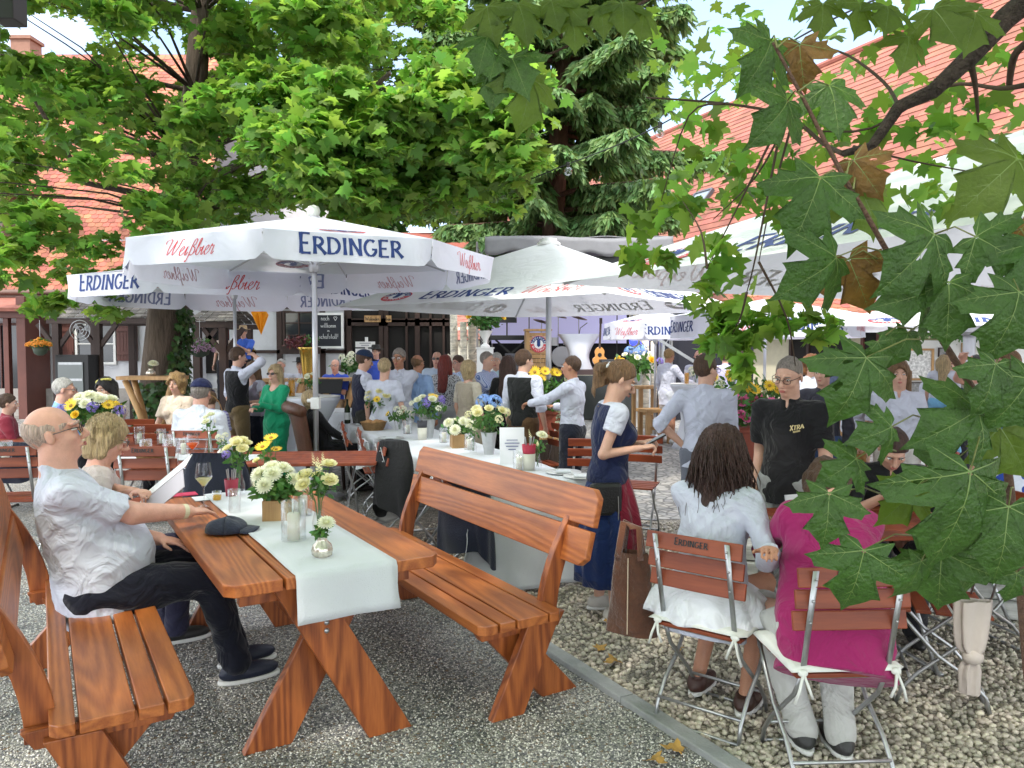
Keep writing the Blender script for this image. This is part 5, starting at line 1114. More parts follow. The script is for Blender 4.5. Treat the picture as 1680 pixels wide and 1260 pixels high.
def person(loc, face, H, label, sit=None, lean=0, side=0, twist=0, b=1.0, head=(0, 0, 0), hl=None, hr=None, el=None, er=None, feet=None, knees=None, skin='fair', top='white', tm=None, sleeve='short', hem=-.06, vest=None, vm=None,
           bottom='trousers', bcol=(.02, .02, .025), bm=None, skirt_len=.75, shoes=(.02, .02, .02), hair=('short', 'grey'), glasses=None, hat=None, vox=.013, wr=.004, fem=False, group=None, belly=0, collar=True, extra=None, curl=.5, face_det=True, apron=None):
    global NP_; NP_ += 1; k = H/1.75; rg = random.Random(NP_)
    root = empty('person', (loc[0], loc[1], 0), R(face), label, 'person', group)
    T = Rz(R(twist))@Rx(R(-lean))@Ry(R(side))
    pz = (sit+.095*k) if sit is not None else .93*k
    O = np.array([0, 0, pz]); tf = lambda p: O+T@(np.array(p, float)*k)
    sw = .168 if fem else .188; hw = .09
    hips = [np.array([s*hw*k, 0, pz-.02*k]) for s in (-1, 1)]
    if sit is not None:
        kn = knees or [(-.11, .44, sit+.055), (.11, .44, sit+.055)]; ft = feet or [(-.11, .40, 0), (.11, .42, 0)]
    else:
        kn = knees or [(-.10*k, .03, .49*k), (.10*k, .03, .49*k)]; ft = feet or [(-.12, -.02, 0), (.12, .02, 0)]
    kn = [np.array(q, float) for q in kn]; an = [np.array([q[0], q[1], .085*k]) for q in ft]
    sh = [tf((s*sw, 0, .455)) for s in (-1, 1)]
    dflt = [(-.26, .08, pz/k-.12), (.26, .08, pz/k-.12)] if sit is None else [(-.16, .30, (sit+.15)/k), (.16, .30, (sit+.15)/k)]
    hand, elb = [], []
    for i, (s, tg, hint) in enumerate(((-1, hl, el), (1, hr, er))):
        t_ = np.array(tg if tg is not None else np.array(dflt[i])*k, float); S = sh[i]; l1, l2 = .285*k, .255*k
        d = t_-S; L = np.linalg.norm(d); L2 = min(L, (l1+l2)*.985); t_ = S+d/L*L2; dd = d/L
        a = (l1*l1-l2*l2+L2*L2)/(2*L2); h = math.sqrt(max(0, l1*l1-a*a)); hv = np.array(hint if hint is not None else (s*.55, -.6, -.7), float); hv = hv-dd*(hv@dd); hv /= np.linalg.norm(hv)+1e-9
        hand.append(t_); elb.append(S+dd*a+hv*h)
    HC = tf((0, .018, .682)); HM = T@Rz(R(head[0]))@Rx(R(-head[1]))@Ry(R(head[2])); hf = lambda p: HC+HM@(np.array(p, float)*k*1.06)
    HC = HC+HM@np.array([0, .02*abs(head[1])/20, 0])*k
    allp = np.array(sh+hand+elb+kn+an+hips+[HC]); lo = allp.min(0)-.26; hi = allp.max(0)+.26; lo[2] = max(-.03, lo[2])
    # ---- body
    F = Field(lo, hi, vox)
    def torso(F, g, kk=.05):
        F.ell(tf((0, 0, .0)), np.array((.165+.0*b, .115, .12))*k*(1+.5*(b-1)), T, kk, grow=g); F.ell(tf((0, .01*b, .15)), np.array(((.125 if fem else .14), .10, .17))*k*b, T, kk, grow=g)
        F.ell(tf((0, .0, .33)), np.array(((.145 if fem else .165), .108, .17))*k*(1+.4*(b-1)), T, kk, grow=g); F.cone(tf((-sw*.8, -.005, .45)), tf((sw*.8, -.005, .45)), .055*k, .055*k, kk, grow=g)
        if belly: F.ell(tf((0, .05+.06*belly, .10)), np.array((.15, .13, .16))*k*(1+.15*belly), T, kk, grow=g)
        if fem:
            for s in (-1, 1): F.ell(tf((s*.068, .085, .31)), np.array((.06, .055, .06))*k, T, .03, grow=g)
    torso(F, -.004)
    F.cone(tf((0, -.015, .46)), tf((0, .012, .61)), .060*k*(b**.7), .055*k*(b**.7), .03)
    F.ell(hf((0, -.012, .025)), np.array((.074, .094, .092))*k, HM, .01); F.ell(hf((0, .022, -.045)), np.array((.056, .068, .072))*k, HM, .035)
    F.ell(hf((0, .058, -.098)), np.array((.022, .02, .016))*k, HM, .02); F.cone(hf((0, .088, .012)), hf((0, .112, -.03)), .008*k, .014*k, .010); F.ell(hf((0, .096, -.04)), np.array((.018, .011, .009))*k, HM, .008)
    for s in (-1, 1):
        F.cone(hf((s*.012, .084, .026)), hf((s*.046, .072, .024)), .009*k, .008*k, .008); F.ell(hf((s*.04, .06, -.03)), np.array((.02, .02, .018))*k, HM, .02)
        if vox < .009: F.ell(hf((s*.031, .092, .004)), np.array((.014, .014, .009))*k, HM, 0, sub=True)
        F.ell(hf((s*.076, -.008, -.008)), np.array((.009, .019, .031))*k, HM@Rz(R(-s*20)), .006)
    F.ell(hf((0, .088, -.066)), np.array((.023, .011, .009))*k, HM, .007)
    for i, s in enumerate((-1, 1)):
        ar = 1+.5*(b-1)
        if fem: ar *= .86
        F.cone(sh[i], elb[i], .050*k*ar, .039*k*ar, .03); F.cone(elb[i], hand[i], .040*k*ar, .026*k*ar, .012)
        f_ = hand[i]-elb[i]; f_ /= np.linalg.norm(f_); up = np.array([0, 0, 1.]); pn = -(up-f_*(up@f_)); pn = pn/(np.linalg.norm(pn)+1e-6) if abs(f_[2]) < .85 else T@np.array([-s*1., 0, 0]); pn -= f_*(pn@f_); pn /= np.linalg.norm(pn)
        sd = np.cross(f_, pn); sd = sd if sd@(T@np.array([-s, 0, 0.])) > 0 else -sd   # towards the body = thumb side
        w0 = hand[i]; pc = w0+f_*.05*k; PM = np.stack([sd, pn, f_], 1); F.ell(pc, np.array((.040, .017, .052))*k, PM, .012)
        fr = max(.0078*k, vox*.62)
        for j, (ox, ln) in enumerate(((.029, .066), (.010, .076), (-.010, .072), (-.028, .056))):
            p0 = w0+f_*.088*k+sd*ox*k; c = curl*(1+.12*j); d1 = f_*math.cos(c)+pn*math.sin(c); d2 = f_*math.cos(c*2.1)+pn*math.sin(c*2.1); p1 = p0+d1*ln*.5*k; p2 = p1+d2*ln*.55*k
            F.cone(p0, p1, fr*1.08, fr, .004); F.cone(p1, p2, fr, fr*.85, .003)
        p0 = w0+f_*.025*k+sd*.03*k; p1 = p0+(f_*.6+sd*.75+pn*.25)*.04*k; p2 = p1+(f_*.9+sd*.1+pn*.35)*.034*k; F.cone(p0, p1, fr*1.4, fr*1.15, .008); F.cone(p1, p2, fr*1.15, fr*.9, .003)
    for i, s in enumerate((-1, 1)):
        lr = .94 if fem else 1
        F.cone(hips[i], kn[i], .088*k*lr*(1+.4*(b-1)), .056*k*lr, .03); mid = kn[i]*.68+an[i]*.32; back = np.array([0, -.012, 0])
        F.cone(kn[i], mid+back, .053*k*lr, .054*k*lr, .02); F.cone(mid+back, an[i], .052*k*lr, .034*k, .02); F.ell(an[i]+np.array([0, .05, -.045])*k, np.array((.038, .12, .035))*k, None, .03)
    bo = link('body', F.mesh('body'), root, SKIN[skin], True)
    # ---- upper garment
    G = Field(lo, hi, vox)
    ease = .012 if vest is None else .009
    torso(G, ease+vox*.3, .06)
    if hem < -.1: G.cone(tf((0, 0, 0)), tf((0, .0, hem)), .155*k*b**.5, (.19)*k*b**.5, .08, flat=(T[:, 1], .72))
    for i in range(2):
        g = .017 if not fem else .013; fl = {'short': .8, 'cap': .45}.get(sleeve)
        if sleeve == 'none': G.cone(sh[i]+(sh[1-i]-sh[i])*.12, sh[i]+(sh[1-i]-sh[i])*.2, .06*k, .06*k, .03); continue
        G.cone(sh[i], elb[i], (.052+g)*k, (.046+g*(1.4 if fl else .3))*k, .035, end=fl)
        if sleeve == 'long': G.cone(elb[i], elb[i]+(hand[i]-elb[i])*.96, (.048+g*.6)*k, (.033+g*.7)*k, .02)
        if sleeve == 'roll': G.cone(elb[i], hand[i], (.048+g*.7)*k, (.05+g*1.6)*k, .02, end=.2)
    if collar:
        G.cone(tf((0, -.016, .46)), tf((0, -.006, .535)), .066*k*b**.5, .061*k*b**.5, .02)
    if wr: G.wrinkle(wr, 1.0/k, NP_)
    zb = T[:, 2]; hp = tf((0, 0, hem)); G.cut(hp, -zb, (hp-np.array([.3, .3, .3]), hp+np.array([.3, .3, .12])) if sit is None or True else None)
    nk = tf((0, .03, .545)); G.cut(nk, T@np.array([0, .32, 1]), (nk-.16, nk+.2))
    if not collar: G.ell(tf((0, .06, .53)), np.array((.085, .09, .10))*k, T, 0, sub=True)
    elif glasses is None or True: G.ell(tf((0, .10, .515)), np.array((.022, .05, .06))*k, T, 0, sub=True)
    tmat = tm or (top if not isinstance(top, (str, tuple)) else cloth(top if isinstance(top, str) else 'c%d' % NP_, {'white': (.54, .56, .66), 'blue': (.30, .45, .72), 'black': (.012, .012, .014)}[top] if isinstance(top, str) else top))
    to = link({'dress': 'dress', 'skirt': 'blouse'}.get(bottom, 'shirt'), G.mesh('shirt'), root, tmat, True)
    if vest is not None:
        V_ = Field(lo, hi, vox); torso(V_, .02+vox*.35, .06)
        if wr: V_.wrinkle(wr*.7, .8/k, NP_)
        for i, s in enumerate((-1, 1)): V_.ell(tf((s*.215, 0, .42)), np.array((.062, .12, .135))*k, T, 0, sub=True)
        V_.ell(tf((0, .12, .47)), np.array((.05 if not fem else .085, .09, .17 if not fem else .13))*k, T, 0, sub=True); V_.cut(tf((0, -.01, .50)), zb, (tf((0, 0, .5))-.2, tf((0, 0, .5))+.2)); hp = tf((0, 0, -.05 if not fem else -.02)); V_.cut(hp, -zb, (hp-.3, hp+np.array([.3, .3, .1])))
        link('waistcoat' if not fem else 'bodice', V_.mesh('waistcoat'), root, vm or cloth('vest%d' % NP_, vest), True)
    # ---- lower garment
    bmat = bm or cloth('b%d' % NP_, bcol)
    if bottom in ('trousers', 'shorts'):
        B = Field(lo, hi, vox); B.ell(tf((0, 0, .0)), np.array((.165, .118, .12))*k*(1+.5*(b-1)), T, .05, grow=.012+vox*.2)
        for i in range(2):
            g = .016+vox*.3; B.cone(hips[i], kn[i], (.092*(1+.4*(b-1)))*k+g, .060*k+g, .04)
            if bottom == 'trousers': B.cone(kn[i], an[i]+np.array([0, 0, .0]), .058*k+g, .045*k+g*1.1, .03)
            else:
                d = kn[i]-hips[i]; B.cut(hips[i]+d*.88, d, (kn[i]-.16, kn[i]+.2)) if sit is None else None
        if wr: B.wrinkle(wr, .9/k, NP_+2)
        if bottom == 'trousers':
            x = max(.0, min(a[2] for a in an)-.035*k); B.cut((0, 0, x), (0, 0, -1))
        wb = tf((0, 0, .075)); B.cut(wb, zb, (wb-.3, wb+.35)); link(bottom, B.mesh(bottom), root, bmat, True)
    elif bottom in ('skirt', 'dress'):
        nph = 46; rings = 12; w0 = tf((0, 0, .07)); hz = pz+.10*k-skirt_len*k; m = MB()
        def sk(u, v):
            a = 2*math.pi*u; rr = (.135*b+(.30-.135)*(1-math.exp(-2.2*v))*1.05)*k; rr *= 1+(.05*math.sin(a*13+NP_)+.035*math.sin(a*7+1.3))*min(1, v*2.2)
            c = w0*(1-v)+np.array([0, 0.02, hz])*v; return Vector((c[0]+rr*math.cos(a), c[1]+rr*.82*math.sin(a), w0[2]*(1-v)+hz*v))
        m.grid(sk, 72, rings); m.build('skirt', bmat, root, smooth=True, solid=.006)
        if apron:
            m = MB()
            def apf(u, v):
                a = math.pi*(.06+.88*u)-R(8); p = sk((a/(2*math.pi)) % 1, v*.9); c = Vector((0, 0, p.z)); return c+(p-c)*1.035+Vector((0, .004, 0))
            m.grid(apf, 40, rings); m.build('apron', apron, root, smooth=True, solid=.004)
    # ---- shoes
    sm_ = mat('shoe_%d' % NP_, shoes, .5, bump=.3, bscale=80) if shoes else None
    if sm_:
        for i in range(2):
            S = Field(an[i]-np.array([.12, .16, .12]), an[i]+np.array([.12, .28, .08]), min(vox, .009)); S.ell(an[i]+np.array([0, .055, -.042])*k, np.array((.047, .135, .042))*k, None, .02); S.cone(an[i]-np.array([0, .02, .02]), an[i]+np.array([0, .0, .01]), .045*k, .043*k, .03)
            S.cut(an[i]+np.array([0, 0, -.078*k]), (0, 0, -1)); S.cut(an[i]+np.array([0, 0, .015*k]), (0, -.2, 1)); so_ = link('shoe', S.mesh('shoe'), root, sm_, True)
            if vox < .009:
                q = MB(); q.M = Matrix.Translation(Vector(an[i]+np.array([0, .055, -.083])*k)); n = 24
                q.prism([(math.cos(2*math.pi*j/n)*.05*k, math.sin(2*math.pi*j/n)*.142*k) for j in range(n)], .022); q.build('sole', mat('sole_rubber', (.7, .7, .68), .6), so_, bevel=.006)
    # ---- hair
    st, hc = hair; hv = min(vox, .009)
    if st not in ('none',):
        big_ = {'curly': .04, 'bob': .019, 'long': .022, 'wavy': .028, 'ring': .0025, 'recede': .005}.get(st, .012); hlo = HC-np.array([.2, .24, .20])*k; hhi = HC+np.array([.2, .22, .2])*k
        if st in ('long', 'pony', 'wavy'): hlo = hlo-np.array([.1, .12, .32])*k
        A_ = Field(hlo, hhi, hv)
        A_.ell(hf((0, -.014, .028)), np.array((.074, .096, .092))*k, HM, 0, grow=big_*k)
        if st in ('bob', 'curly'):
            for s in (-1, 1): A_.cone(hf((s*.06, -.02, 0)), hf((s*.062, -.015, -.085)), (.035+big_*.4)*k, (.03+big_*.3)*k, .03)
            A_.cone(hf((0, -.06, -.01)), hf((0, -.055, -.09)), (.06+big_*.3)*k, .05*k, .03)
        if st in ('long', 'wavy'):
            bk = hf((0, -.075, -.05)); en = bk+np.array([0, -.03, -.30])*k+T@np.array([0, -.05, 0])*k
            A_.cone(bk, en, .085*k, .075*k, .04, flat=(HM[:, 1], .55))
            for s in (-1, 1): A_.cone(hf((s*.065, -.02, 0)), hf((s*.085, -.03, -.16)), .04*k, .03*k, .03)
        if st == 'pony':
            p0 = hf((0, -.105, .04)); p1 = hf((0, -.15, .0)); p2 = p1+np.array([0, 0, -.16])*k+HM[:, 1]*-.01; p3 = p2+np.array([0, 0, -.12])*k+HM[:, 1]*.04
            A_.cone(p0, p1, .03*k, .038*k, .02); A_.cone(p1, p2, .04*k, .04*k, .02); A_.cone(p2, p3, .04*k, .02*k, .02)
        if st == 'curly': A_.noise(.012, 60, 55, 50, NP_)
        else: A_.noise(.003 if st in ('short', 'ring', 'recede') else .006, 110, 90, 25, NP_)
        U = HM[:, 2]; Yd = HM[:, 1]
        if st in ('short', 'pony', 'ring', 'recede'):
            h0 = {'short': .055, 'pony': .062, 'ring': .05, 'recede': .085}[st]; c_ = hf((0, .08, h0)); n_ = HM@np.array([0, 1.0, -1.05])
            if st == 'pony': A_.cut(c_, n_, (hf((0, .0, 0))-.15, hf((0, .0, 0))+.15)); A_.ell(hf((0, .1, -.04)), np.array((.065, .075, .10))*k, HM, 0, sub=True)
            else:
                A_.cut(c_, n_)
                for s in (-1, 1): A_.ell(hf((s*.085, .0, -.012)), np.array((.03, .024, .036))*k, HM, 0, sub=True)
            if st == 'ring': A_.ell(hf((0, .02, .125)), np.array((.12, .14, .105))*k, HM, 0, sub=True)
        else: A_.ell(hf((0, .105, -.03)), np.array((.064, .085, .10))*k, HM, 0, sub=True)
        ho = link('hair', A_.mesh('hair'), root, HAIR[hc], True)
    # ---- face
    M4 = Matrix.Translation(Vector(HC)) @ Matrix([list(r) for r in HM]).to_4x4() @ Matrix.Scale(k*1.06, 4)
    if face_det:
        for s in (-1, 1):
            e = MB(); e.M = M4; e.ell((s*.031, .077, .003), (.0125, .0125, .0062), nu=12, nv=8); e.mi = 1; e.ell((s*.031, .0868, .002), (.0052, .0032, .0052), nu=10, nv=6); e.build('eye', [EYEW, EYED], root, smooth=True)
            e = MB(); e.M = M4; e.tube([(s*.014, .097, .020), (s*.032, .095, .027), (s*.050, .080, .020)], [.0022, .0036, .0015], 6); e.build('eyebrow', HAIR[hc if hc not in ('white',) else 'grey'], root, smooth=True)
        e = MB(); e.M = M4; e.ell((0, .0975, -.0625), (.020, .0055, .0042)); e.ell((0, .0972, -.0700), (.017, .006, .005)); e.build('lips', LIPS, root, smooth=True)
    if glasses:
        g = MB(); g.M = M4
        for s in (-1, 1):
            pts = [(s*.033+.0235*math.cos(a), .103-.25*abs(s*.033+.0235*math.cos(a))**1.5, .001+.017*math.sin(a)) for a in [2*math.pi*i/14 for i in range(15)]]; g.tube(pts, .0018, 5); g.tube([(s*.056, .098, .008), (s*.076, .06, .010), (s*.079, -.01, .004)], .0020, 5)
        g.tube([(-.01, .106, .005), (0, .109, .007), (.01, .106, .005)], .0016, 5); go = g.build('glasses', GLS, root)
        for s in (-1, 1):
            l = MB(); l.M = M4; l.add([(s*.033+.0225*math.cos(a), .1025-.25*abs(s*.033+.0225*math.cos(a))**1.5, .001+.016*math.sin(a)) for a in [2*math.pi*i/14 for i in range(14)]], [tuple(range(14))]); l.build('lens', SUNL if glasses == 'sun' else LENS, go)
    if hat:
        kind, hcol = hat; hm = cloth('hat%d' % NP_, hcol); c_ = MB(); c_.M = M4
        if kind == 'cap':
            c_.grid(lambda u, v: Vector((.088*math.sin(math.pi*.5*v)*math.cos(2*math.pi*u), -.01+.11*math.sin(math.pi*.5*v)*math.sin(2*math.pi*u), .045+.088*math.cos(math.pi*.5*v))), 24, 8)
            sgn = 1; c_.grid(lambda u, v: Vector(((u-.5)*.16*(1-.25*v*v), .075+.085*v*(1-(2*u-1)**2*.35), .048-.012*v-.05*(2*u-1)**2*.35)), 12, 5)
        elif kind == 'wreath':
            for i in range(16): a = math.pi*(.05+.9*i/15); c_.ell((.088*math.cos(a), .05*math.sin(a)-.01, .085+.02*math.sin(a)), (.016, .016, .013), nu=6, nv=4)
        else:
            c_.lathe([(.15, .06), (.15, .068), (.086, .07), (.082, .13), (.07, .15), (.01, .152)], 24)
        c_.build('hat' if kind != 'wreath' else 'flower_wreath', hm, root, smooth=True, solid=.004 if kind == 'cap' else 0)
    root['k'] = k; root.update_tag()
    del root['k']
    root_info[root.name] = dict(O=O, T=T, tf=tf, hf=hf, hand=hand, elb=elb, M4=M4, sh=sh, k=k)
    return root
root_info = {}
def toworld(o, p): return Matrix.Translation(o.location) @ Matrix.Rotation(o.rotation_euler.z, 4, 'Z') @ Vector(p)
def tolocal(o_loc, face, p):
    v = Vector(p)-Vector((o_loc[0], o_loc[1], 0)); return tuple(Matrix.Rotation(-R(face), 3, 'Z') @ v)
# ---------------------------------------------------------------- people near the camera
NEAR = .0075
def bp(t, off=0.0): return Vector((-1.30, 2.53, 0))+DV*t+WV*off
L1 = bp(1.32, -.02); F1 = -58.5
P1 = person(L1, F1, 1.92, 'elderly bald man with glasses and white short-sleeved shirt seated on the left bench', sit=.455, lean=-13, b=1.40, belly=1.0, head=(-6, 0, 0), hr=tolocal(L1, F1, at(348, 845, z=.835)), er=(.5, 0, -1), hl=(-.1, .3, .72),
    skin='pink', top='white', sleeve='short', hem=-.13, bcol=(.008, .009, .018), feet=[(-.06, .66, 0), (.16, .62, 0)], knees=[(-.1, .50, .56), (.14, .50, .55)], shoes=(.012, .016, .035), hair=('ring', 'fuzz'), glasses='clear', vox=NEAR, wr=.006, curl=.25)
L2 = bp(2.0, -.0); F2 = -58
P2 = person(L2, F2, 1.68, 'blonde woman with glasses and bead necklace reading a white booklet beside the bald man', sit=.455, lean=6, b=1.12, head=(4, 14, 0), hr=tolocal(L2, F2, at(232, 838, z=.86)), hl=tolocal(L2, F2, at(262, 826, z=.90)), fem=True,
    skin='pink', top=(.42, .36, .35), sleeve='short', hem=-.1, bcol=(.03, .03, .06), hair=('bob', 'lblond'), glasses='clear', vox=NEAR, wr=.004, collar=False, curl=.7)
LG = (.60, 4.82, 0); FG = -82
PG_ = person(LG, FG, 1.64, 'young woman with ponytail in navy dirndl and dark red apron looking at her phone', lean=4, head=(-4, 24, 0), hl=tolocal(LG, FG, at(1052, 727, Y=4.84)), hr=tolocal(LG, FG, at(1050, 735, Y=4.70)), el=(0, -.2, -1), er=(0, -.2, -1), fem=True, b=.95,
    skin='fair', top='white', sleeve='cap', hem=.02, vest=(.012, .018, .06), bottom='skirt', bcol=(.012, .028, .11), skirt_len=.78, apron=cloth('apron_red', (.17, .012, .03)), shoes=(.5, .48, .44), hair=('pony', 'lbrown'), vox=NEAR, wr=.002, collar=False, curl=.9)
LW = (.90, 3.50, 0); FW = -38
PW = person(LW, FW, 1.66, 'seated woman with long wavy dark hair and loose white tunic, seen from behind', sit=.475, lean=12, b=1.2, head=(-14, 6, 0), hr=tolocal(LW, FW, at(1262, 905, z=.86)), hl=(.02, .40, .80), fem=True,
    skin='tan', top='white', sleeve='long', hem=-.20, bottom='skirt', bcol=(.72, .73, .78), skirt_len=.2, shoes=(.05, .02, .015), feet=[(-.12, .18, 0), (.14, .12, 0)], hair=('wavy', 'dark'), vox=NEAR, wr=.007, collar=False)
LM = (1.30, 3.06, 0); FM = 0
PM_ = person(LM, FM, 1.70, 'seated person in a magenta top seen from behind, under the hanging leaves', sit=.475, lean=31, side=9, b=1.62, head=(-25, 48, 0), hr=(.24, .70, .80), hl=(-.06, .66, .80), fem=True,
    skin='pink', top=(.30, .018, .11), sleeve='long', hem=-.2, bcol=(.5, .5, .48), feet=[(-.07, .13, 0), (.07, .08, 0)], knees=[(-.15, .42, .5), (.15, .42, .5)], shoes=(.03, .03, .03), hair=('bob', 'brown'), vox=NEAR, wr=.005, collar=False)
LP_ = gp(1298, 4.7); FP = 140
PP = person(LP_, FP, 1.66, 'man with cropped grey hair and glasses in a black polo shirt and grey trousers', lean=0, b=1.02, belly=0, head=(-4, 17, -4), hl=(-.235, .08, .80), hr=(.215, .0, .82), el=(-.2, -1, -.3), er=(.2, -1, -.3), skin='fair', top='black', sleeve='short', hem=-.14, bcol=(.27, .28, .28), shoes=(.02, .02, .02),
    hair=('recede', 'grey'), glasses='clear', vox=NEAR, wr=.004)
# emblem on the polo shirt
def chest(P, x, z, off=.0):
    i = root_info[P.name]; me = [c for c in P.children if c.name.startswith(('waistcoat', 'shirt', 'blouse'))][0].data
    V = np.empty(len(me.vertices)*3); me.vertices.foreach_get('co', V); V = V.reshape(-1, 3); return V
i6 = root_info[PP.name]; Vp = chest(PP, 0, 0); Tq = i6['T']; loc6 = (Vp-i6['O'])@Tq/i6['k']
def onchest(x, z):
    d = (loc6[:, 0]-x)**2+(loc6[:, 2]-z)**2; c = np.where(loc6[:, 1] > 0)[0]; j = c[np.argsort(d[c])[:6]]; return i6['tf']((x, loc6[j, 1].max()+.004, z))
gold = mat('print_gold', (.62, .5, .25), .5); m = MB()
write(m, 'XTRA', lambda x, y: Vector(onchest(-.085-x*.95*-1*-1, .345+y+x*.25)), .028, .2)
write(m, 'IIIIIIIIIII', lambda x, y: Vector(onchest(-.085-x*.95*-1*-1, .328+y+x*.25)), .011, .22)
if m.f: m.build('emblem', gold, PP)
LB = gp(1158, 6.0); FB = -18
PB = person(LB, FB, 1.66, 'man in white shirt seen from behind, dark hair, glasses, left hand on his hip', b=1.05, head=(-42, 4, 0), hl=(-.17, -.02, .94), el=(-1, -.3, 0), hr=(.18, .25, .95), er=(.2, -.6, -1), top=(.50, .52, .64), sleeve='roll', hem=-.12, bcol=(.14, .15, .19), hair=('short', 'brown'), glasses='clear', vox=.010, wr=.004)
# wavy locks for the dark-haired woman, fine strands for the girl's ponytail
def locks(P, roots, n, length, rad, m, wave, drift, name='hair_strands', sd=1, dirs=(0, 0, -1)):
    i = root_info[P.name]; rg = random.Random(sd); mb = MB()
    for _ in range(n):
        a = rg.uniform(*roots[0]); e = rg.uniform(*roots[1]); k = i['k']; r = 1.0
        p = np.array([.104*math.sin(a)*math.cos(e), -.014-.116*math.cos(a)*math.cos(e), .03+.112*math.sin(e)]); p = np.array(i['hf'](p)); q = [p.copy()]; ph = rg.uniform(0, 6); L = length*rg.uniform(.55, 1.0)
        out_ = (p-np.array(i['hf']((0, 0, 0)))); out_[2] = 0; out_ /= np.linalg.norm(out_)+1e-6; sid = np.array([-out_[1], out_[0], 0]); N_ = 10
        for s in range(1, N_+1):
            t = s/N_; st = np.array([0, 0, -L/N_])+out_*(drift*(.9-t)*L/N_)+sid*(math.sin(t*11+ph)*wave*t)+out_*(math.cos(t*9+ph)*wave*.8*t); p = p+st; q.append(p.copy())
        mb.tube([Vector(v) for v in q], [rad*(1-.75*s/N_)*rg.uniform(.7, 1.2) for s in range(N_+1)], 5)
    mb.build(name, m, P, smooth=True)
hw_ = [c for c in PW.children if c.name.startswith('hair')][0]
locks(PW, ((-1.9, 1.9), (-.2, 1.2)), 330, .36, .0062, HAIR['dark'], .022, .40, sd=4)
locks(PW, ((-1.9, 1.9), (-.3, .6)), 70, .37, .0035, HAIR['dark'], .018, .6, sd=6)
locks(PG_, ((-.5, .5), (-.1, .3)), 0, .3, .004, HAIR['lbrown'], .01, .3)
# beads, watch, cap, booklet, phone, bag
locks(P2, ((-2.0, 2.0), (.1, 1.35)), 200, .13, .0028, HAIR['lblond'], .002, .04, sd=7)
locks(PG_, ((-1.2, 1.2), (-.2, 1.2)), 0, .13, .0028, HAIR['lbrown'], .002, .04, sd=7)
def near_obj(name, loc, rz, label, cat): return empty(name, loc, rz, label, cat)
i2 = root_info[P2.name]; m = MB()
for q in range(30): a = 2*math.pi*q/30; p = i2['tf']((.075*math.cos(a), .02+.085*math.sin(a), .495-.045*(1+math.sin(a)))); m.ell(p, .0065, nu=7, nv=5)
m.build('necklace', mat('amber_beads', (.25, .09, .03), .25, island=.6), P2, smooth=True)
i1 = root_info[P1.name]; h, e = i1['hand'][1], i1['elb'][1]; d = (h-e)/np.linalg.norm(h-e); m = MB(); m.tube([Vector(h-d*.035), Vector(h-d*.012)], .036, 20, cap=False); m.build('wristband', mat('cream_band', (.6, .55, .38), .6), P1, solid=.003)
NAVY = mat('navy_cotton', (.010, .014, .035), .85, bump=.5, bscale=120, sheen=.2)
c0 = at(372, 872, z=.792); cp = near_obj('baseball_cap', c0, AW-1.9, 'dark navy baseball cap lying on the varnished table by the bald man\'s hand', 'cap')
m = MB(); m.grid(lambda u, v: Vector((.088*math.sin(1.57*v)*math.cos(6.283*u)*(1+.05*math.sin(19*u)), .10*math.sin(1.57*v)*math.sin(6.283*u), .004+.062*math.cos(1.57*v)**.8*(1+.14*math.sin(u*15+v*4)))), 30, 8); m.build('crown', NAVY, cp, smooth=True, solid=.003)
m = MB(); m.grid(lambda u, v: Vector(((u-.5)*.17*(1-.2*v*v), .07+.085*v*(1-.4*(2*u-1)**2), .018-.012*v+.01*math.sin(u*3.1)-.01*(2*u-1)**2)), 12, 5); m.build('brim', NAVY, cp, smooth=True, solid=.004)
bk0 = at(266, 812, Y=4.02); bkl = near_obj('booklet', bk0, 0, 'open white booklet held by the blonde woman', 'booklet'); PAPER = mat('paper', (.78, .78, .82), .7)
a1_, a2_ = at(222, 835, Y=4.05)-bk0, at(300, 770, Y=3.95)-bk0; up_ = Vector((.03, .05, .0)); th_ = Vector((-.035, .10, .0))
for (o1, nm, dz) in ((Vector((0, 0, 0)), 'cover', 0), (Vector((0, .03, .012)), 'page', 0)):
    m = MB(); p0, p1 = a1_+o1, a2_+o1; w_ = Vector((.045, -.09, -.075)) if nm == 'cover' else Vector((-.03, .16, .04)); m.add([p0, p1, p1+w_, p0+w_], [(0, 1, 2, 3)]); m.build(nm, PAPER if nm == 'page' else mat('booklet_cover', (.36, .34, .38), .5), bkl, solid=.004)
hpos = toworld(PG_, (np.array(root_info[PG_.name]['hand'][0])+np.array(root_info[PG_.name]['hand'][1]))/2); ph = near_obj('smartphone', hpos+Vector((.085, 0, .035)), R(90), 'smartphone in the hands of the young woman in the dirndl', 'phone')
m = MB(); m.box((0, 0, 0), (.073, .15, .009), (R(-28), 0, 0)); m.build('case', BLACK, ph, bevel=.003); m = MB(); m.box((0, .0015, .0058), (.066, .140, .001), (R(-28), 0, 0)); m.build('screen', mat('phone_screen', (.25, .28, .33), .1), ph)
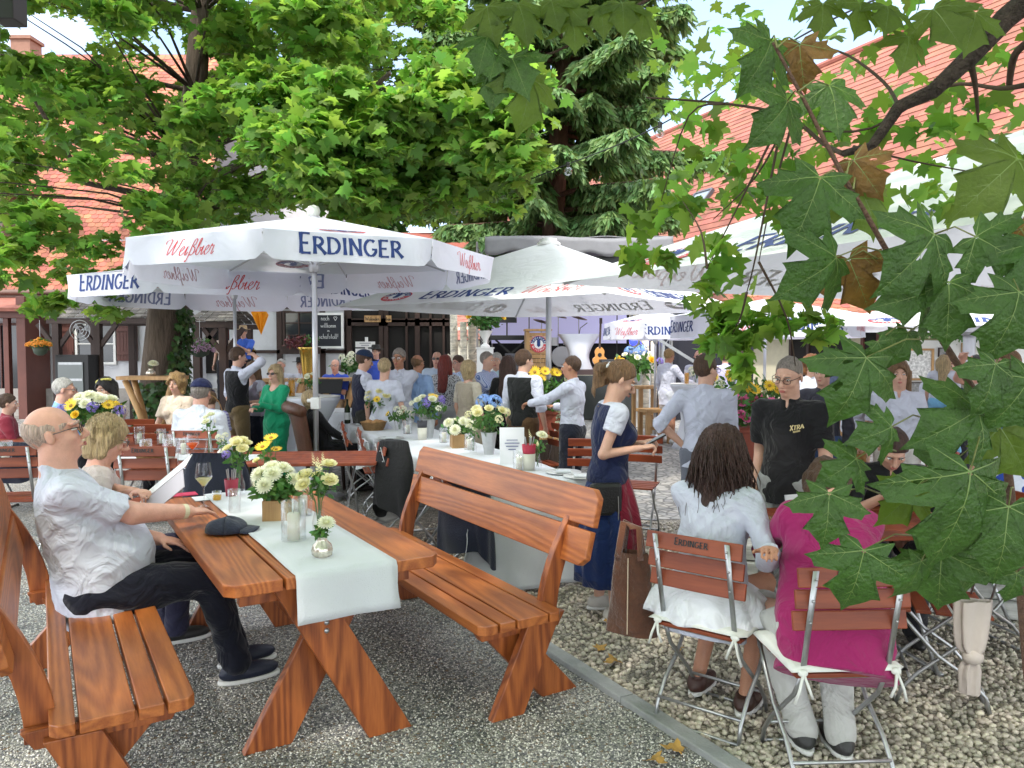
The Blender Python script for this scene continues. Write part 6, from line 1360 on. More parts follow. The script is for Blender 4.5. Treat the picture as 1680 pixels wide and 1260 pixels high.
# her hair tie and black shoulder bag
ig = root_info[PG_.name]; m = MB(); m.M = ig['M4']; m.lathe([(.03, -.01), (.036, 0), (.03, .01)], 12, c=(0, 0, 0)); m.v = [tuple(ig['M4'] @ (Matrix.Translation((0, -.118, .035)) @ Matrix.Rotation(R(70), 4, 'X') @ (ig['M4'].inverted() @ Vector(v)))) for v in m.v]; m.build('hair_tie', LINEN, PG_, smooth=True)
m = MB(); m.grid(lambda u, v: Vector((.17*math.sin(0)+.155+.02*math.sin(3.14*u)*math.sin(3.14*v), -.15+.22*u*(1-.1*v), .84-.19*v)), 8, 8); bgo = None
sbag = near_obj('shoulder_bag', toworld(PG_, (.19, -.06, .78)), R(FG), 'small black leather shoulder bag hanging at the hip of the dirndl girl', 'bag')
m = MB(); m.box((0, 0, 0), (.05, .20, .20)); m.build('pouch', mat('black_leather', (.012, .012, .013), .35, bump=.4, bscale=90), sbag, bevel=.022); m = MB(); m.tube([(.03, .07, .02), (.033, .072, -.07), (.033, .07, -.16)], .003, 6); m.build('zip_pull', STEEL, sbag)
SUEDE = mat('brown_suede', (.075, .026, .012), .95, bump=1, bscale=50, var=.35, vscale=9, sheen=.4); SUEL = mat('brown_suede_strap', (.17, .06, .03), .9, bump=.6, bscale=60, sheen=.4)
bg0 = at(1036, 1030, Y=3.62); bag = near_obj('tote_bag', (bg0.x, 3.62, 0), R(-30), 'brown suede tote bag hanging from the back of the chair of the dark-haired woman', 'bag')
zb0, zt0 = at(0, 1038, Y=3.62).z, at(0, 905, Y=3.62).z; m = MB()
m.grid(lambda u, v: Vector(((.125-.045*v)*math.cos(6.283*u)*(1+.06*math.sin(12.5*u)), (.055-.02*v)*math.sin(6.283*u)+.006*math.sin(9*v+20*u), zb0+(zt0-zb0)*v)), 32, 10); m.add([(.125*math.cos(6.283*i/16), .055*math.sin(6.283*i/16), zb0) for i in range(16)], [tuple(range(16))]); m.build('pouch', SUEDE, bag, smooth=True)
for s in (-1, 1):
    m = MB(); m.tube([(-.06, s*.03, zt0-.03), (-.035, s*.02, zt0+.14), (.0, s*.012, at(0, 868, Y=3.6).z+.01), (.04, s*.014, zt0+.12), (.055, s*.03, zt0-.03)], [(.018, .004)]*5, 8, flat=(1, 0, 0)); m.build('strap', SUEL, bag, smooth=True)
m = MB(); m.tube([(.0, -.056, zb0+.01), (-.0, -.05, zt0-.02)], .003, 5); m.build('piping', mat('piping', (.5, .4, .3), .7), bag)
# draped jackets and cloths on chairs
def jacket(loc, rz, w_, z0, z1, m_, label, cat='jacket', depth=.17, seed=0):
    rt = empty('jacket' if cat == 'jacket' else 'cloth', loc, rz, label, cat); m = MB(); rg = random.Random(seed); ph = rg.uniform(0, 6)
    wd = w_
    def f(u, v):   # over the chair back: front side down, back side down
        a = 6.283*u; q = 1-v; z_ = z1-(z1-z0)*q**.8*(1-.12*math.sin(a*2+ph)*q)
        ca = math.copysign(abs(math.cos(a))**.6, math.cos(a)); sa = math.copysign(abs(math.sin(a))**.8, math.sin(a)); sl = .80+.2*min(1, q*6)+.08*q
        fx = (w_/2*sl*ca)*(1+.05*math.sin(7*a+ph)*q); fy = (depth*(.35+.65*min(1, q*1.5))*.5*sa)*(1+.22*math.sin(6*a+3*v+ph)*q)
        return Vector((fx, fy, z_+.012*math.sin(9*u+ph)))
    m.grid(f, 56, 14); c = [f(i/28, 1) for i in range(28)]; m.add(c, [tuple(range(28))]); m.build('coat' if cat == 'jacket' else 'fabric', m_, rt, smooth=True); return rt
c_ = gp(655, 6.35); jacket((c_[0]-.05, c_[1], 0), R(-38), .42, .33, .93, mat('black_wool', (.006, .006, .007), .9, bump=.6, bscale=40), 'black coat draped over the chair at the far end of the empty bench', seed=2)
c_ = gp(762, 5.15); jacket((c_[0], c_[1], 0), R(-38), .42, .30, .90, NAVY, 'navy jacket hanging on the chair behind the empty bench', seed=5, depth=.2)
c_ = gp(352, 5.2); jacket((c_[0], c_[1], 0), R(8), .42, .45, .98, NAVY, 'navy jacket on a chair behind the wine glass', seed=7)
c_ = gp(12, 6.3); jacket((c_[0], c_[1], 0), R(8), .36, .62, .92, NAVY, 'dark jacket on the chair at the far left edge', seed=8)
c_ = gp(597, 8.2); jacket((c_[0], c_[1], 0), R(-70), .36, .42, .72, LINEN, 'white cloth hanging from the slatted chair left of the long table', 'cloth', seed=9)
c_ = at(1596, 985, z=.62); sc_ = empty('scarf', (c_.x, c_.y-.0, 0), 0, 'knotted beige scarf hanging down from the chair at the right edge', 'scarf'); m = MB()
m.grid(lambda u, v: Vector(((.058*(1+.3*math.cos(v*3.2))*(1-.55*math.exp(-((v-.62)/.08)**2))*(1+.16*math.sin(31*u)+.08*math.sin(50*u+6*v)))*math.cos(6.283*u), (.03+.008*math.sin(31*u+2*v))*math.sin(6.283*u), .62-.40*v)), 40, 16); m.ell((0, -.01, .38), (.045, .035, .035)); m.build('fabric', mat('beige_silk', (.46, .40, .365), .6, bump=.5, bscale=20), sc_, smooth=True)
# ---------------------------------------------------------------- the crowd
def G_(px, Y, ztop, face, label, H=None, sit=None, **kw):
    l = gp(px, Y); z = at(px, ztop, Y).z
    if H is None: H = z*1.0 if sit is None else (z-sit)/.915*1.75
    H = min(max(H, 1.45), 1.95); kw.setdefault('vox', .013 if Y < 10 else .016)
    kw.setdefault('hl', kw.pop('HL', None)); kw.setdefault('hr', kw.pop('HR', None))
    return person(l, face, H, label, sit=sit, **kw)
GR = 'guests standing and talking between the tables'
# left back tables
G_(92, 8.0, 617, -72, 'seated old man with white hair, light blue shirt and glasses', sit=.47, top=(.22, .40, .72), sleeve='long', hair=('recede', 'white'), glasses='clear', skin='pink', b=1.2, belly=.5, head=(8, 0, 0), lean=4)
G_(176, 8.3, 618, 165, 'dark-haired seated woman with a yellow flower wreath', sit=.47, top=(.62, .58, .55), sleeve='long', fem=True, hair=('bob', 'black'), hat=('wreath', (.6, .55, .15)), hr=(-.02, .22, 1.0), hl=(.1, .3, .75), head=(-5, 6, 14), b=1.1)
G_(320, 7.4, 620, -4, 'man in a navy cap and white shirt seated with his back to the camera', sit=.47, top=(.66, .70, .80), sleeve='long', hair=('short', 'grey'), hat=('cap', (.02, .025, .08)), b=1.25, skin='pink', lean=8, wr=.006)
G_(290, 9.3, 612, 170, 'curly blonde woman half hidden behind the man in the navy cap', sit=.55, top=(.6, .5, .4), fem=True, hair=('curly', 'blond'))
G_(344, 9.0, 640, 20, 'person in a lilac striped blouse beside the wicker basket', sit=.45, top='white', tm=pattern_cloth('lilac_check', (.5, .5, .75), (.25, .22, .5), 'bands', 9), fem=True, hair=('short', 'lbrown'), sleeve='short')
G_(8, 8.2, 655, -60, 'person at the far left edge in a red patterned shirt, mostly cut off', sit=.47, top=(.25, .03, .05), sleeve='long', hair=('short', 'brown'))
# couple and green suit
G_(388, 10.0, 568, -40, 'man in a black waistcoat raising his arm to his head by the left pole', vest=(.01, .01, .012), sleeve='roll', hr=(.15, .16, 1.62), hl=(-.2, .25, 1.0), er=(1, .2, .2), bcol=(.16, .11, .055), hair=('short', 'brown'), head=(-10, 5, 0))
G_(415, 10.4, 592, 150, 'woman with wavy brown hair in a dark dirndl facing the man in the waistcoat', fem=True, vest=(.3, .27, .33), sleeve='cap', bottom='skirt', bcol=(.008, .01, .02), skirt_len=.9, hair=('long', 'lbrown'), hr=(.1, .3, 1.05), hl=(-.2, .3, 1.0), collar=False)
G_(452, 9.4, 597, 152, 'blonde woman with sunglasses in a bright green trouser suit', fem=True, top=(.012, .27, .13), sleeve='long', hem=-.2, bcol=(.012, .27, .13), hair=('long', 'lblond'), glasses='sun', hl=(-.02, .27, 1.03), hr=(.10, .26, .98), b=1.1, collar=False, head=(10, 0, 0))
G_(527, 9.0, 648, -62, 'man with long white hair and red glasses in a black suit in the leather chair', sit=.48, top='black', sleeve='long', hem=-.15, hair=('bob', 'lblond'), glasses='sun', skin='pink', lean=-14, bcol=(.01, .01, .012), knees=[(-.11, .46, .5), (.11, .46, .5)], b=1.15)
# centre group
G_(594, 9.6, 573, -62, 'bearded man in navy cap and navy waistcoat, white sleeves, facing right', vest=(.02, .022, .045), sleeve='roll', hat=('cap', (.015, .03, .07)), hair=('short', 'brown'), bcol=(.035, .035, .03), head=(0, 14, 0), hr=(.12, .3, 1.0), hl=(-.1, .32, 1.0))
G_(630, 9.2, 586, -10, 'woman with a blonde updo in a white blouse with a dark shoulder strap', fem=True, sleeve='short', hem=-.15, hair=('short', 'lblond'), bcol=(.68, .7, .76), collar=False, b=1.05)
G_(655, 9.8, 577, 168, 'tall man with grey hair and glasses in an open white shirt', sleeve='roll', hem=-.2, hair=('short', 'grey'), glasses='clear', skin='tan', hl=(.24, .28, .98), bcol=(.6, .6, .62), H=1.72)
G_(684, 10.0, 580, -30, 'bald man in a light blue shirt turned away at the standing table', top=(.30, .44, .72), sleeve='long', hem=-.15, hair=('ring', 'lbrown'), skin='tan', bcol=(.5, .5, .5))
G_(717, 12.2, 575, 176, 'bald man with sunglasses in a pale blue shirt behind the standing table', top=(.5, .6, .75), hair=('none', 'grey'), glasses='sun', skin='pink')
G_(730, 10.6, 590, -15, 'woman with long red hair in a black and white patterned top', fem=True, tm=pattern_cloth('speckle', (.6, .6, .62), (.04, .04, .05), 'flower', 60), hair=('long', 'red'), bcol=(.5, .5, .52), collar=False, H=1.62)
G_(752, 11.6, 588, 140, 'man with glasses in a blue checked shirt at the crowded standing table', tm=pattern_cloth('blue_check', (.3, .45, .75), (.65, .7, .8), 'check', 40), hair=('short', 'brown'), glasses='clear', skin='pink', H=1.62)
G_(768, 9.3, 590, -45, 'woman with straight blonde hair in a beige dirndl with crossbody strap', fem=True, top=(.5, .45, .36), vest=(.36, .31, .24), sleeve='short', bottom='skirt', bcol=(.36, .31, .24), skirt_len=.8, hair=('bob', 'lblond'), collar=False)
G_(798, 10.2, 580, -115, 'man with short grey hair and crossed arms in a blue striped shirt', tm=pattern_cloth('blue_stripe', (.5, .55, .72), (.12, .18, .42), 'stripe', 24), hl=(.08, .24, 1.14), hr=(-.08, .26, 1.12), el=(-1, .2, -.6), er=(1, .2, -.6), hair=('recede', 'grey'), bcol=(.02, .02, .03), H=1.68, curl=.8)
G_(815, 11.2, 585, 170, 'grey-haired man in a pale turquoise shirt behind the man with crossed arms', top=(.45, .62, .72), hair=('short', 'white'), H=1.66)
G_(833, 9.4, 598, -20, 'woman with brown curly hair in black beside the waistcoat man', fem=True, top='black', sleeve='long', bcol=(.01, .01, .01), hair=('long', 'dark'), collar=False, H=1.62)
G_(858, 8.4, 578, -38, 'brown-haired man in a black waistcoat and rolled white sleeves, leather trousers', vest=(.012, .013, .013), sleeve='roll', hair=('short', 'brown'), bcol=(.10, .055, .025), hr=(.24, .08, .86), H=1.70, head=(-18, 4, 0))
G_(940, 7.9, 587, 62, 'man in white shirt with a navy jacket tied round his waist, touching the pole', sleeve='long', hair=('recede', 'brown'), bcol=(.012, .014, .025), hl=(-.06, .48, 1.12), hr=(.22, .30, 1.08), skin='tan', H=1.64, hem=-.04)
G_(950, 17.9, 600, 0, 'x', H=1.5) if 0 else None
# right background
G_(1096, 13.8, 573, -58, 'tall man with combed-back blond hair, long white shirt and white shorts', sleeve='long', hem=-.22, bottom='shorts', bcol=(.6, .63, .68), hair=('short', 'blond'), skin='tan', head=(0, 14, 0), hr=(.2, .4, 1.1), shoes=(.6, .6, .6), H=1.72)
G_(1146, 14.3, 573, 172, 'bald man with sunglasses, white shirt and turquoise scarf', sleeve='long', hair=('none', 'grey'), glasses='sun', skin='pink', bcol=(.5, .5, .5), H=1.70)
G_(1190, 14.6, 577, -20, 'man with brown hair in a lilac shirt seen from behind', top=(.5, .48, .68), sleeve='long', hair=('short', 'brown'), H=1.68)
G_(1330, 9.6, 588, 172, 'woman with curly strawberry blonde hair in a white top', fem=True, hair=('curly', 'auburn'), bcol=(.1, .1, .2), H=1.62, b=1.0)
G_(1368, 10.4, 580, 110, 'bald man with glasses in profile behind the big leaf', top=(.1, .12, .2), hair=('ring', 'grey'), glasses='clear', skin='pink', H=1.66)
G_(1352, 7.0, 612, 140, 'man in a dark grey jacket with a glass behind the black polo shirt', top=(.045, .045, .06), sleeve='long', hair=('short', 'lbrown'), bcol=(.05, .09, .2), hr=(.05, .28, 1.18), H=1.60)
G_(1405, 7.6, 600, 100, 'person in tan leather shorts mostly hidden by the big leaf', top='white', bottom='shorts', bcol=(.33, .17, .06), hair=('short', 'grey'), H=1.62)
pw_ = G_(1475, 6.6, 612, 160, 'person in loose white trousers and white blouse behind the leaves', fem=True, top='white', bcol=(.62, .60, .57), hair=('long', 'lbrown'), H=1.60, b=1.2)
G_(1556, 7.4, 578, 150, 'dark-haired man in a navy waistcoat carrying a toddler', vest=(.02, .03, .12), hair=('short', 'dark'), hr=(.0, .3, 1.05), hl=(-.1, .3, 1.12), H=1.66)
l = gp(1548, 7.05); person((l[0], l[1], .0), -30, .92, 'blond toddler in a white top and light blue trousers carried by the man', hair=('long', 'lblond'), fem=True, bcol=(.2, .45, .7), shoes=(.4, .1, .08), vox=.010, wr=.002).location.z = .72
G_(1602, 8.6, 588, -20, 'person with black hair seen from behind near the picture wall', top='white', hair=('short', 'black'), H=1.64)
G_(1655, 6.4, 560, 100, 'person raising a glass at the right edge under the parasol', top=(.5, .48, .4), skin='pink', hair=('short', 'lbrown'), hr=(.1, .35, 1.6), H=1.70)
G_(1652, 4.9, 650, 15, 'woman in a blue and white flowered dress at the right edge', fem=True, tm=pattern_cloth('blue_flower', (.65, .7, .8), (.02, .06, .35), 'flower', 14), bottom='skirt', bm=pattern_cloth('blue_flower', (.65, .7, .8), (.02, .06, .35), 'flower', 14), hair=('bob', 'dark'), H=1.56, collar=False, vox=.011)
G_(1452, 4.75, 760, 165, 'person in black leaning over the right table with sunglasses in hand', sit=.47, top='black', sleeve='roll', hair=('short', 'dark'), lean=25, head=(0, 20, 0), hr=(.1, .5, .85), H=1.62, vox=.011)
# musicians by the timbered house
G_(369, 17.6, 545, 170, 'red-haired woman standing in the doorway beside the trumpeter', fem=True, top=(.5, .4, .35), hair=('bob', 'red'), H=1.7).location.z = .5
G_(400, 17.2, 537, 176, 'trumpet player in a blue shirt and straw hat', top=(.05, .13, .55), hat=('brim', (.45, .33, .2)), hair=('short', 'grey'), hr=(.05, .35, 1.25), hl=(-.05, .35, 1.25), H=1.7).location.z = .52
G_(461, 16.4, 576, 176, 'seated musician in a white shirt with dark braces', sit=.5, hair=('recede', 'white'), skin='pink', bcol=(.5, .5, .5))
G_(494, 16.2, 575, 178, 'tuba player half hidden behind the golden tuba', sit=.5, hair=('short', 'brown'), hat=('brim', (.02, .02, .02)), top='white', hr=(.15, .3, 1.0), hl=(-.12, .3, .9))
G_(550, 15.8, 578, 176, 'clarinet player in a blue shirt seated by the music stand', sit=.5, top=(.04, .09, .5), hair=('none', 'grey'), glasses='clear', skin='pink', bcol=(.3, .2, .1), hr=(.04, .3, 1.0), hl=(-.04, .3, .95))
G_(617, 16.0, 567, 176, 'musician in a blue shirt and dark hat behind the capped man', top=(.05, .1, .5), hat=('brim', (.03, .03, .03)), hair=('short', 'dark'))
G_(100, 16.9, 600, 180, 'x') if 0 else None
# ---------------------------------------------------------------- flowers and things on the tables
def petals(n, rows, r, cup, w, jit=.15, seed=0):
    "flower head built from rings of petals; returns verts, faces"
    rg = random.Random(seed); mb = MB()
    for j in range(rows):
        t = j/max(1, rows-1); rr = r*(1-.8*t); el_ = R(cup[0]+(cup[1]-cup[0])*t); k = max(4, int(n*(1-.45*t)))
        for i in range(k):
            a = 2*math.pi*(i+.5*(j % 2)+rg.uniform(-jit, jit))/k; d = Vector((math.cos(a)*math.cos(el_), math.sin(a)*math.cos(el_), math.sin(el_))); s = Vector((-math.sin(a), math.cos(a), 0)); u = s.cross(d); ww = w*r*(1-.4*t)
            p0 = d*(.12*r); p1 = d*rr*.6-s*ww; p2 = d*rr*.6+s*ww; p3 = d*rr-s*ww*.45+u*-.12*r; p4 = d*rr+s*ww*.45+u*-.12*r
            mb.add([p0, p1, p3, p4, p2], [(0, 1, 2, 3, 4)])
    return mb
FM = {'white': mat('petal_white', (.74, .74, .66), .7, island=.1, trans=.25), 'cream': mat('petal_cream', (.72, .68, .46), .7, island=.1, trans=.25), 'yellow': mat('petal_yellow', (.75, .50, .03), .6, island=.15, trans=.2), 'blue': mat('petal_blue', (.22, .36, .75), .7, island=.2, trans=.2),
      'pink': mat('petal_pink', (.75, .18, .42), .6, island=.25, trans=.2), 'lilac': mat('petal_lilac', (.45, .28, .45), .7, island=.3, trans=.2), 'violet': mat('petal_violet', (.22, .16, .5), .7, island=.3), 'orange': mat('petal_orange', (.8, .3, .02), .6, island=.2), 'red': mat('petal_red', (.5, .02, .02), .6, island=.2)}
GRN = mat('flower_green', (.06, .16, .03), .5, island=.4, trans=.2); SILV = mat('silver_leaf', (.42, .5, .40), .6, island=.25, trans=.2); STEMM = mat('stem_green', (.08, .16, .04), .6)
BK = {'rose': petals(9, 6, 1, (8, 82), .42, seed=1), 'mum': petals(20, 8, 1, (-8, 85), .13, seed=2), 'daisy': petals(18, 2, 1, (6, 18), .13, seed=3), 'hyd': None}
hy = MB(); rg_ = random.Random(4)
for _ in range(60):
    d = Vector((rg_.gauss(0, 1), rg_.gauss(0, 1), abs(rg_.gauss(0, 1))*.9+.05)).normalized(); q = d.to_track_quat('Z', 'Y').to_matrix()
    for k in range(4): a = math.pi/2*k+d.x*3; hy.add([d*.9+q @ Vector(v) for v in ((0, 0, 0), (.16*math.cos(a-.6), .16*math.sin(a-.6), .03), (.24*math.cos(a), .24*math.sin(a), 0), (.16*math.cos(a+.6), .16*math.sin(a+.6), .03))], [(0, 1, 2, 3)])
BK['hyd'] = hy; sp_ = MB()
for i in range(26): a = i*2.4; z_ = i/26*2.4; d = Vector((math.cos(a), math.sin(a), .5)); s = .34*(1-i/34); sp_.add([Vector((0, 0, z_)), Vector((0, 0, z_))+d*s+Vector((-d.y, d.x, 0))*s*.6, Vector((0, 0, z_))+d*s*1.5, Vector((0, 0, z_))+d*s-Vector((-d.y, d.x, 0))*s*.6], [(0, 1, 2, 3)])
BK['spike'] = sp_; _bm = {}
def bloom(parent, kind, col, p, r, d=(0, 0, 1), name='bloom'):
    key = (kind, col)
    if key not in _bm:
        me = bpy.data.meshes.new(kind); b = BK[kind]; me.from_pydata([tuple(v) for v in b.v], [], b.f); me.materials.append(FM[col]); me.polygons.foreach_set('use_smooth', [True]*len(b.f)); _bm[key] = me
    o = bpy.data.objects.new(name, _bm[key]); COL.objects.link(o); o.parent = parent; o.location = p; o.scale = (r, r, r); o.rotation_euler = (Vector(d).to_track_quat('Z', 'Y').to_matrix() @ Matrix.Rotation(random.uniform(0, 6), 3, 'Z')).to_euler()
    if kind == 'daisy': c = MB(); c.ell((0, 0, .12), (.26, .26, .14)); c.build('flower_centre', mat('flower_centre', (.35, .2, .03), .8), o, smooth=True)
    return o
def greens(parent, c, r, n, m=GRN, s=(.03, .06), sq=.8, name='foliage', hang=0):
    P = nrm(rng.normal(size=(n, 3)))*(rng.uniform(.35, 1, (n, 1)))*np.array([r, r, r*sq])+np.array(c)
    if hang: P[:, 2] -= rng.uniform(0, 1, n)**1.5*hang
    X, Y, Z = rframes(n, (0, 0, .4), 1); lv = np.array([(0, 0, 0), (.22, .35, .04), (.16, .75, 0), (0, 1, -.08), (-.16, .75, 0), (-.22, .35, .04)])
    V, F = scatter(lv, np.array([[0, 1, 2, 3, 4, 5]]), P, X, Y, Z, rng.uniform(s[0], s[1], n)); return link(name, npmesh(name, V, F), parent, m)
GLASS = glass('clear_glass'); GALV = mat('zinc_pot', (.5, .51, .52), .5, .4, var=.1, vscale=12); WAX = mat('candle_wax', (.74, .72, .62), .5, sss=.2)
def bouquet(px, py, Y, z, h, r, label, blooms, pot='glass', ph=.16, pr=.05, ng=150, loc=None, gm=GRN):
    "flowers in a vase standing at height z; blooms = [(kind, colour, count, radius)]"
    p = Vector(loc) if loc else Vector((*gp(px, Y)[:2], z)); root = empty('flower_vase' if pot != 'box' else 'flower_box', p, random.uniform(-.3, .3), label, 'flowers', 'flower arrangements on the tables'); root.location.z = z
    if pot == 'box': m = MB(); m.box((0, 0, ph/2), (pr*2.1, pr*2.1, ph)); m.build('wooden_box', PALEW, root, bevel=.003)
    elif pot == 'zinc': m = MB(); m.lathe([(pr*.6, 0), (pr, ph*.95), (pr*1.06, ph), (pr*.9, ph), (pr*.5, ph*.3)], 20); m.build('pot', GALV, root, auto=40)
    elif pot == 'pumpkin':
        m = MB(); n = 36; prof = [(.5, 0), (.9, .12), (1, .35), (.85, .6), (.5, .78), (.42, .9), (.5, 1)]
        vs = [((pr*q*(1+.06*math.cos(9*2*math.pi*k/n)))*math.cos(2*math.pi*k/n), (pr*q*(1+.06*math.cos(9*2*math.pi*k/n)))*math.sin(2*math.pi*k/n), z_*ph) for q, z_ in prof for k in range(n)]
        m.add(vs, [(i*n+k, i*n+(k+1) % n, (i+1)*n+(k+1) % n, (i+1)*n+k) for i in range(len(prof)-1) for k in range(n)]); m.build('vase', mat('mercury_glass', (.62, .58, .5), .15, .55, var=.4, vscale=30), root, smooth=True)
    else: m = MB(); m.lathe([(pr*.8, 0), (pr*.9, ph*.05), (pr, ph*.4), (pr*.55, ph*.75), (pr*.6, ph)] if pot == 'bottle' else [(pr*.7, 0), (pr*.75, ph*.3), (pr, ph)], 18, cap=False); m.build('vase', GLASS, root, smooth=True)
    st = MB(); rg = random.Random(px+py); tot = sum(b[2] for b in blooms); i = 0; c = Vector((0, 0, ph+(h-ph)*.5))
    if ng: greens(root, (0, 0, ph+(h-ph)*.38), r*.95, ng, gm, (.03, .03+r*.35), (h-ph)/r*.42)
    for kind, col, n, br in blooms:
        for _ in range(n):
            a = i*2.4+rg.uniform(-.3, .3); q = math.sqrt((i+.6)/tot); i += 1
            p_ = Vector((r*q*math.cos(a), r*q*math.sin(a), h-(h-ph)*.55*q*q+rg.uniform(-.02, .02))); d = (p_-Vector((0, 0, ph*.6))).normalized(); d = Vector((d.x, d.y-.45, d.z)); bloom(root, kind, col, p_, br*rg.uniform(.85, 1.1), d)
            st.tube([(rg.uniform(-.3, .3)*pr*.6, rg.uniform(-.3, .3)*pr*.6, .02), (p_.x*.25, p_.y*.25, ph), p_], .0022, 5)
    st.build('stem', STEMM, root); return root
TZ = .788
def on(px, py, z=TZ): p = at(px, py, z=z); return (p.x, p.y, z)
bouquet(455, 0, 0, TZ, .27, .13, 'wooden box of white chrysanthemums with greenery and tall yellow daisies on the near table', [('mum', 'white', 8, .05), ('hyd', 'white', 2, .045)], 'box', .11, .062, 420, loc=on(455, 852))
bouquet(445, 1, 0, TZ, .40, .07, 'yellow gerberas and buds rising behind the white chrysanthemum box', [('daisy', 'yellow', 4, .04), ('rose', 'cream', 2, .026)], 'glass', .13, .035, 50, loc=on(440, 832))
bouquet(522, 2, 0, TZ, .37, .085, 'tall glass vase of cream roses and snapdragon near the runner end', [('spike', 'cream', 3, .035), ('rose', 'cream', 5, .046)], 'bottle', .17, .035, 80, loc=on(524, 880))
bouquet(530, 3, 0, TZ, .155, .035, 'small ribbed silver vase with one white flower at the runner end', [('mum', 'white', 1, .045), ('hyd', 'cream', 1, .022)], 'pumpkin', .09, .045, 45, loc=on(529, 914))
bouquet(398, 4, 0, TZ, .36, .085, 'bottle vase of cream roses at the far end of the near table', [('rose', 'cream', 6, .04), ('spike', 'cream', 1, .03), ('hyd', 'violet', 1, .03)], 'bottle', .16, .04, 80, loc=on(392, 812))
def hurricane(loc, h, r, label, ch=.1):
    root = empty('candle_jar', loc, 0, label, 'candle', 'glass candle jars'); m = MB(); m.lathe([(r*.96, 0), (r, .004), (r, h), (r*.96, h), (r*.955, .006)], 24, cap=False); m.build('glass_cylinder', GLASS, root, smooth=True)
    m = MB(); m.lathe([(r*.99, 0), (r*.99, .004)], 24); m.build('glass_base', GLASS, root)
    m = MB(); m.lathe([(r*.5, .006), (r*.5, ch*.96), (r*.42, ch), (.004, ch-.003)], 18); c = m.build('pillar_candle', WAX, root, smooth=True); m = MB(); m.tube([(0, 0, ch-.004), (.001, 0, ch+.012)], .0012, 5); m.build('wick', BLACK, c); return root
hurricane(on(482, 888), .19, .057, 'glass cylinder with a thick cream candle on the linen runner', .135); hurricane(on(497, 846), .21, .05, 'second glass cylinder behind the candle on the runner', .11)
def wineglass(loc, h, r, col, label, fill=.4, cat='glass'):
    root = empty('wine_glass', loc, 0, label, cat, 'drinking glasses'); m = MB(); m.lathe([(.036, 0), (.034, .002), (.006, .006), (.004, h*.42), (.012, h*.46), (r, h*.66), (r*.96, h*.75), (r*.78, h)], 18, cap=False); m.build('bowl', GLASS, root, smooth=True)
    if col: m = MB(); m.lathe([(.008, h*.465), (r*.55, h*.56), (r*.93, h*(.60+fill*.1)), (.001, h*(.60+fill*.1))], 16); m.build('drink', mat('drink_%d' % int(col[0]*100), col, .1, trans=.5), root, smooth=True)
    return root
def tumbler(loc, h, r, col, label, lv=.6):
    root = empty('drinking_glass', loc, 0, label, 'glass', 'drinking glasses'); m = MB(); m.lathe([(r*.85, 0), (r, h), (r*.95, h), (r*.8, .01)], 18, cap=False); m.build('tumbler', GLASS, root, smooth=True)
    if col: m = MB(); m.lathe([(r*.8, .008), (r*(.82+.12*lv), h*lv), (.001, h*lv)], 16); m.build('drink', mat('drink_%d' % int(col[0]*100+col[2]*7), col, .1, trans=.5), root, smooth=True)
    return root
wineglass(on(335, 830), .25, .048, (.65, .62, .4), 'glass of white wine on the near table beside the booklet'); tumbler(on(385, 843), .135, .036, None, 'empty water glass on the near table'); tumbler(on(356, 822), .06, .028, (.8, .5, .1), 'small low glass with a yellow drink on the near table')
rc = empty('cutlery_cup', on(380, 815), 0, 'dark red cup of cutlery at the far end of the near table', 'cup'); m = MB(); m.lathe([(.032, 0), (.042, .11), (.04, .11), (.03, .01)], 18); m.build('cup', mat('dark_red_paper', (.3, .02, .05), .6), rc, smooth=True)
for i in range(5): m = MB(); a = i*1.3; m.tube([(.01*math.cos(a), .01*math.sin(a), .02), (.03*math.cos(a), .03*math.sin(a), .17)], .0035, 6); m.build('fork', STEEL, rc)
nb_ = empty('napkin', on(300, 812), AW, 'red napkin with a white card on the near table', 'napkin'); m = MB(); m.box((0, 0, .003), (.16, .11, .004)); m.build('red_sheet', mat('napkin_red', (.42, .02, .07), .8), nb_); m = MB(); m.box((.08, -.2, .003), (.1, .14, .004)); m.build('card', PAPER, nb_)
# second table
T2Z = .757
hurricane((*gp(236, 6.5)[:2], T2Z), .17, .05, 'candle jar on the brown table, left of the red cutlery pot'); hurricane((*gp(278, 6.3)[:2], T2Z), .2, .055, 'tall candle jar on the brown table behind the couple'); hurricane((*gp(298, 6.8)[:2], T2Z), .15, .045, 'small candle jar beside the orange drink')
wineglass((*gp(313, 6.3)[:2], T2Z), .24, .052, (.9, .2, .04), 'wine glass with an orange spritz on the brown table', .8)
bouquet(340, 5, 6.45, T2Z, .42, .06, 'bottle vase with two white roses on the brown table', [('rose', 'white', 3, .035), ('spike', 'white', 1, .03)], 'bottle', .2, .04, 30); bouquet(362, 6, 6.6, T2Z, .2, .06, 'low vase of tiny pinkish white flowers on the brown table', [('hyd', 'white', 3, .035)], 'pumpkin', .09, .045, 20)
bouquet(150, 7, 7.4, .757, .5, .27, 'big mixed bouquet of white, yellow and violet flowers by the old man in blue', [('mum', 'white', 7, .075), ('rose', 'white', 4, .06), ('daisy', 'yellow', 6, .06), ('hyd', 'violet', 5, .06), ('rose', 'yellow', 2, .05)], 'glass', .2, .08, 260)
hurricane((*gp(226, 7.6)[:2], T2Z), .17, .05, 'candle jar left of the dark-haired woman\'s chair'); hurricane((*gp(4, 6.2)[:2], T2Z), .19, .055, 'candle jar at the far left edge'); hurricane((*gp(262, 7.6)[:2], T2Z), .15, .045, 'candle jar in front of the man in the navy cap')
tumbler((*gp(62, 7.2)[:2], T2Z), .16, .045, None, 'empty beer glass in front of the old man in blue'); tumbler((*gp(272, 6.6)[:2], T2Z), .2, .045, (.3, .01, .04), 'dark red pot of cutlery on the brown table')
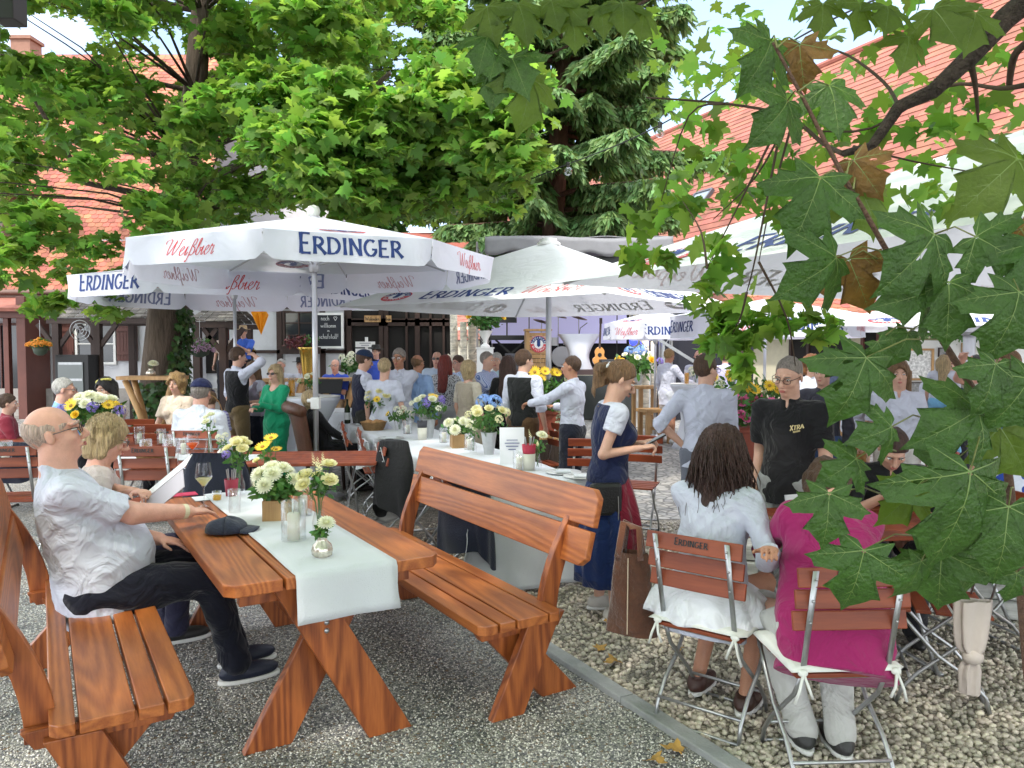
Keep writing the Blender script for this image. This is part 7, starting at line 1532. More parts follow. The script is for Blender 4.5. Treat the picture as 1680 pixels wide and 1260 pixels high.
def basket(px, Y, z, r, h, label, handle=False, bread=True):
    root = empty('basket', (*gp(px, Y)[:2], z), 0, label, 'basket', 'wicker baskets'); wk = mat('wicker', (.42, .24, .10), .8, bump=2, bscale=60, stretch=(1, 1, 4), var=.3, vscale=30)
    m = MB(); m.lathe([(r*.75, 0), (r, h), (r*1.04, h+.008), (r*.94, h), (r*.7, .015)], 24); m.build('wicker_bowl', wk, root, auto=50)
    if handle: m = MB(); m.tube([(r*math.cos(a), 0, h+r*1.5*math.sin(a)) for a in [math.pi*i/12 for i in range(13)]], .007, 6); m.build('handle', wk, root, smooth=True)
    if bread:
        for i in range(5): a = i*1.25; m = MB(); m.ell((r*.5*math.cos(a), r*.5*math.sin(a), h*.95), (r*.4, r*.28, .035), (0, 0, a)); m.build('bread_roll', mat('bread', (.38, .2, .08), .8, var=.3, vscale=25), root, smooth=True)
basket(243, 6.5, T2Z, .13, .06, 'shallow bread basket on the brown table'); basket(340, 8.7, .76, .16, .18, 'wicker picnic basket with a tall handle beside the lilac blouse', True)
# long white table
MZ = .757
BL = [(623, 9.2, .48, .2, 'yellow and white bouquet in a zinc pot at the far end of the long table', [('rose', 'cream', 6, .05), ('hyd', 'cream', 4, .05), ('daisy', 'yellow', 1, .05)], 'zinc'),
      (655, 8.8, .25, .14, 'low green and white flowers in a glass right of the bread basket', [('hyd', 'white', 4, .045), ('daisy', 'yellow', 1, .04)], 'glass'),
      (703, 8.1, .46, .2, 'bouquet with one big yellow flower and lilac sprigs in a zinc pot', [('daisy', 'yellow', 1, .06), ('rose', 'white', 4, .05), ('hyd', 'violet', 4, .045), ('hyd', 'white', 3, .04)], 'zinc'),
      (752, 7.3, .28, .15, 'box of white chrysanthemums in the middle of the long table', [('mum', 'white', 8, .055)], 'box'),
      (802, 6.8, .46, .2, 'bouquet with a large blue hydrangea and cream roses in a zinc pot', [('hyd', 'blue', 2, .085), ('rose', 'cream', 6, .05), ('hyd', 'cream', 4, .045)], 'zinc'),
      (776, 6.9, .3, .07, 'slim vase with small white flowers left of the blue hydrangea', [('rose', 'white', 3, .03)], 'bottle'),
      (882, 5.95, .27, .08, 'slim vase with a white pompon flower beside the red cutlery pot', [('mum', 'white', 1, .055), ('spike', 'cream', 2, .03)], 'bottle')]
for i, (px, Y, h, r, lab, bl, pot) in enumerate(BL): bouquet(px, 20+i, Y, MZ, h, r, lab, bl, pot, .2 if pot == 'zinc' else .13, .07 if pot != 'bottle' else .035, 130 if r > .1 else 30)
lf = empty('leaflet_stand', (*gp(840, 6.2)[:2], MZ), R(4), 'upright white leaflet with blue print on the long table', 'leaflet'); m = MB(); m.box((0, 0, .15), (.20, .012, .30), (R(-6), 0, 0)); m.build('card', PAPER, lf, bevel=.002)
for i, w_ in enumerate((.09, .12, .1, .06)): m = MB(); m.box((0, -.014-.0015*i*0, .2-.025*i), (w_, .002, .006), (R(-6), 0, 0)); m.build('printed_line', INK, lf)
for px, Y, lab in ((852, 5.9, 'candle jar in front of the white leaflet'), (668, 8.5, 'candle jar between the two far bouquets of the long table'), (728, 7.7, 'candle jar left of the white chrysanthemum box'), (770, 7.1, 'candle jar right of the white chrysanthemum box')): hurricane((*gp(px, Y)[:2], MZ), .15, .05, lab)
basket(612, 8.9, MZ, .15, .09, 'round wicker basket on the far part of the long table')
for px, Y, lab in ((925, 5.75, 'white plate with folded napkin nearest the phone girl'), (955, 5.55, 'white plate at the near right corner of the long table'), (640, 8.0, 'white plate on the left side of the long table'), (592, 9.5, 'grey plate beside the wine bottle')):
    root = empty('plate', (*gp(px, Y)[:2], MZ), 0, lab, 'plate', 'plates on the long table'); m = MB(); m.lathe([(.07, 0), (.135, .012), (.135, .016), (.08, .006), (.001, .005)], 28); m.build('dish', mat('porcelain', (.74, .74, .74), .2), root, smooth=True); m = MB(); m.box((0, 0, .016), (.11, .11, .012)); m.build('napkin', LINEN, root, bevel=.003)
bt_ = empty('wine_bottle', (*gp(569, 9.7)[:2], MZ), 0, 'dark wine bottle with a white label on the long table', 'bottle'); m = MB(); m.lathe([(.036, 0), (.038, .01), (.038, .19), (.015, .24), (.013, .3), (.016, .31), (.001, .31)], 18); m.build('bottle', mat('bottle_glass', (.015, .025, .012), .08), bt_, smooth=True); m = MB(); m.lathe([(.0388, .05), (.0388, .14)], 18, cap=False); m.build('label', PAPER, bt_)
def pot_of(px, Y, z, lab, col):
    root = empty('cutlery_pot', (*gp(px, Y)[:2], z), 0, lab, 'pot', 'pots of cutlery'); m = MB(); m.lathe([(.045, 0), (.05, .13), (.046, .13), (.04, .01)], 18); m.build('pot', mat('cream_pot', (.6, .58, .5), .5), root, smooth=True); m = MB(); m.lathe([(.047, .12), (.055, .2), (.05, .2), (.043, .13)], 16); m.build('napkin_sleeve', mat('napkin_%d' % int(col[0]*100), col, .8), root, smooth=True)
    for i in range(5): a = i*1.3; m = MB(); m.tube([(.01*math.cos(a), .01*math.sin(a), .1), (.04*math.cos(a), .04*math.sin(a), .26)], .004, 6); m.build('fork', STEEL, root)
pot_of(868, 5.9, MZ, 'cream pot with red napkin and cutlery on the near part of the long table', (.4, .03, .06)); pot_of(692, 7.9, MZ, 'cream pot of cutlery by the bouquet with the big yellow flower', (.05, .05, .06))
# standing tables
tumbler((*gp(478, 9.5)[:2], 1.11), .24, .045, (.85, .42, .03), 'tall wheat beer on the standing table behind the green suit', .85); tumbler((*gp(1127, 13.1)[:2], 1.11), .24, .045, (.85, .5, .05), 'wheat beer on the standing table between the men in white', .8)
bouquet(508, 40, 9.6, 1.115, .26, .13, 'white flowers in a clear vase on the standing table by the green suit', [('rose', 'white', 5, .045)], 'glass', .12, .06, 60); bouquet(1142, 41, 13.2, 1.115, .24, .12, 'white flowers on the standing table near the stage', [('hyd', 'white', 5, .06)], 'glass', .12, .06, 40)
bouquet(247, 42, 13.0, 1.255, .26, .05, 'single white mum in a ribbed vase on the raw wood table', [('mum', 'white', 1, .09)], 'pumpkin', .12, .08, 10)
wg0 = None
for i in range(16):
    a = i*2.4; q = .3*math.sqrt((i+.5)/16); c = gp(742, 11.2); loc = (c[0]+q*math.cos(a), c[1]+q*math.sin(a), 1.115)
    if i == 0: wg0 = wineglass(loc, .2, .04, None, 'empty wine glass among many on the crowded standing table'); wg0['group'] = 'empty wine glasses on the crowded standing table'
    else: g = copy_tree(wg0); g.location = loc
# right table under the leaves: jar, paper, sandals side
tumbler(on(1268, 900, .76), .10, .05, (.75, .45, .12), 'swing-top glass jar with orange food on the brown table', .7); tumbler(on(1262, 875, .76), .08, .045, (.8, .55, .3), 'second glass jar behind the first on the brown table', .7)
mn = empty('menu_card', on(1312, 880, .76), R(20), 'white paper with a black pen standing on the brown table before the polo shirt', 'paper'); m = MB(); m.box((0, 0, .11), (.15, .006, .2), (R(-14), 0, 0)); m.build('sheet', PAPER, mn); m = MB(); m.tube([(.0, -.03, .05), (.03, -.012, .12)], .004, 6); m.build('pen', BLACK, mn)
# planters
def planter(px, Y, h, w_, lab, cols, trail=False):
    root = empty('planter', gp(px, Y), 0, lab, 'planter', 'flower boxes on old barrels'); m = MB(); m.lathe([(w_*.42, 0), (w_*.52, h*.3), (w_*.5, h*.62), (.01, h*.62)], 22); m.build('barrel', mat('old_barrel', (.06, .04, .03), .85, var=.4, vscale=8, stretch=(4, 4, .5), bump=1, bscale=20), root, auto=50)
    m = MB(); m.box((0, 0, h*.63+.02), (w_*1.15, w_*.8, .05)); m.build('board', PALEW, root)
    m = MB(); m.box((0, 0, h*.82), (w_*1.1, w_*.6, h*.28)); m.box((0, 0, h*.93), (w_*1.14, w_*.64, .03)); m.build('terracotta_box', mat('terracotta', (.26, .06, .035), .7, var=.15, vscale=8), root, bevel=.006)
    greens(root, (0, 0, h+.16), w_*.62, 900, GRN, (.04, .09), .5); greens(root, (0, 0, h+.06), w_*.6, 300, FM['lilac'] if 0 else GRN, (.03, .07), .4)
    rg = random.Random(px)
    for kind, col, n, r_, z0, z1 in cols:
        for _ in range(n): bloom(root, kind, col, (rg.uniform(-.6, .6)*w_, rg.uniform(-.45, .1)*w_, h+rg.uniform(z0, z1)), r_*rg.uniform(.8, 1.15), (rg.uniform(-.5, .5), -1, rg.uniform(.2, 1)))
    if trail: greens(root, (w_*.42, -w_*.3, h-.05), .14, 1500, SILV, (.03, .05), 1.0, 'trailing_foliage', .75)
    return root
planter(1220, 6.8, 1.06, .72, 'terracotta flower box on a dark barrel, pink petunias with silver trailing leaves', [('rose', 'pink', 34, .05, .04, .26), ('daisy', 'yellow', 12, .055, .26, .40), ('hyd', 'white', 6, .05, .22, .36)], True)
planter(893, 9.3, 1.0, .6, 'terracotta flower box with yellow and red flowers behind the middle pole', [('daisy', 'yellow', 6, .07, .3, .45), ('rose', 'red', 10, .04, .0, .2), ('hyd', 'white', 2, .06, .25, .35)], True)
# ---------------------------------------------------------------- stage props
SD = Z(607, 18.5)
def sp(px, Y): p = gp(px, Y); return (p[0], p[1], SD)
g = empty('lectern', sp(882, 19.3), R(6), 'wooden lectern with a round brewery badge on the stage', 'lectern'); hh = Z(543, 19.3)-SD; m = MB()
for s in (-1, 1): m.box((s*.27, 0, hh/2), (.08, .4, hh))
m.box((0, 0, hh+.02), (.66, .48, .05)); m.build('frame', PALEW, g, bevel=.004); m = MB()
for i in range(8): m.box((0, -.16, .06+i*(hh-.1)/8+.05), (.46, .03, (hh-.1)/8-.012))
m.build('plank_front', CHAIRW if 0 else PALEW, g); a_, b_, c_ = MB(), MB(), MB(); logo(a_, b_, c_, lambda x, y, o=0: Vector((x, -.185-o, hh-.33+y/.62)), .2); m = MB()
m.mi = 2; m.lathe([(.215, 0), (.215, .01)], 28); m.v = [(x, -.183+z*.5, hh-.33+y) for x, y, z in m.v]
for i, q in enumerate((a_, b_, c_)): m.mi = i; m.add([(x, y-.004, z) for x, y, z in q.v], q.f)
m.build('badge', [INKR, INK, INKW], g)
g = empty('lectern', sp(950, 19.4), 0, 'white flared fabric lectern with a microphone on the stage', 'lectern'); hh = Z(548, 19.4)-SD; m = MB(); m.grid(lambda u, v: Vector((.42*(.55+.45*abs(2*v-.75)**1.6+.12*v)*math.copysign(min(1, abs(math.cos(6.283*u))**.5*1.0), math.cos(6.283*u)), .2*math.sin(6.283*u), hh*v)), 32, 12); m.build('cover', STRETCH, g, smooth=True); m = MB(); m.tube([(0, 0, hh), (.03, 0, hh+.15), (.2, -.05, hh+.28)], .01, 5); m.build('microphone', BLACK, g)
GT = mat('guitar_spruce', (.55, .24, .05), .3, coat=.4)
g = empty('acoustic_guitar', sp(984, 18.9), 0, 'acoustic guitar with a yellow top on a stand at the stage front', 'guitar'); n = 40; ol = []
for i in range(n): a = 2*math.pi*i/n; yy = math.sin(a); ol.append((.19*math.cos(a)*(1 if yy < 0 else .78)*(1-.28*math.exp(-((yy-.15)/.28)**2)), .25*yy))
m = MB(); m.prism(ol, .1, Matrix.Translation((0, .1, .3)) @ Matrix.Rotation(R(82), 4, 'X')); m.build('body', GT, g, bevel=.006); m = MB(); m.bar((0, .03, .52), (.03, .1, 1.15), .05, .02, up=(0, 1, 0)); m.box((.035, .11, 1.2), (.07, .02, .14)); m.build('neck', DARKW, g); m = MB(); m.lathe([(.05, 0), (.05, .004)], 18, c=(0, 0, 0)); m.v = [(x, -.012+z*0, .36+y) for x, y, z in m.v]; m.v = [(x, y-.0, z) for x, y, z in m.v]; m.build('sound_hole', BLACK, g)
g = empty('drum_kit', sp(922, 20.8), 0, 'drum kit with tilted cymbals between the two lecterns', 'drums'); CY = mat('cymbal_bronze', (.35, .22, .08), .3, .9); DR = mat('drum_white', (.6, .6, .6), .4)
for x, z_, r_ in ((0, .3, .28), ): m = MB(); m.lathe([(r_, -.2), (r_, .2)], 24); m.v = [(a+x, c, b+z_) for a, b, c in m.v]; m.build('bass_drum', DR, g)
for x, y, z_, r_ in ((-.25, .1, .72, .15), (.2, .1, .74, .16), (.5, .3, .5, .2), (-.5, .2, .55, .17)): m = MB(); m.lathe([(r_, z_-.12), (r_, z_+.1)], 20, c=(x, y, 0)); m.build('tom', DR, g)
for x, z_ in ((-.55, 1.25), (.45, 1.35), (-.1, 1.4)): m = MB(); m.lathe([(.24, 0), (.05, .03), (.001, .04)], 22); q = Matrix.Translation((x, 0, z_)) @ Matrix.Rotation(R(14), 4, 'Y') @ Matrix.Rotation(R(12), 4, 'X'); m.v = [tuple(q @ Vector(v)) for v in m.v]; m.build('cymbal', CY, g); m = MB(); m.tube([(x, .02, z_), (x*1.05, .05, 0.02)], .012, 6); m.build('cymbal_stand', STEEL, g)
g = empty('keyboard', sp(838, 20), 0, 'black keyboard with a tilted music stand on the left of the stage', 'keyboard'); m = MB(); m.box((0, 0, .8), (1.1, .35, .12)); m.build('case', BLACK, g, bevel=.01)
for s in (-1, 1): m = MB(); m.bar((s*.4, 0, .75), (-s*.4, 0, .02), .05, .05, up=(0, 1, 0)); m.build('leg', BLACK, g)
m = MB(); m.box((-.1, 0, 1.35), (.5, .03, .34), (R(-20), 0, R(8))); m.tube([(-.1, 0, .85), (-.1, 0, 1.25)], .02, 6); m.build('music_stand', BLACK, g)
g = empty('monitor_speaker', sp(850, 18.8), R(8), 'grey wedge monitor speaker at the stage front', 'speaker'); m = MB(); m.prism([(0, 0), (.45, 0), (.32, .4), (.1, .34)], .62, Matrix.Translation((-.31, -.2, 0)) @ Matrix(((0, 0, 1, 0), (1, 0, 0, 0), (0, 1, 0, 0), (0, 0, 0, 1)))); m.build('cabinet', mat('speaker_grille', (.07, .07, .08), .7, bump=1, bscale=120), g, bevel=.01); m = MB(); m.box((-.2, -.21, .03), (.1, .02, .03)); m.build('handle', STEEL, g)
g = empty('monitor_speaker', sp(998, 18.75), 0, 'small black monitor speaker in front of the guitar', 'speaker'); m = MB(); m.box((0, 0, .13), (.42, .3, .25)); m.build('cabinet', mat('speaker_black', (.02, .02, .022), .6), g, bevel=.02); m = MB(); m.box((0, -.155, .13), (.34, .01, .18)); m.build('grille', mat('speaker_grille', (.07, .07, .08), .7), g)
for px, lab in ((868, 'microphone stand beside the wooden lectern'), (1012, 'microphone stand right of the guitar')):
    g = empty('microphone_stand', sp(px, 19.8), 0, lab, 'microphone'); m = MB(); m.tube([(0, 0, 0), (0, 0, 1.4)], .014, 6); m.lathe([(.14, 0), (.14, .02)], 14); m.build('stand', BLACK, g); m = MB(); m.tube([(0, 0, 1.4), (-.35, -.1, 1.65)], .012, 6); m.ell((-.36, -.1, 1.66), .03); m.build('microphone', BLACK, g)
BIRCH = mat('birch_bark', (.62, .56, .46), .8, var=.5, vscale=7, stretch=(1, 1, 3.5), bump=.6)
for px, Y, pt_y, r_, lab in ((744, 17.6, 500, .1, 'tall birch trunk left of the stage, the left one'), (760, 17.4, 528, .09, 'shorter birch trunk in the middle left of the stage'), (774, 17.7, 500, .11, 'tall birch trunk left of the stage, nearest the white urn'), (1058, 16.6, 520, .09, 'birch trunk under the small parasol right of the stage'), (1072, 17.2, 560, .07, 'thin birch trunk beside the white pedestal on the right')):
    g = empty('birch_trunk', gp(px, Y), 0, lab, 'tree trunk', 'decorative birch trunks'); zt = Z(pt_y, Y); m = MB(); m.tube([(0, 0, 0), (.02, 0, zt*.5), (0, .02, zt)], [r_, r_*.9, r_*.85], 12); m.build('trunk', BIRCH, g, smooth=True)
    for i in range(3): m = MB(); q = random.uniform(.3, .9)*zt; a = random.uniform(3, 6.2); m.tube([(r_*.7*math.cos(a), r_*.7*math.sin(a), q), (r_*1.8*math.cos(a), r_*1.8*math.sin(a), q+.08)], [.025, .015], 6); m.build('branch_stub', BIRCH, g)
for px, Y, y0, y1, lab, bl in ((796, 17.2, 572, 525, 'white pedestal left of the stage with an urn of blue and white flowers', [('hyd', 'blue', 4, .14), ('rose', 'white', 7, .1), ('rose', 'yellow', 4, .09)]), (1052, 17.0, 578, 545, 'white pedestal right of the stage half behind the birch', [])):
    g = empty('pedestal', gp(px, Y), 0, lab, 'pedestal'); z0 = Z(y0, Y); m = MB(); m.box((0, 0, z0/2), (.36, .36, z0)); m.build('column', WHITE, g, bevel=.006); m = MB(); m.box((0, 0, z0+.015), (.4, .4, .03)); m.build('top_plate', WHITE, g)
    if bl: m = MB(); m.lathe([(.1, z0+.03), (.11, z0+.06), (.04, z0+.12), (.05, z0+.18), (.16, z0+.38), (.18, z0+.4), (.01, z0+.4)], 20); m.build('urn', WHITE, g, auto=50); u = bouquet(px, 60, Y, z0+.38, .62, .42, 'large arrangement of blue hydrangeas and white roses in the urn by the stage', bl, 'glass', .04, .05, 520)
bouquet(1045, 61, 16.3, .95, .75, .5, 'loose arrangement with blue hydrangea and yellow flowers at the stage corner', [('hyd', 'blue', 3, .12), ('rose', 'white', 5, .08), ('rose', 'yellow', 5, .08), ('hyd', 'violet', 2, .1)], 'zinc', .2, .15, 320)
bouquet(583, 62, 17.5, .9, .7, .5, 'bush of small white flowers in front of the barn doorway', [('hyd', 'white', 12, .1)], 'zinc', .3, .2, 500)
# ---------------------------------------------------------------- shelters, signs and band things on the left
SH = mat('weathered_shingle', (.16, .145, .13), .95, island=.35, var=.3, vscale=6, bump=1, bscale=30, stretch=(6, 1, 1))
def shelter(x0, x1, Y, ye, yt, posts, lab, hip=False):
    root = empty('shingle_shelter', gp((x0+x1)/2, Y), 0, lab, 'shelter', 'open shelters with shingle roofs'); ox = root.location.x; zl = Z(ye, Y); zt_ = Z(yt, Y+.9); a, b = X_(x0, Y)-ox, X_(x1, Y)-ox; m = MB(); rows = 6
    for s in (0, 1):
        for j in range(rows):
            n = int((b-a)/.17)
            for i in range(n):
                t0, t1 = j/rows, (j+1.25)/rows; q = (.5*(zt_-zl)*t0*1.2 if hip else .06*t0); xa = a+q+(b-a-2*q)*i/n; xb = a+q+(b-a-2*q)*(i+.94)/n
                f = lambda t: (.9*min(t, 1.02), zl+(zt_-zl)*min(t, 1.02)); y0, z0 = f(t0); y1, z1 = f(t1)
                if s: y0, y1 = 1.8-y0, 1.8-y1
                k = random.uniform(.015, .035); m.add([(xa, y0, z0+k), (xb, y0, z0+k), (xb, y1, z1+.004), (xa, y1, z1+.004), (xa, y0, z0), (xb, y0, z0)], [(0, 1, 2, 3), (4, 5, 1, 0)])
    m.build('roof', SH, root); 
    for yy in (.1, 1.7): m = MB(); m.box(((a+b)/2, yy, zl-.07), (b-a-.1, .12, .12)); m.build('eaves_beam', DARKW, root)
    for px in posts:
        x = X_(px, Y)-ox
        for yy in (.12, 1.68): m = MB(); m.box((x, yy, (zl-.13)/2), (.15, .15, zl-.13)); m.build('post', DARKW, root, bevel=.006)
        for s in (-1, 1): m = MB(); m.bar((x+s*.06, .12, zl-.62), (x+s*.42, .12, zl-.14), .09, .08, up=(0, 1, 0)); m.build('brace', DARKW, root)
    return root
shelter(56, 262, 17.0, 521, 488, (74, 143), 'long shingle-roofed shelter left of the ivy trunk'); shelter(296, 374, 16.0, 527, 500, (310, 354), 'small shingle-roofed shelter right of the ivy trunk', True)
g = empty('display_cabinet', gp(116, 16.6), 0, 'black glass display cabinet under the shingle shelter', 'cabinet'); z1 = Z(582, 16.6); m = MB(); m.box((0, .25, z1/2), (.72, .45, z1)); m.build('case', BLACK, g, bevel=.01)
for i in range(3): m = MB(); m.box((-.02, .012, z1*(.88-.22*i)), (.5, .03, .05)); m.build('shelf', STEEL, g)
m = MB(); m.box((-.02, .005, z1*.6), (.54, .01, z1*.6)); m.build('glass_door', mat('cabinet_glass', (.2, .22, .22), .08), g)
g = empty('electric_fan', (X_(118, 16.8), 16.8, 0), 0, 'round wire fan hanging under the shingle roof', 'fan'); zc = Z(542, 16.8)
for r_ in (.22, .15, .08): m = MB(); m.tube([(r_*math.cos(a), 0, zc+r_*math.sin(a)) for a in [2*math.pi*i/24 for i in range(25)]], .008, 5); m.build('guard_ring', STEEL, g)
for i in range(3): m = MB(); a = i*2.094; m.add([(0, .02, zc), (.18*math.cos(a), .0, zc+.18*math.sin(a)), (.19*math.cos(a+.7), .05, zc+.19*math.sin(a+.7))], [(0, 1, 2)]); m.build('blade', mat('fan_blade', (.4, .4, .42), .3, trans=.4), g, solid=.006)
for px, py, Y, r_, col, lab in ((58, 568, 16.5, .22, 'orange', 'hanging basket with orange flowers at the shelter corner'), (323, 570, 15.7, .3, 'lilac', 'hanging basket of pinkish lilac flowers on the small shelter')):
    zc = Z(py, Y); g = empty('hanging_basket', (X_(px, Y), Y-.15, zc), 0, lab, 'flower basket', 'hanging flower baskets'); m = MB(); m.lathe([(.05, -.2), (r_*.55, -.15), (r_*.7, 0), (.01, 0)], 18); m.build('pot', mat('green_pot', (.04, .06, .04), .6), g, smooth=True); greens(g, (0, 0, .05), r_, 260, GRN, (.04, .08), .5)
    for i in range(26): a = i*2.4; q = r_*math.sqrt(i/26); bloom(g, 'hyd', col, (q*math.cos(a), q*math.sin(a)-.03, .12*(1-q/r_)+.02-(.1 if col == 'lilac' else 0)*q/r_), .06, (math.cos(a), math.sin(a)-.6, 1))
    m = MB(); m.tube([(0, 0, 0), (0, 0, .55)], .005, 4); m.build('chain', STEEL, g)
g = empty('star_lantern', (X_(419, 15.5), 15.5, Z(517, 15.5)), .3, 'orange-yellow paper star lantern hanging above the musicians', 'lantern'); m = MB(); vs = []; n = 8
for i in range(n*2): a = 2*math.pi*i/(n*2)+.39; r_ = .17 if i % 2 else .105; vs.append((r_*math.cos(a), r_*math.sin(a), .06*math.sin(i*2.1)))
vs += [(0, 0, .26), (.02, 0, -.40)]; fs = [(i, (i+1) % 16, 16) for i in range(16)]+[((i+1) % 16, i, 17) for i in range(16)]; m.add(vs, fs); m.build('paper_shade', mat('star_paper', (.85, .38, .02), .7, trans=.4), g); m = MB(); m.tube([(0, 0, .26), (0, 0, .9)], .006, 4); m.build('cord', BLACK, g)
g = empty('blackboard', (X_(532, 20.2), 20.2, 0), 0, 'blackboard with chalk writing and a heart on the timbered wall', 'blackboard'); xa, xb, za, zb = X_(512, 20.2)-g.location.x, X_(555, 20.2)-g.location.x, Z(568, 20.2), Z(517, 20.2); m = MB(); m.box(((xa+xb)/2, 0, (za+zb)/2), (xb-xa, .04, zb-za)); m.build('board', mat('slate', (.02, .022, .03), .8, var=.2, vscale=3), g)
m = MB()
for x in (xa-.03, xb+.03): m.box((x, -.01, (za+zb)/2), (.06, .07, zb-za+.12))
for z_ in (za-.03, zb+.03): m.box(((xa+xb)/2, -.01, z_), (xb-xa, .068, .06))
m.build('frame', WHITE, g); CHK = mat('chalk', (.6, .6, .6), .9)
GL.update({'f': (.3, [[(.25, 1), (.12, .95), (.1, .0)], [(0, .55), (.25, .55)]]), 'l': (.2, [[(.1, 1), (.08, .0), (.16, .05)]]), 't': (.28, [[(.12, .9), (.1, .05), (.22, .05)], [(0, .6), (.25, .6)]]), 'a': (.42, [arc(.18, .25, .16, .25, 60, 330)+[(.36, .5), (.36, 0)]]), 's': (.32, [[(.28, .5), (.05, .42), (.26, .15), (.02, .02)]]), 'k': (.36, [[(.08, 1), (.08, 0)], [(.3, .55), (.08, .28), (.34, 0)]]), 'o': (.4, [arc(.2, .25, .17, .25, 0, 360, 10)]), 'm': (.56, [[(.05, .5), (.07, 0)], [(.06, .4), (.18, .5), (.26, .3), (.26, 0)], [(.26, .35), (.4, .5), (.5, .3), (.5, 0)]]), 'n': (.4, [[(.05, .5), (.07, 0)], [(.06, .4), (.2, .5), (.3, .3), (.3, 0)]]), 'c': (.36, [arc(.2, .25, .16, .25, 50, 320, 8)]), 'h': (.4, [[(.07, 1), (.07, 0)], [(.07, .35), (.22, .5), (.32, .3), (.32, 0)]]), 'd': (.42, [arc(.18, .25, .16, .25, 0, 360, 9), [(.36, 1), (.36, 0)]])})
GL['v'] = (.5, [arc(.12, .6, .13, .16, 200, 0, 6)+arc(.38, .6, .13, .16, 180, -20, 6)+[(.25, .1), (.0, .55)]])
for t, sz, zz, dx in (('noch', .13, .83, -.12), ('willkomm', .12, .6, .0), ('im', .08, .46, .0), ('schafstall!', .13, .24, .02), ('v', .16, .8, .28)):
    m = MB(); sc_ = 1.0
    for t2 in [t.replace('w', 'n').replace('i', 'l') if 0 else t]:
        old = GL['w'], GL['i']; GL['w'] = (.6, [[(.03, .5), (.12, 0), (.28, .45), (.42, 0), (.52, .5)]]); GL['i'] = (.16, [[(.08, .5), (.08, 0)], [(.08, .72), (.09, .75)]]); write(m, t2, lambda x, y: Vector(((xa+xb)/2+dx*(xb-xa)+x, -.022, za+(zb-za)*zz+y)), sz, .09, big=1, gap=.04, flare=0); GL['w'], GL['i'] = old
    m.build('chalk_word', CHK, g)
g = empty('direction_sign', gp(601, 16.6), 0, 'white signpost with three lettered boards before the dark doorway', 'sign'); m = MB(); m.box((0, .03, Z(553, 16.6)/2), (.06, .04, Z(553, 16.6))); m.build('post', WHITE, g)
for i, t in enumerate(('GARDEROBE', 'BUERO', 'WC')):
    zc = Z(565+i*11.5, 16.6); b_ = MB(); b_.box((-.02, -.01, zc), (.42, .03, .12)); bo_ = b_.build('board', WHITE, g); m = MB()
    for q, ww in ((.025, .24), (-.02, .17)): m = MB(); m.box((-.02, -.027, zc+q), (ww, .004, .018)); m.build('faded_line', mat('faded_print', (.3, .3, .32), .8), bo_)
g = empty('door_sign', (X_(612, 20.0), 20.0, 0), 0, 'two pale wooden name boards above the barn doorway', 'sign')
for px, w_, t in ((607, .42, 'walender'), (634, .14, 'bar')):
    m = MB(); x = X_(px, 20)-g.location.x; m.box((x, 0, Z(523, 20)), (w_, .03, .17)); b_ = m.build('board', PALEW, g); m = MB(); q = dict(GL); GL['w'] = q['W']; write(m, t if t != 'bar' else 'ban', lambda xx, y: Vector((x+xx, -.02, Z(523, 20)-.045+y)), .09, .12, big=1); m.build('lettering', BLACK, b_); GL.update(q)
# window box
g = empty('window_box', (X_(486, 19.9), 19.9, 0), 0, 'window box of dark red and green leaves below the timbered house window', 'flower box'); zc = Z(570, 19.9); m = MB(); m.box((0, 0, zc-.08), (1.0, .22, .18)); m.build('box', DARKW, g); greens(g, (0, -.05, zc+.12), .4, 500, mat('coleus', (.14, .03, .03), .6, island=.5), (.06, .12), .45); greens(g, (.25, -.05, zc+.16), .25, 200, GRN, (.06, .12), .5)
# tuba, music stand, clarinet, trumpet
BR = mat('brass', (.62, .42, .10), .22, 1.0)
g = empty('tuba', gp(506, 15.6), 0, 'large golden tuba with upward bell among the musicians', 'tuba'); m = MB(); m.tube([(.02, 0, .75), (.0, 0, 1.0), (-.02, 0, 1.3), (-.02, 0, 1.5), (-.02, 0, 1.68), (-.02, 0, 1.74)], [.06, .09, .12, .135, .16, .21], 20, cap=False); m.build('bell', BR, g, smooth=True, solid=.006)
for i in range(5): m = MB(); r_ = .22-.03*i; m.tube([(r_*.8*math.cos(a), -.05-.03*(i % 2), .85+r_*1.2*math.sin(a)) for a in [2*math.pi*k/20 for k in range(21)]], .022, 8); m.build('tubing', BR, g, smooth=True)
for i in range(3): m = MB(); m.tube([(-.06+.06*i, -.12, .82), (-.06+.06*i, -.12, 1.08)], .018, 8); m.build('valve', BR, g)
g = empty('music_stand', gp(540, 15.0), 0, 'black perforated music stand in front of the clarinet player', 'stand'); m = MB(); m.box((0, 0, .98), (.5, .02, .3), (R(-25), 0, R(-6))); m.build('desk', BLACK, g)
m = MB(); m.tube([(0, 0, .1), (0, .03, .9)], .015, 6); m.build('pole', BLACK, g)
for i in range(3): a = i*2.09; m = MB(); m.tube([(0, 0, .2), (.25*math.cos(a), .25*math.sin(a), 0)], .01, 5); m.build('foot', BLACK, g)
g = empty('clarinet', (X_(552, 15.4), 15.4, 0), 0, 'dark clarinet with pale keys played by the man in blue', 'clarinet'); m = MB(); m.tube([(0, .05, Z(586, 15.4)), (.05, -.25, Z(607, 15.4))], [.014, .025], 8); m.build('tube', DARKW, g); m = MB(); m.tube([(.02, -.05, Z(592, 15.4)+.02), (.035, -.16, Z(600, 15.4)+.02)], .006, 5); m.build('keys', STEEL, g)
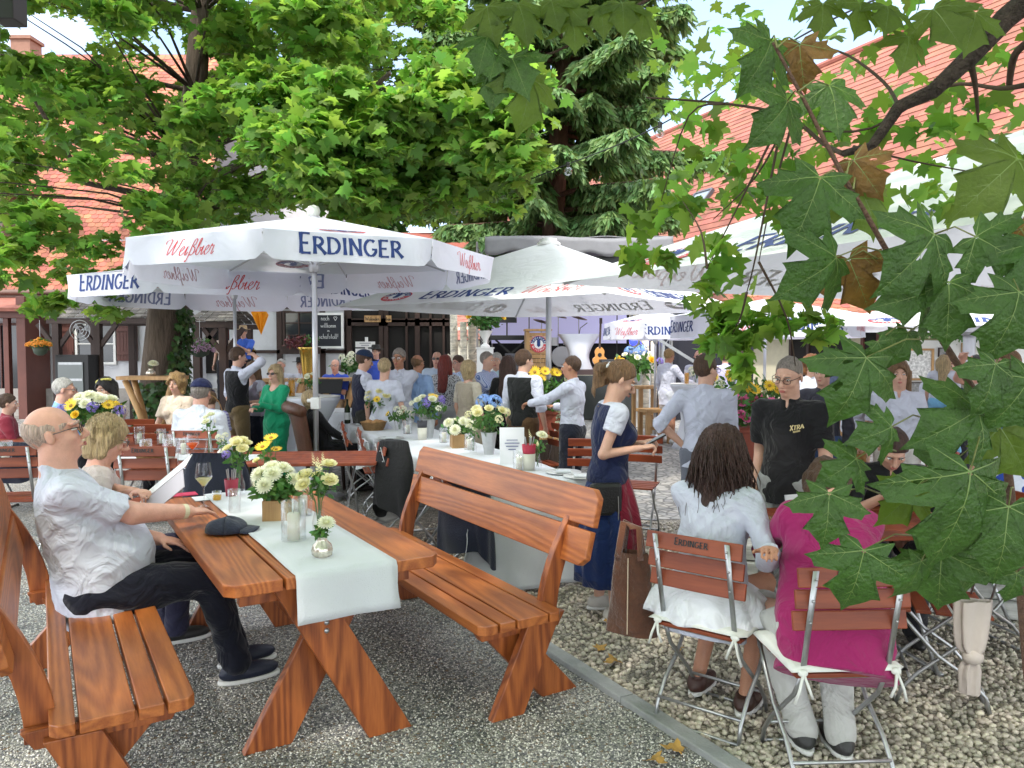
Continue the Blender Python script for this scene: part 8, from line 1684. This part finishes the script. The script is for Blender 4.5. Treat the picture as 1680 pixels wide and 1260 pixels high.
g = empty('trumpet', (X_(408, 16.8), 16.8, 0), 0, 'trumpet held up by the musician in the straw hat', 'trumpet'); zc = Z(575, 16.8); m = MB(); m.tube([(-.05, .15, zc+.05), (.0, 0, zc), (.04, -.12, zc-.04), (.06, -.2, zc-.06)], [.008, .012, .02, .06], 12, cap=False); m.build('bell', BR, g, smooth=True); m = MB(); m.box((0, 0, zc-.02), (.06, .05, .08)); m.build('valves', BR, g)
# festoon lights
wp = [(516, 364, 12), (600, 362, 11.5), (700, 345, 10.6), (760, 325, 10), (840, 305, 9.3), (930, 270, 8.6), (1020, 235, 7.9), (1110, 190, 7.2), (1230, 110, 6.2), (1350, 40, 5.2), (1480, -20, 4.4)]
g = empty('string_lights', at(900, 285, 9), 0, 'string of clear globe bulbs on a black cable crossing between the trees', 'string lights'); pts = smooth([tuple(at(x, y, Y)-g.location) for x, y, Y in wp], 6); m = MB(); m.tube(pts, .007, 5); m.build('cable', BLACK, g)
for px, py, Y in ((633, 360, 11.2), (672, 358, 10.8), (745, 347, 10.2), (828, 321, 9.4), (932, 281, 8.6), (1083, 218, 7.4), (1262, 100, 6)):
    m = MB(); p = at(px, py, Y)-g.location; m.ell(p, .048); bo_ = m.build('bulb', glass('bulb_glass'), g, smooth=True); s = MB(); s.lathe([(.02, .04), (.02, .10)], 10, c=p); s.build('socket', BLACK, bo_); s = MB(); s.tube([p+Vector((-.015, 0, -.01)), p+Vector((0, 0, .02)), p+Vector((.015, 0, -.01))], .003, 4); s.build('filament', STEEL, bo_)
# picture wall on the right
g = empty('picture_wall', gp(1600, 10.8), R(-6), 'white display wall covered with small framed pictures at the right', 'display wall'); m = MB(); zt = Z(556, 10.8); m.box((0, .05, zt/2), (2.0, .08, zt)); m.build('panel', WHITE, g); greens(g, (0, -.05, zt+.06), .95, 900, GRN, (.05, .09), .13, 'garland')
k = 0
for px, py, w_, h_, big_ in ((1522, 598, .42, .42, 1), (1565, 578, .14, .12, 0), (1603, 570, .16, .12, 0), (1604, 590, .14, .1, 0), (1622, 590, .12, .1, 0), (1525, 636, .2, .14, 0), (1524, 655, .22, .16, 0), (1560, 600, .1, .12, 0), (1655, 590, .2, .16, 0), (1560, 640, .14, .12, 0), (1535, 690, .2, .2, 0)):
    x = X_(px, 10.8)-g.location.x; zc = Z(py, 10.8); f = MB(); t = .03 if big_ else .012
    for s in (-1, 1): f.box((x+s*w_/2, -.01, zc), (t, .03, h_)); f.box((x, -.01, zc+s*h_/2), (w_+t, .031, t))
    fo = f.build('picture_frame', PALEW if k % 2 == 0 else DARKW, g); p_ = MB(); p_.box((x, 0, zc), (w_-t, .01, h_-t)); p_.build('picture', mat('print_%d' % (k % 4), [(.7, .7, .68), (.3, .3, .3), (.45, .4, .35), (.6, .6, .6)][k % 4], .6, var=.5, vscale=30), fo); k += 1
# wooden planter-deck edge under the right table
g = empty('wooden_platform', (2.55, 5.2, 0), R(-18), 'low white-grey timber platform behind the right-hand chairs', 'platform')
for i in range(3): m = MB(); m.box((0, .02*i, .06+.11*i), (2.4, .6-.04*i, .10)); m.build('timber', mat('white_timber', (.5, .5, .47), .8, var=.3, vscale=7, bump=.6, stretch=(.3, 3, 3)), g, bevel=.006)
# lamp housing at the top left corner
g = empty('wall_lamp', at(14, 15, 4.0), 0, 'black metal lamp box with cables at the upper left corner', 'lamp'); m = MB(); m.box((-.0, 0, .02), (.12, .12, .18)); m.build('housing', BLACK, g, bevel=.006); m = MB(); m.tube([(-.04, -.02, -.05), (-.06, 0, -.25), (-.09, .02, -.5)], .008, 6); m.build('cable', mat('cable_grey', (.3, .28, .24), .5), g, smooth=True)
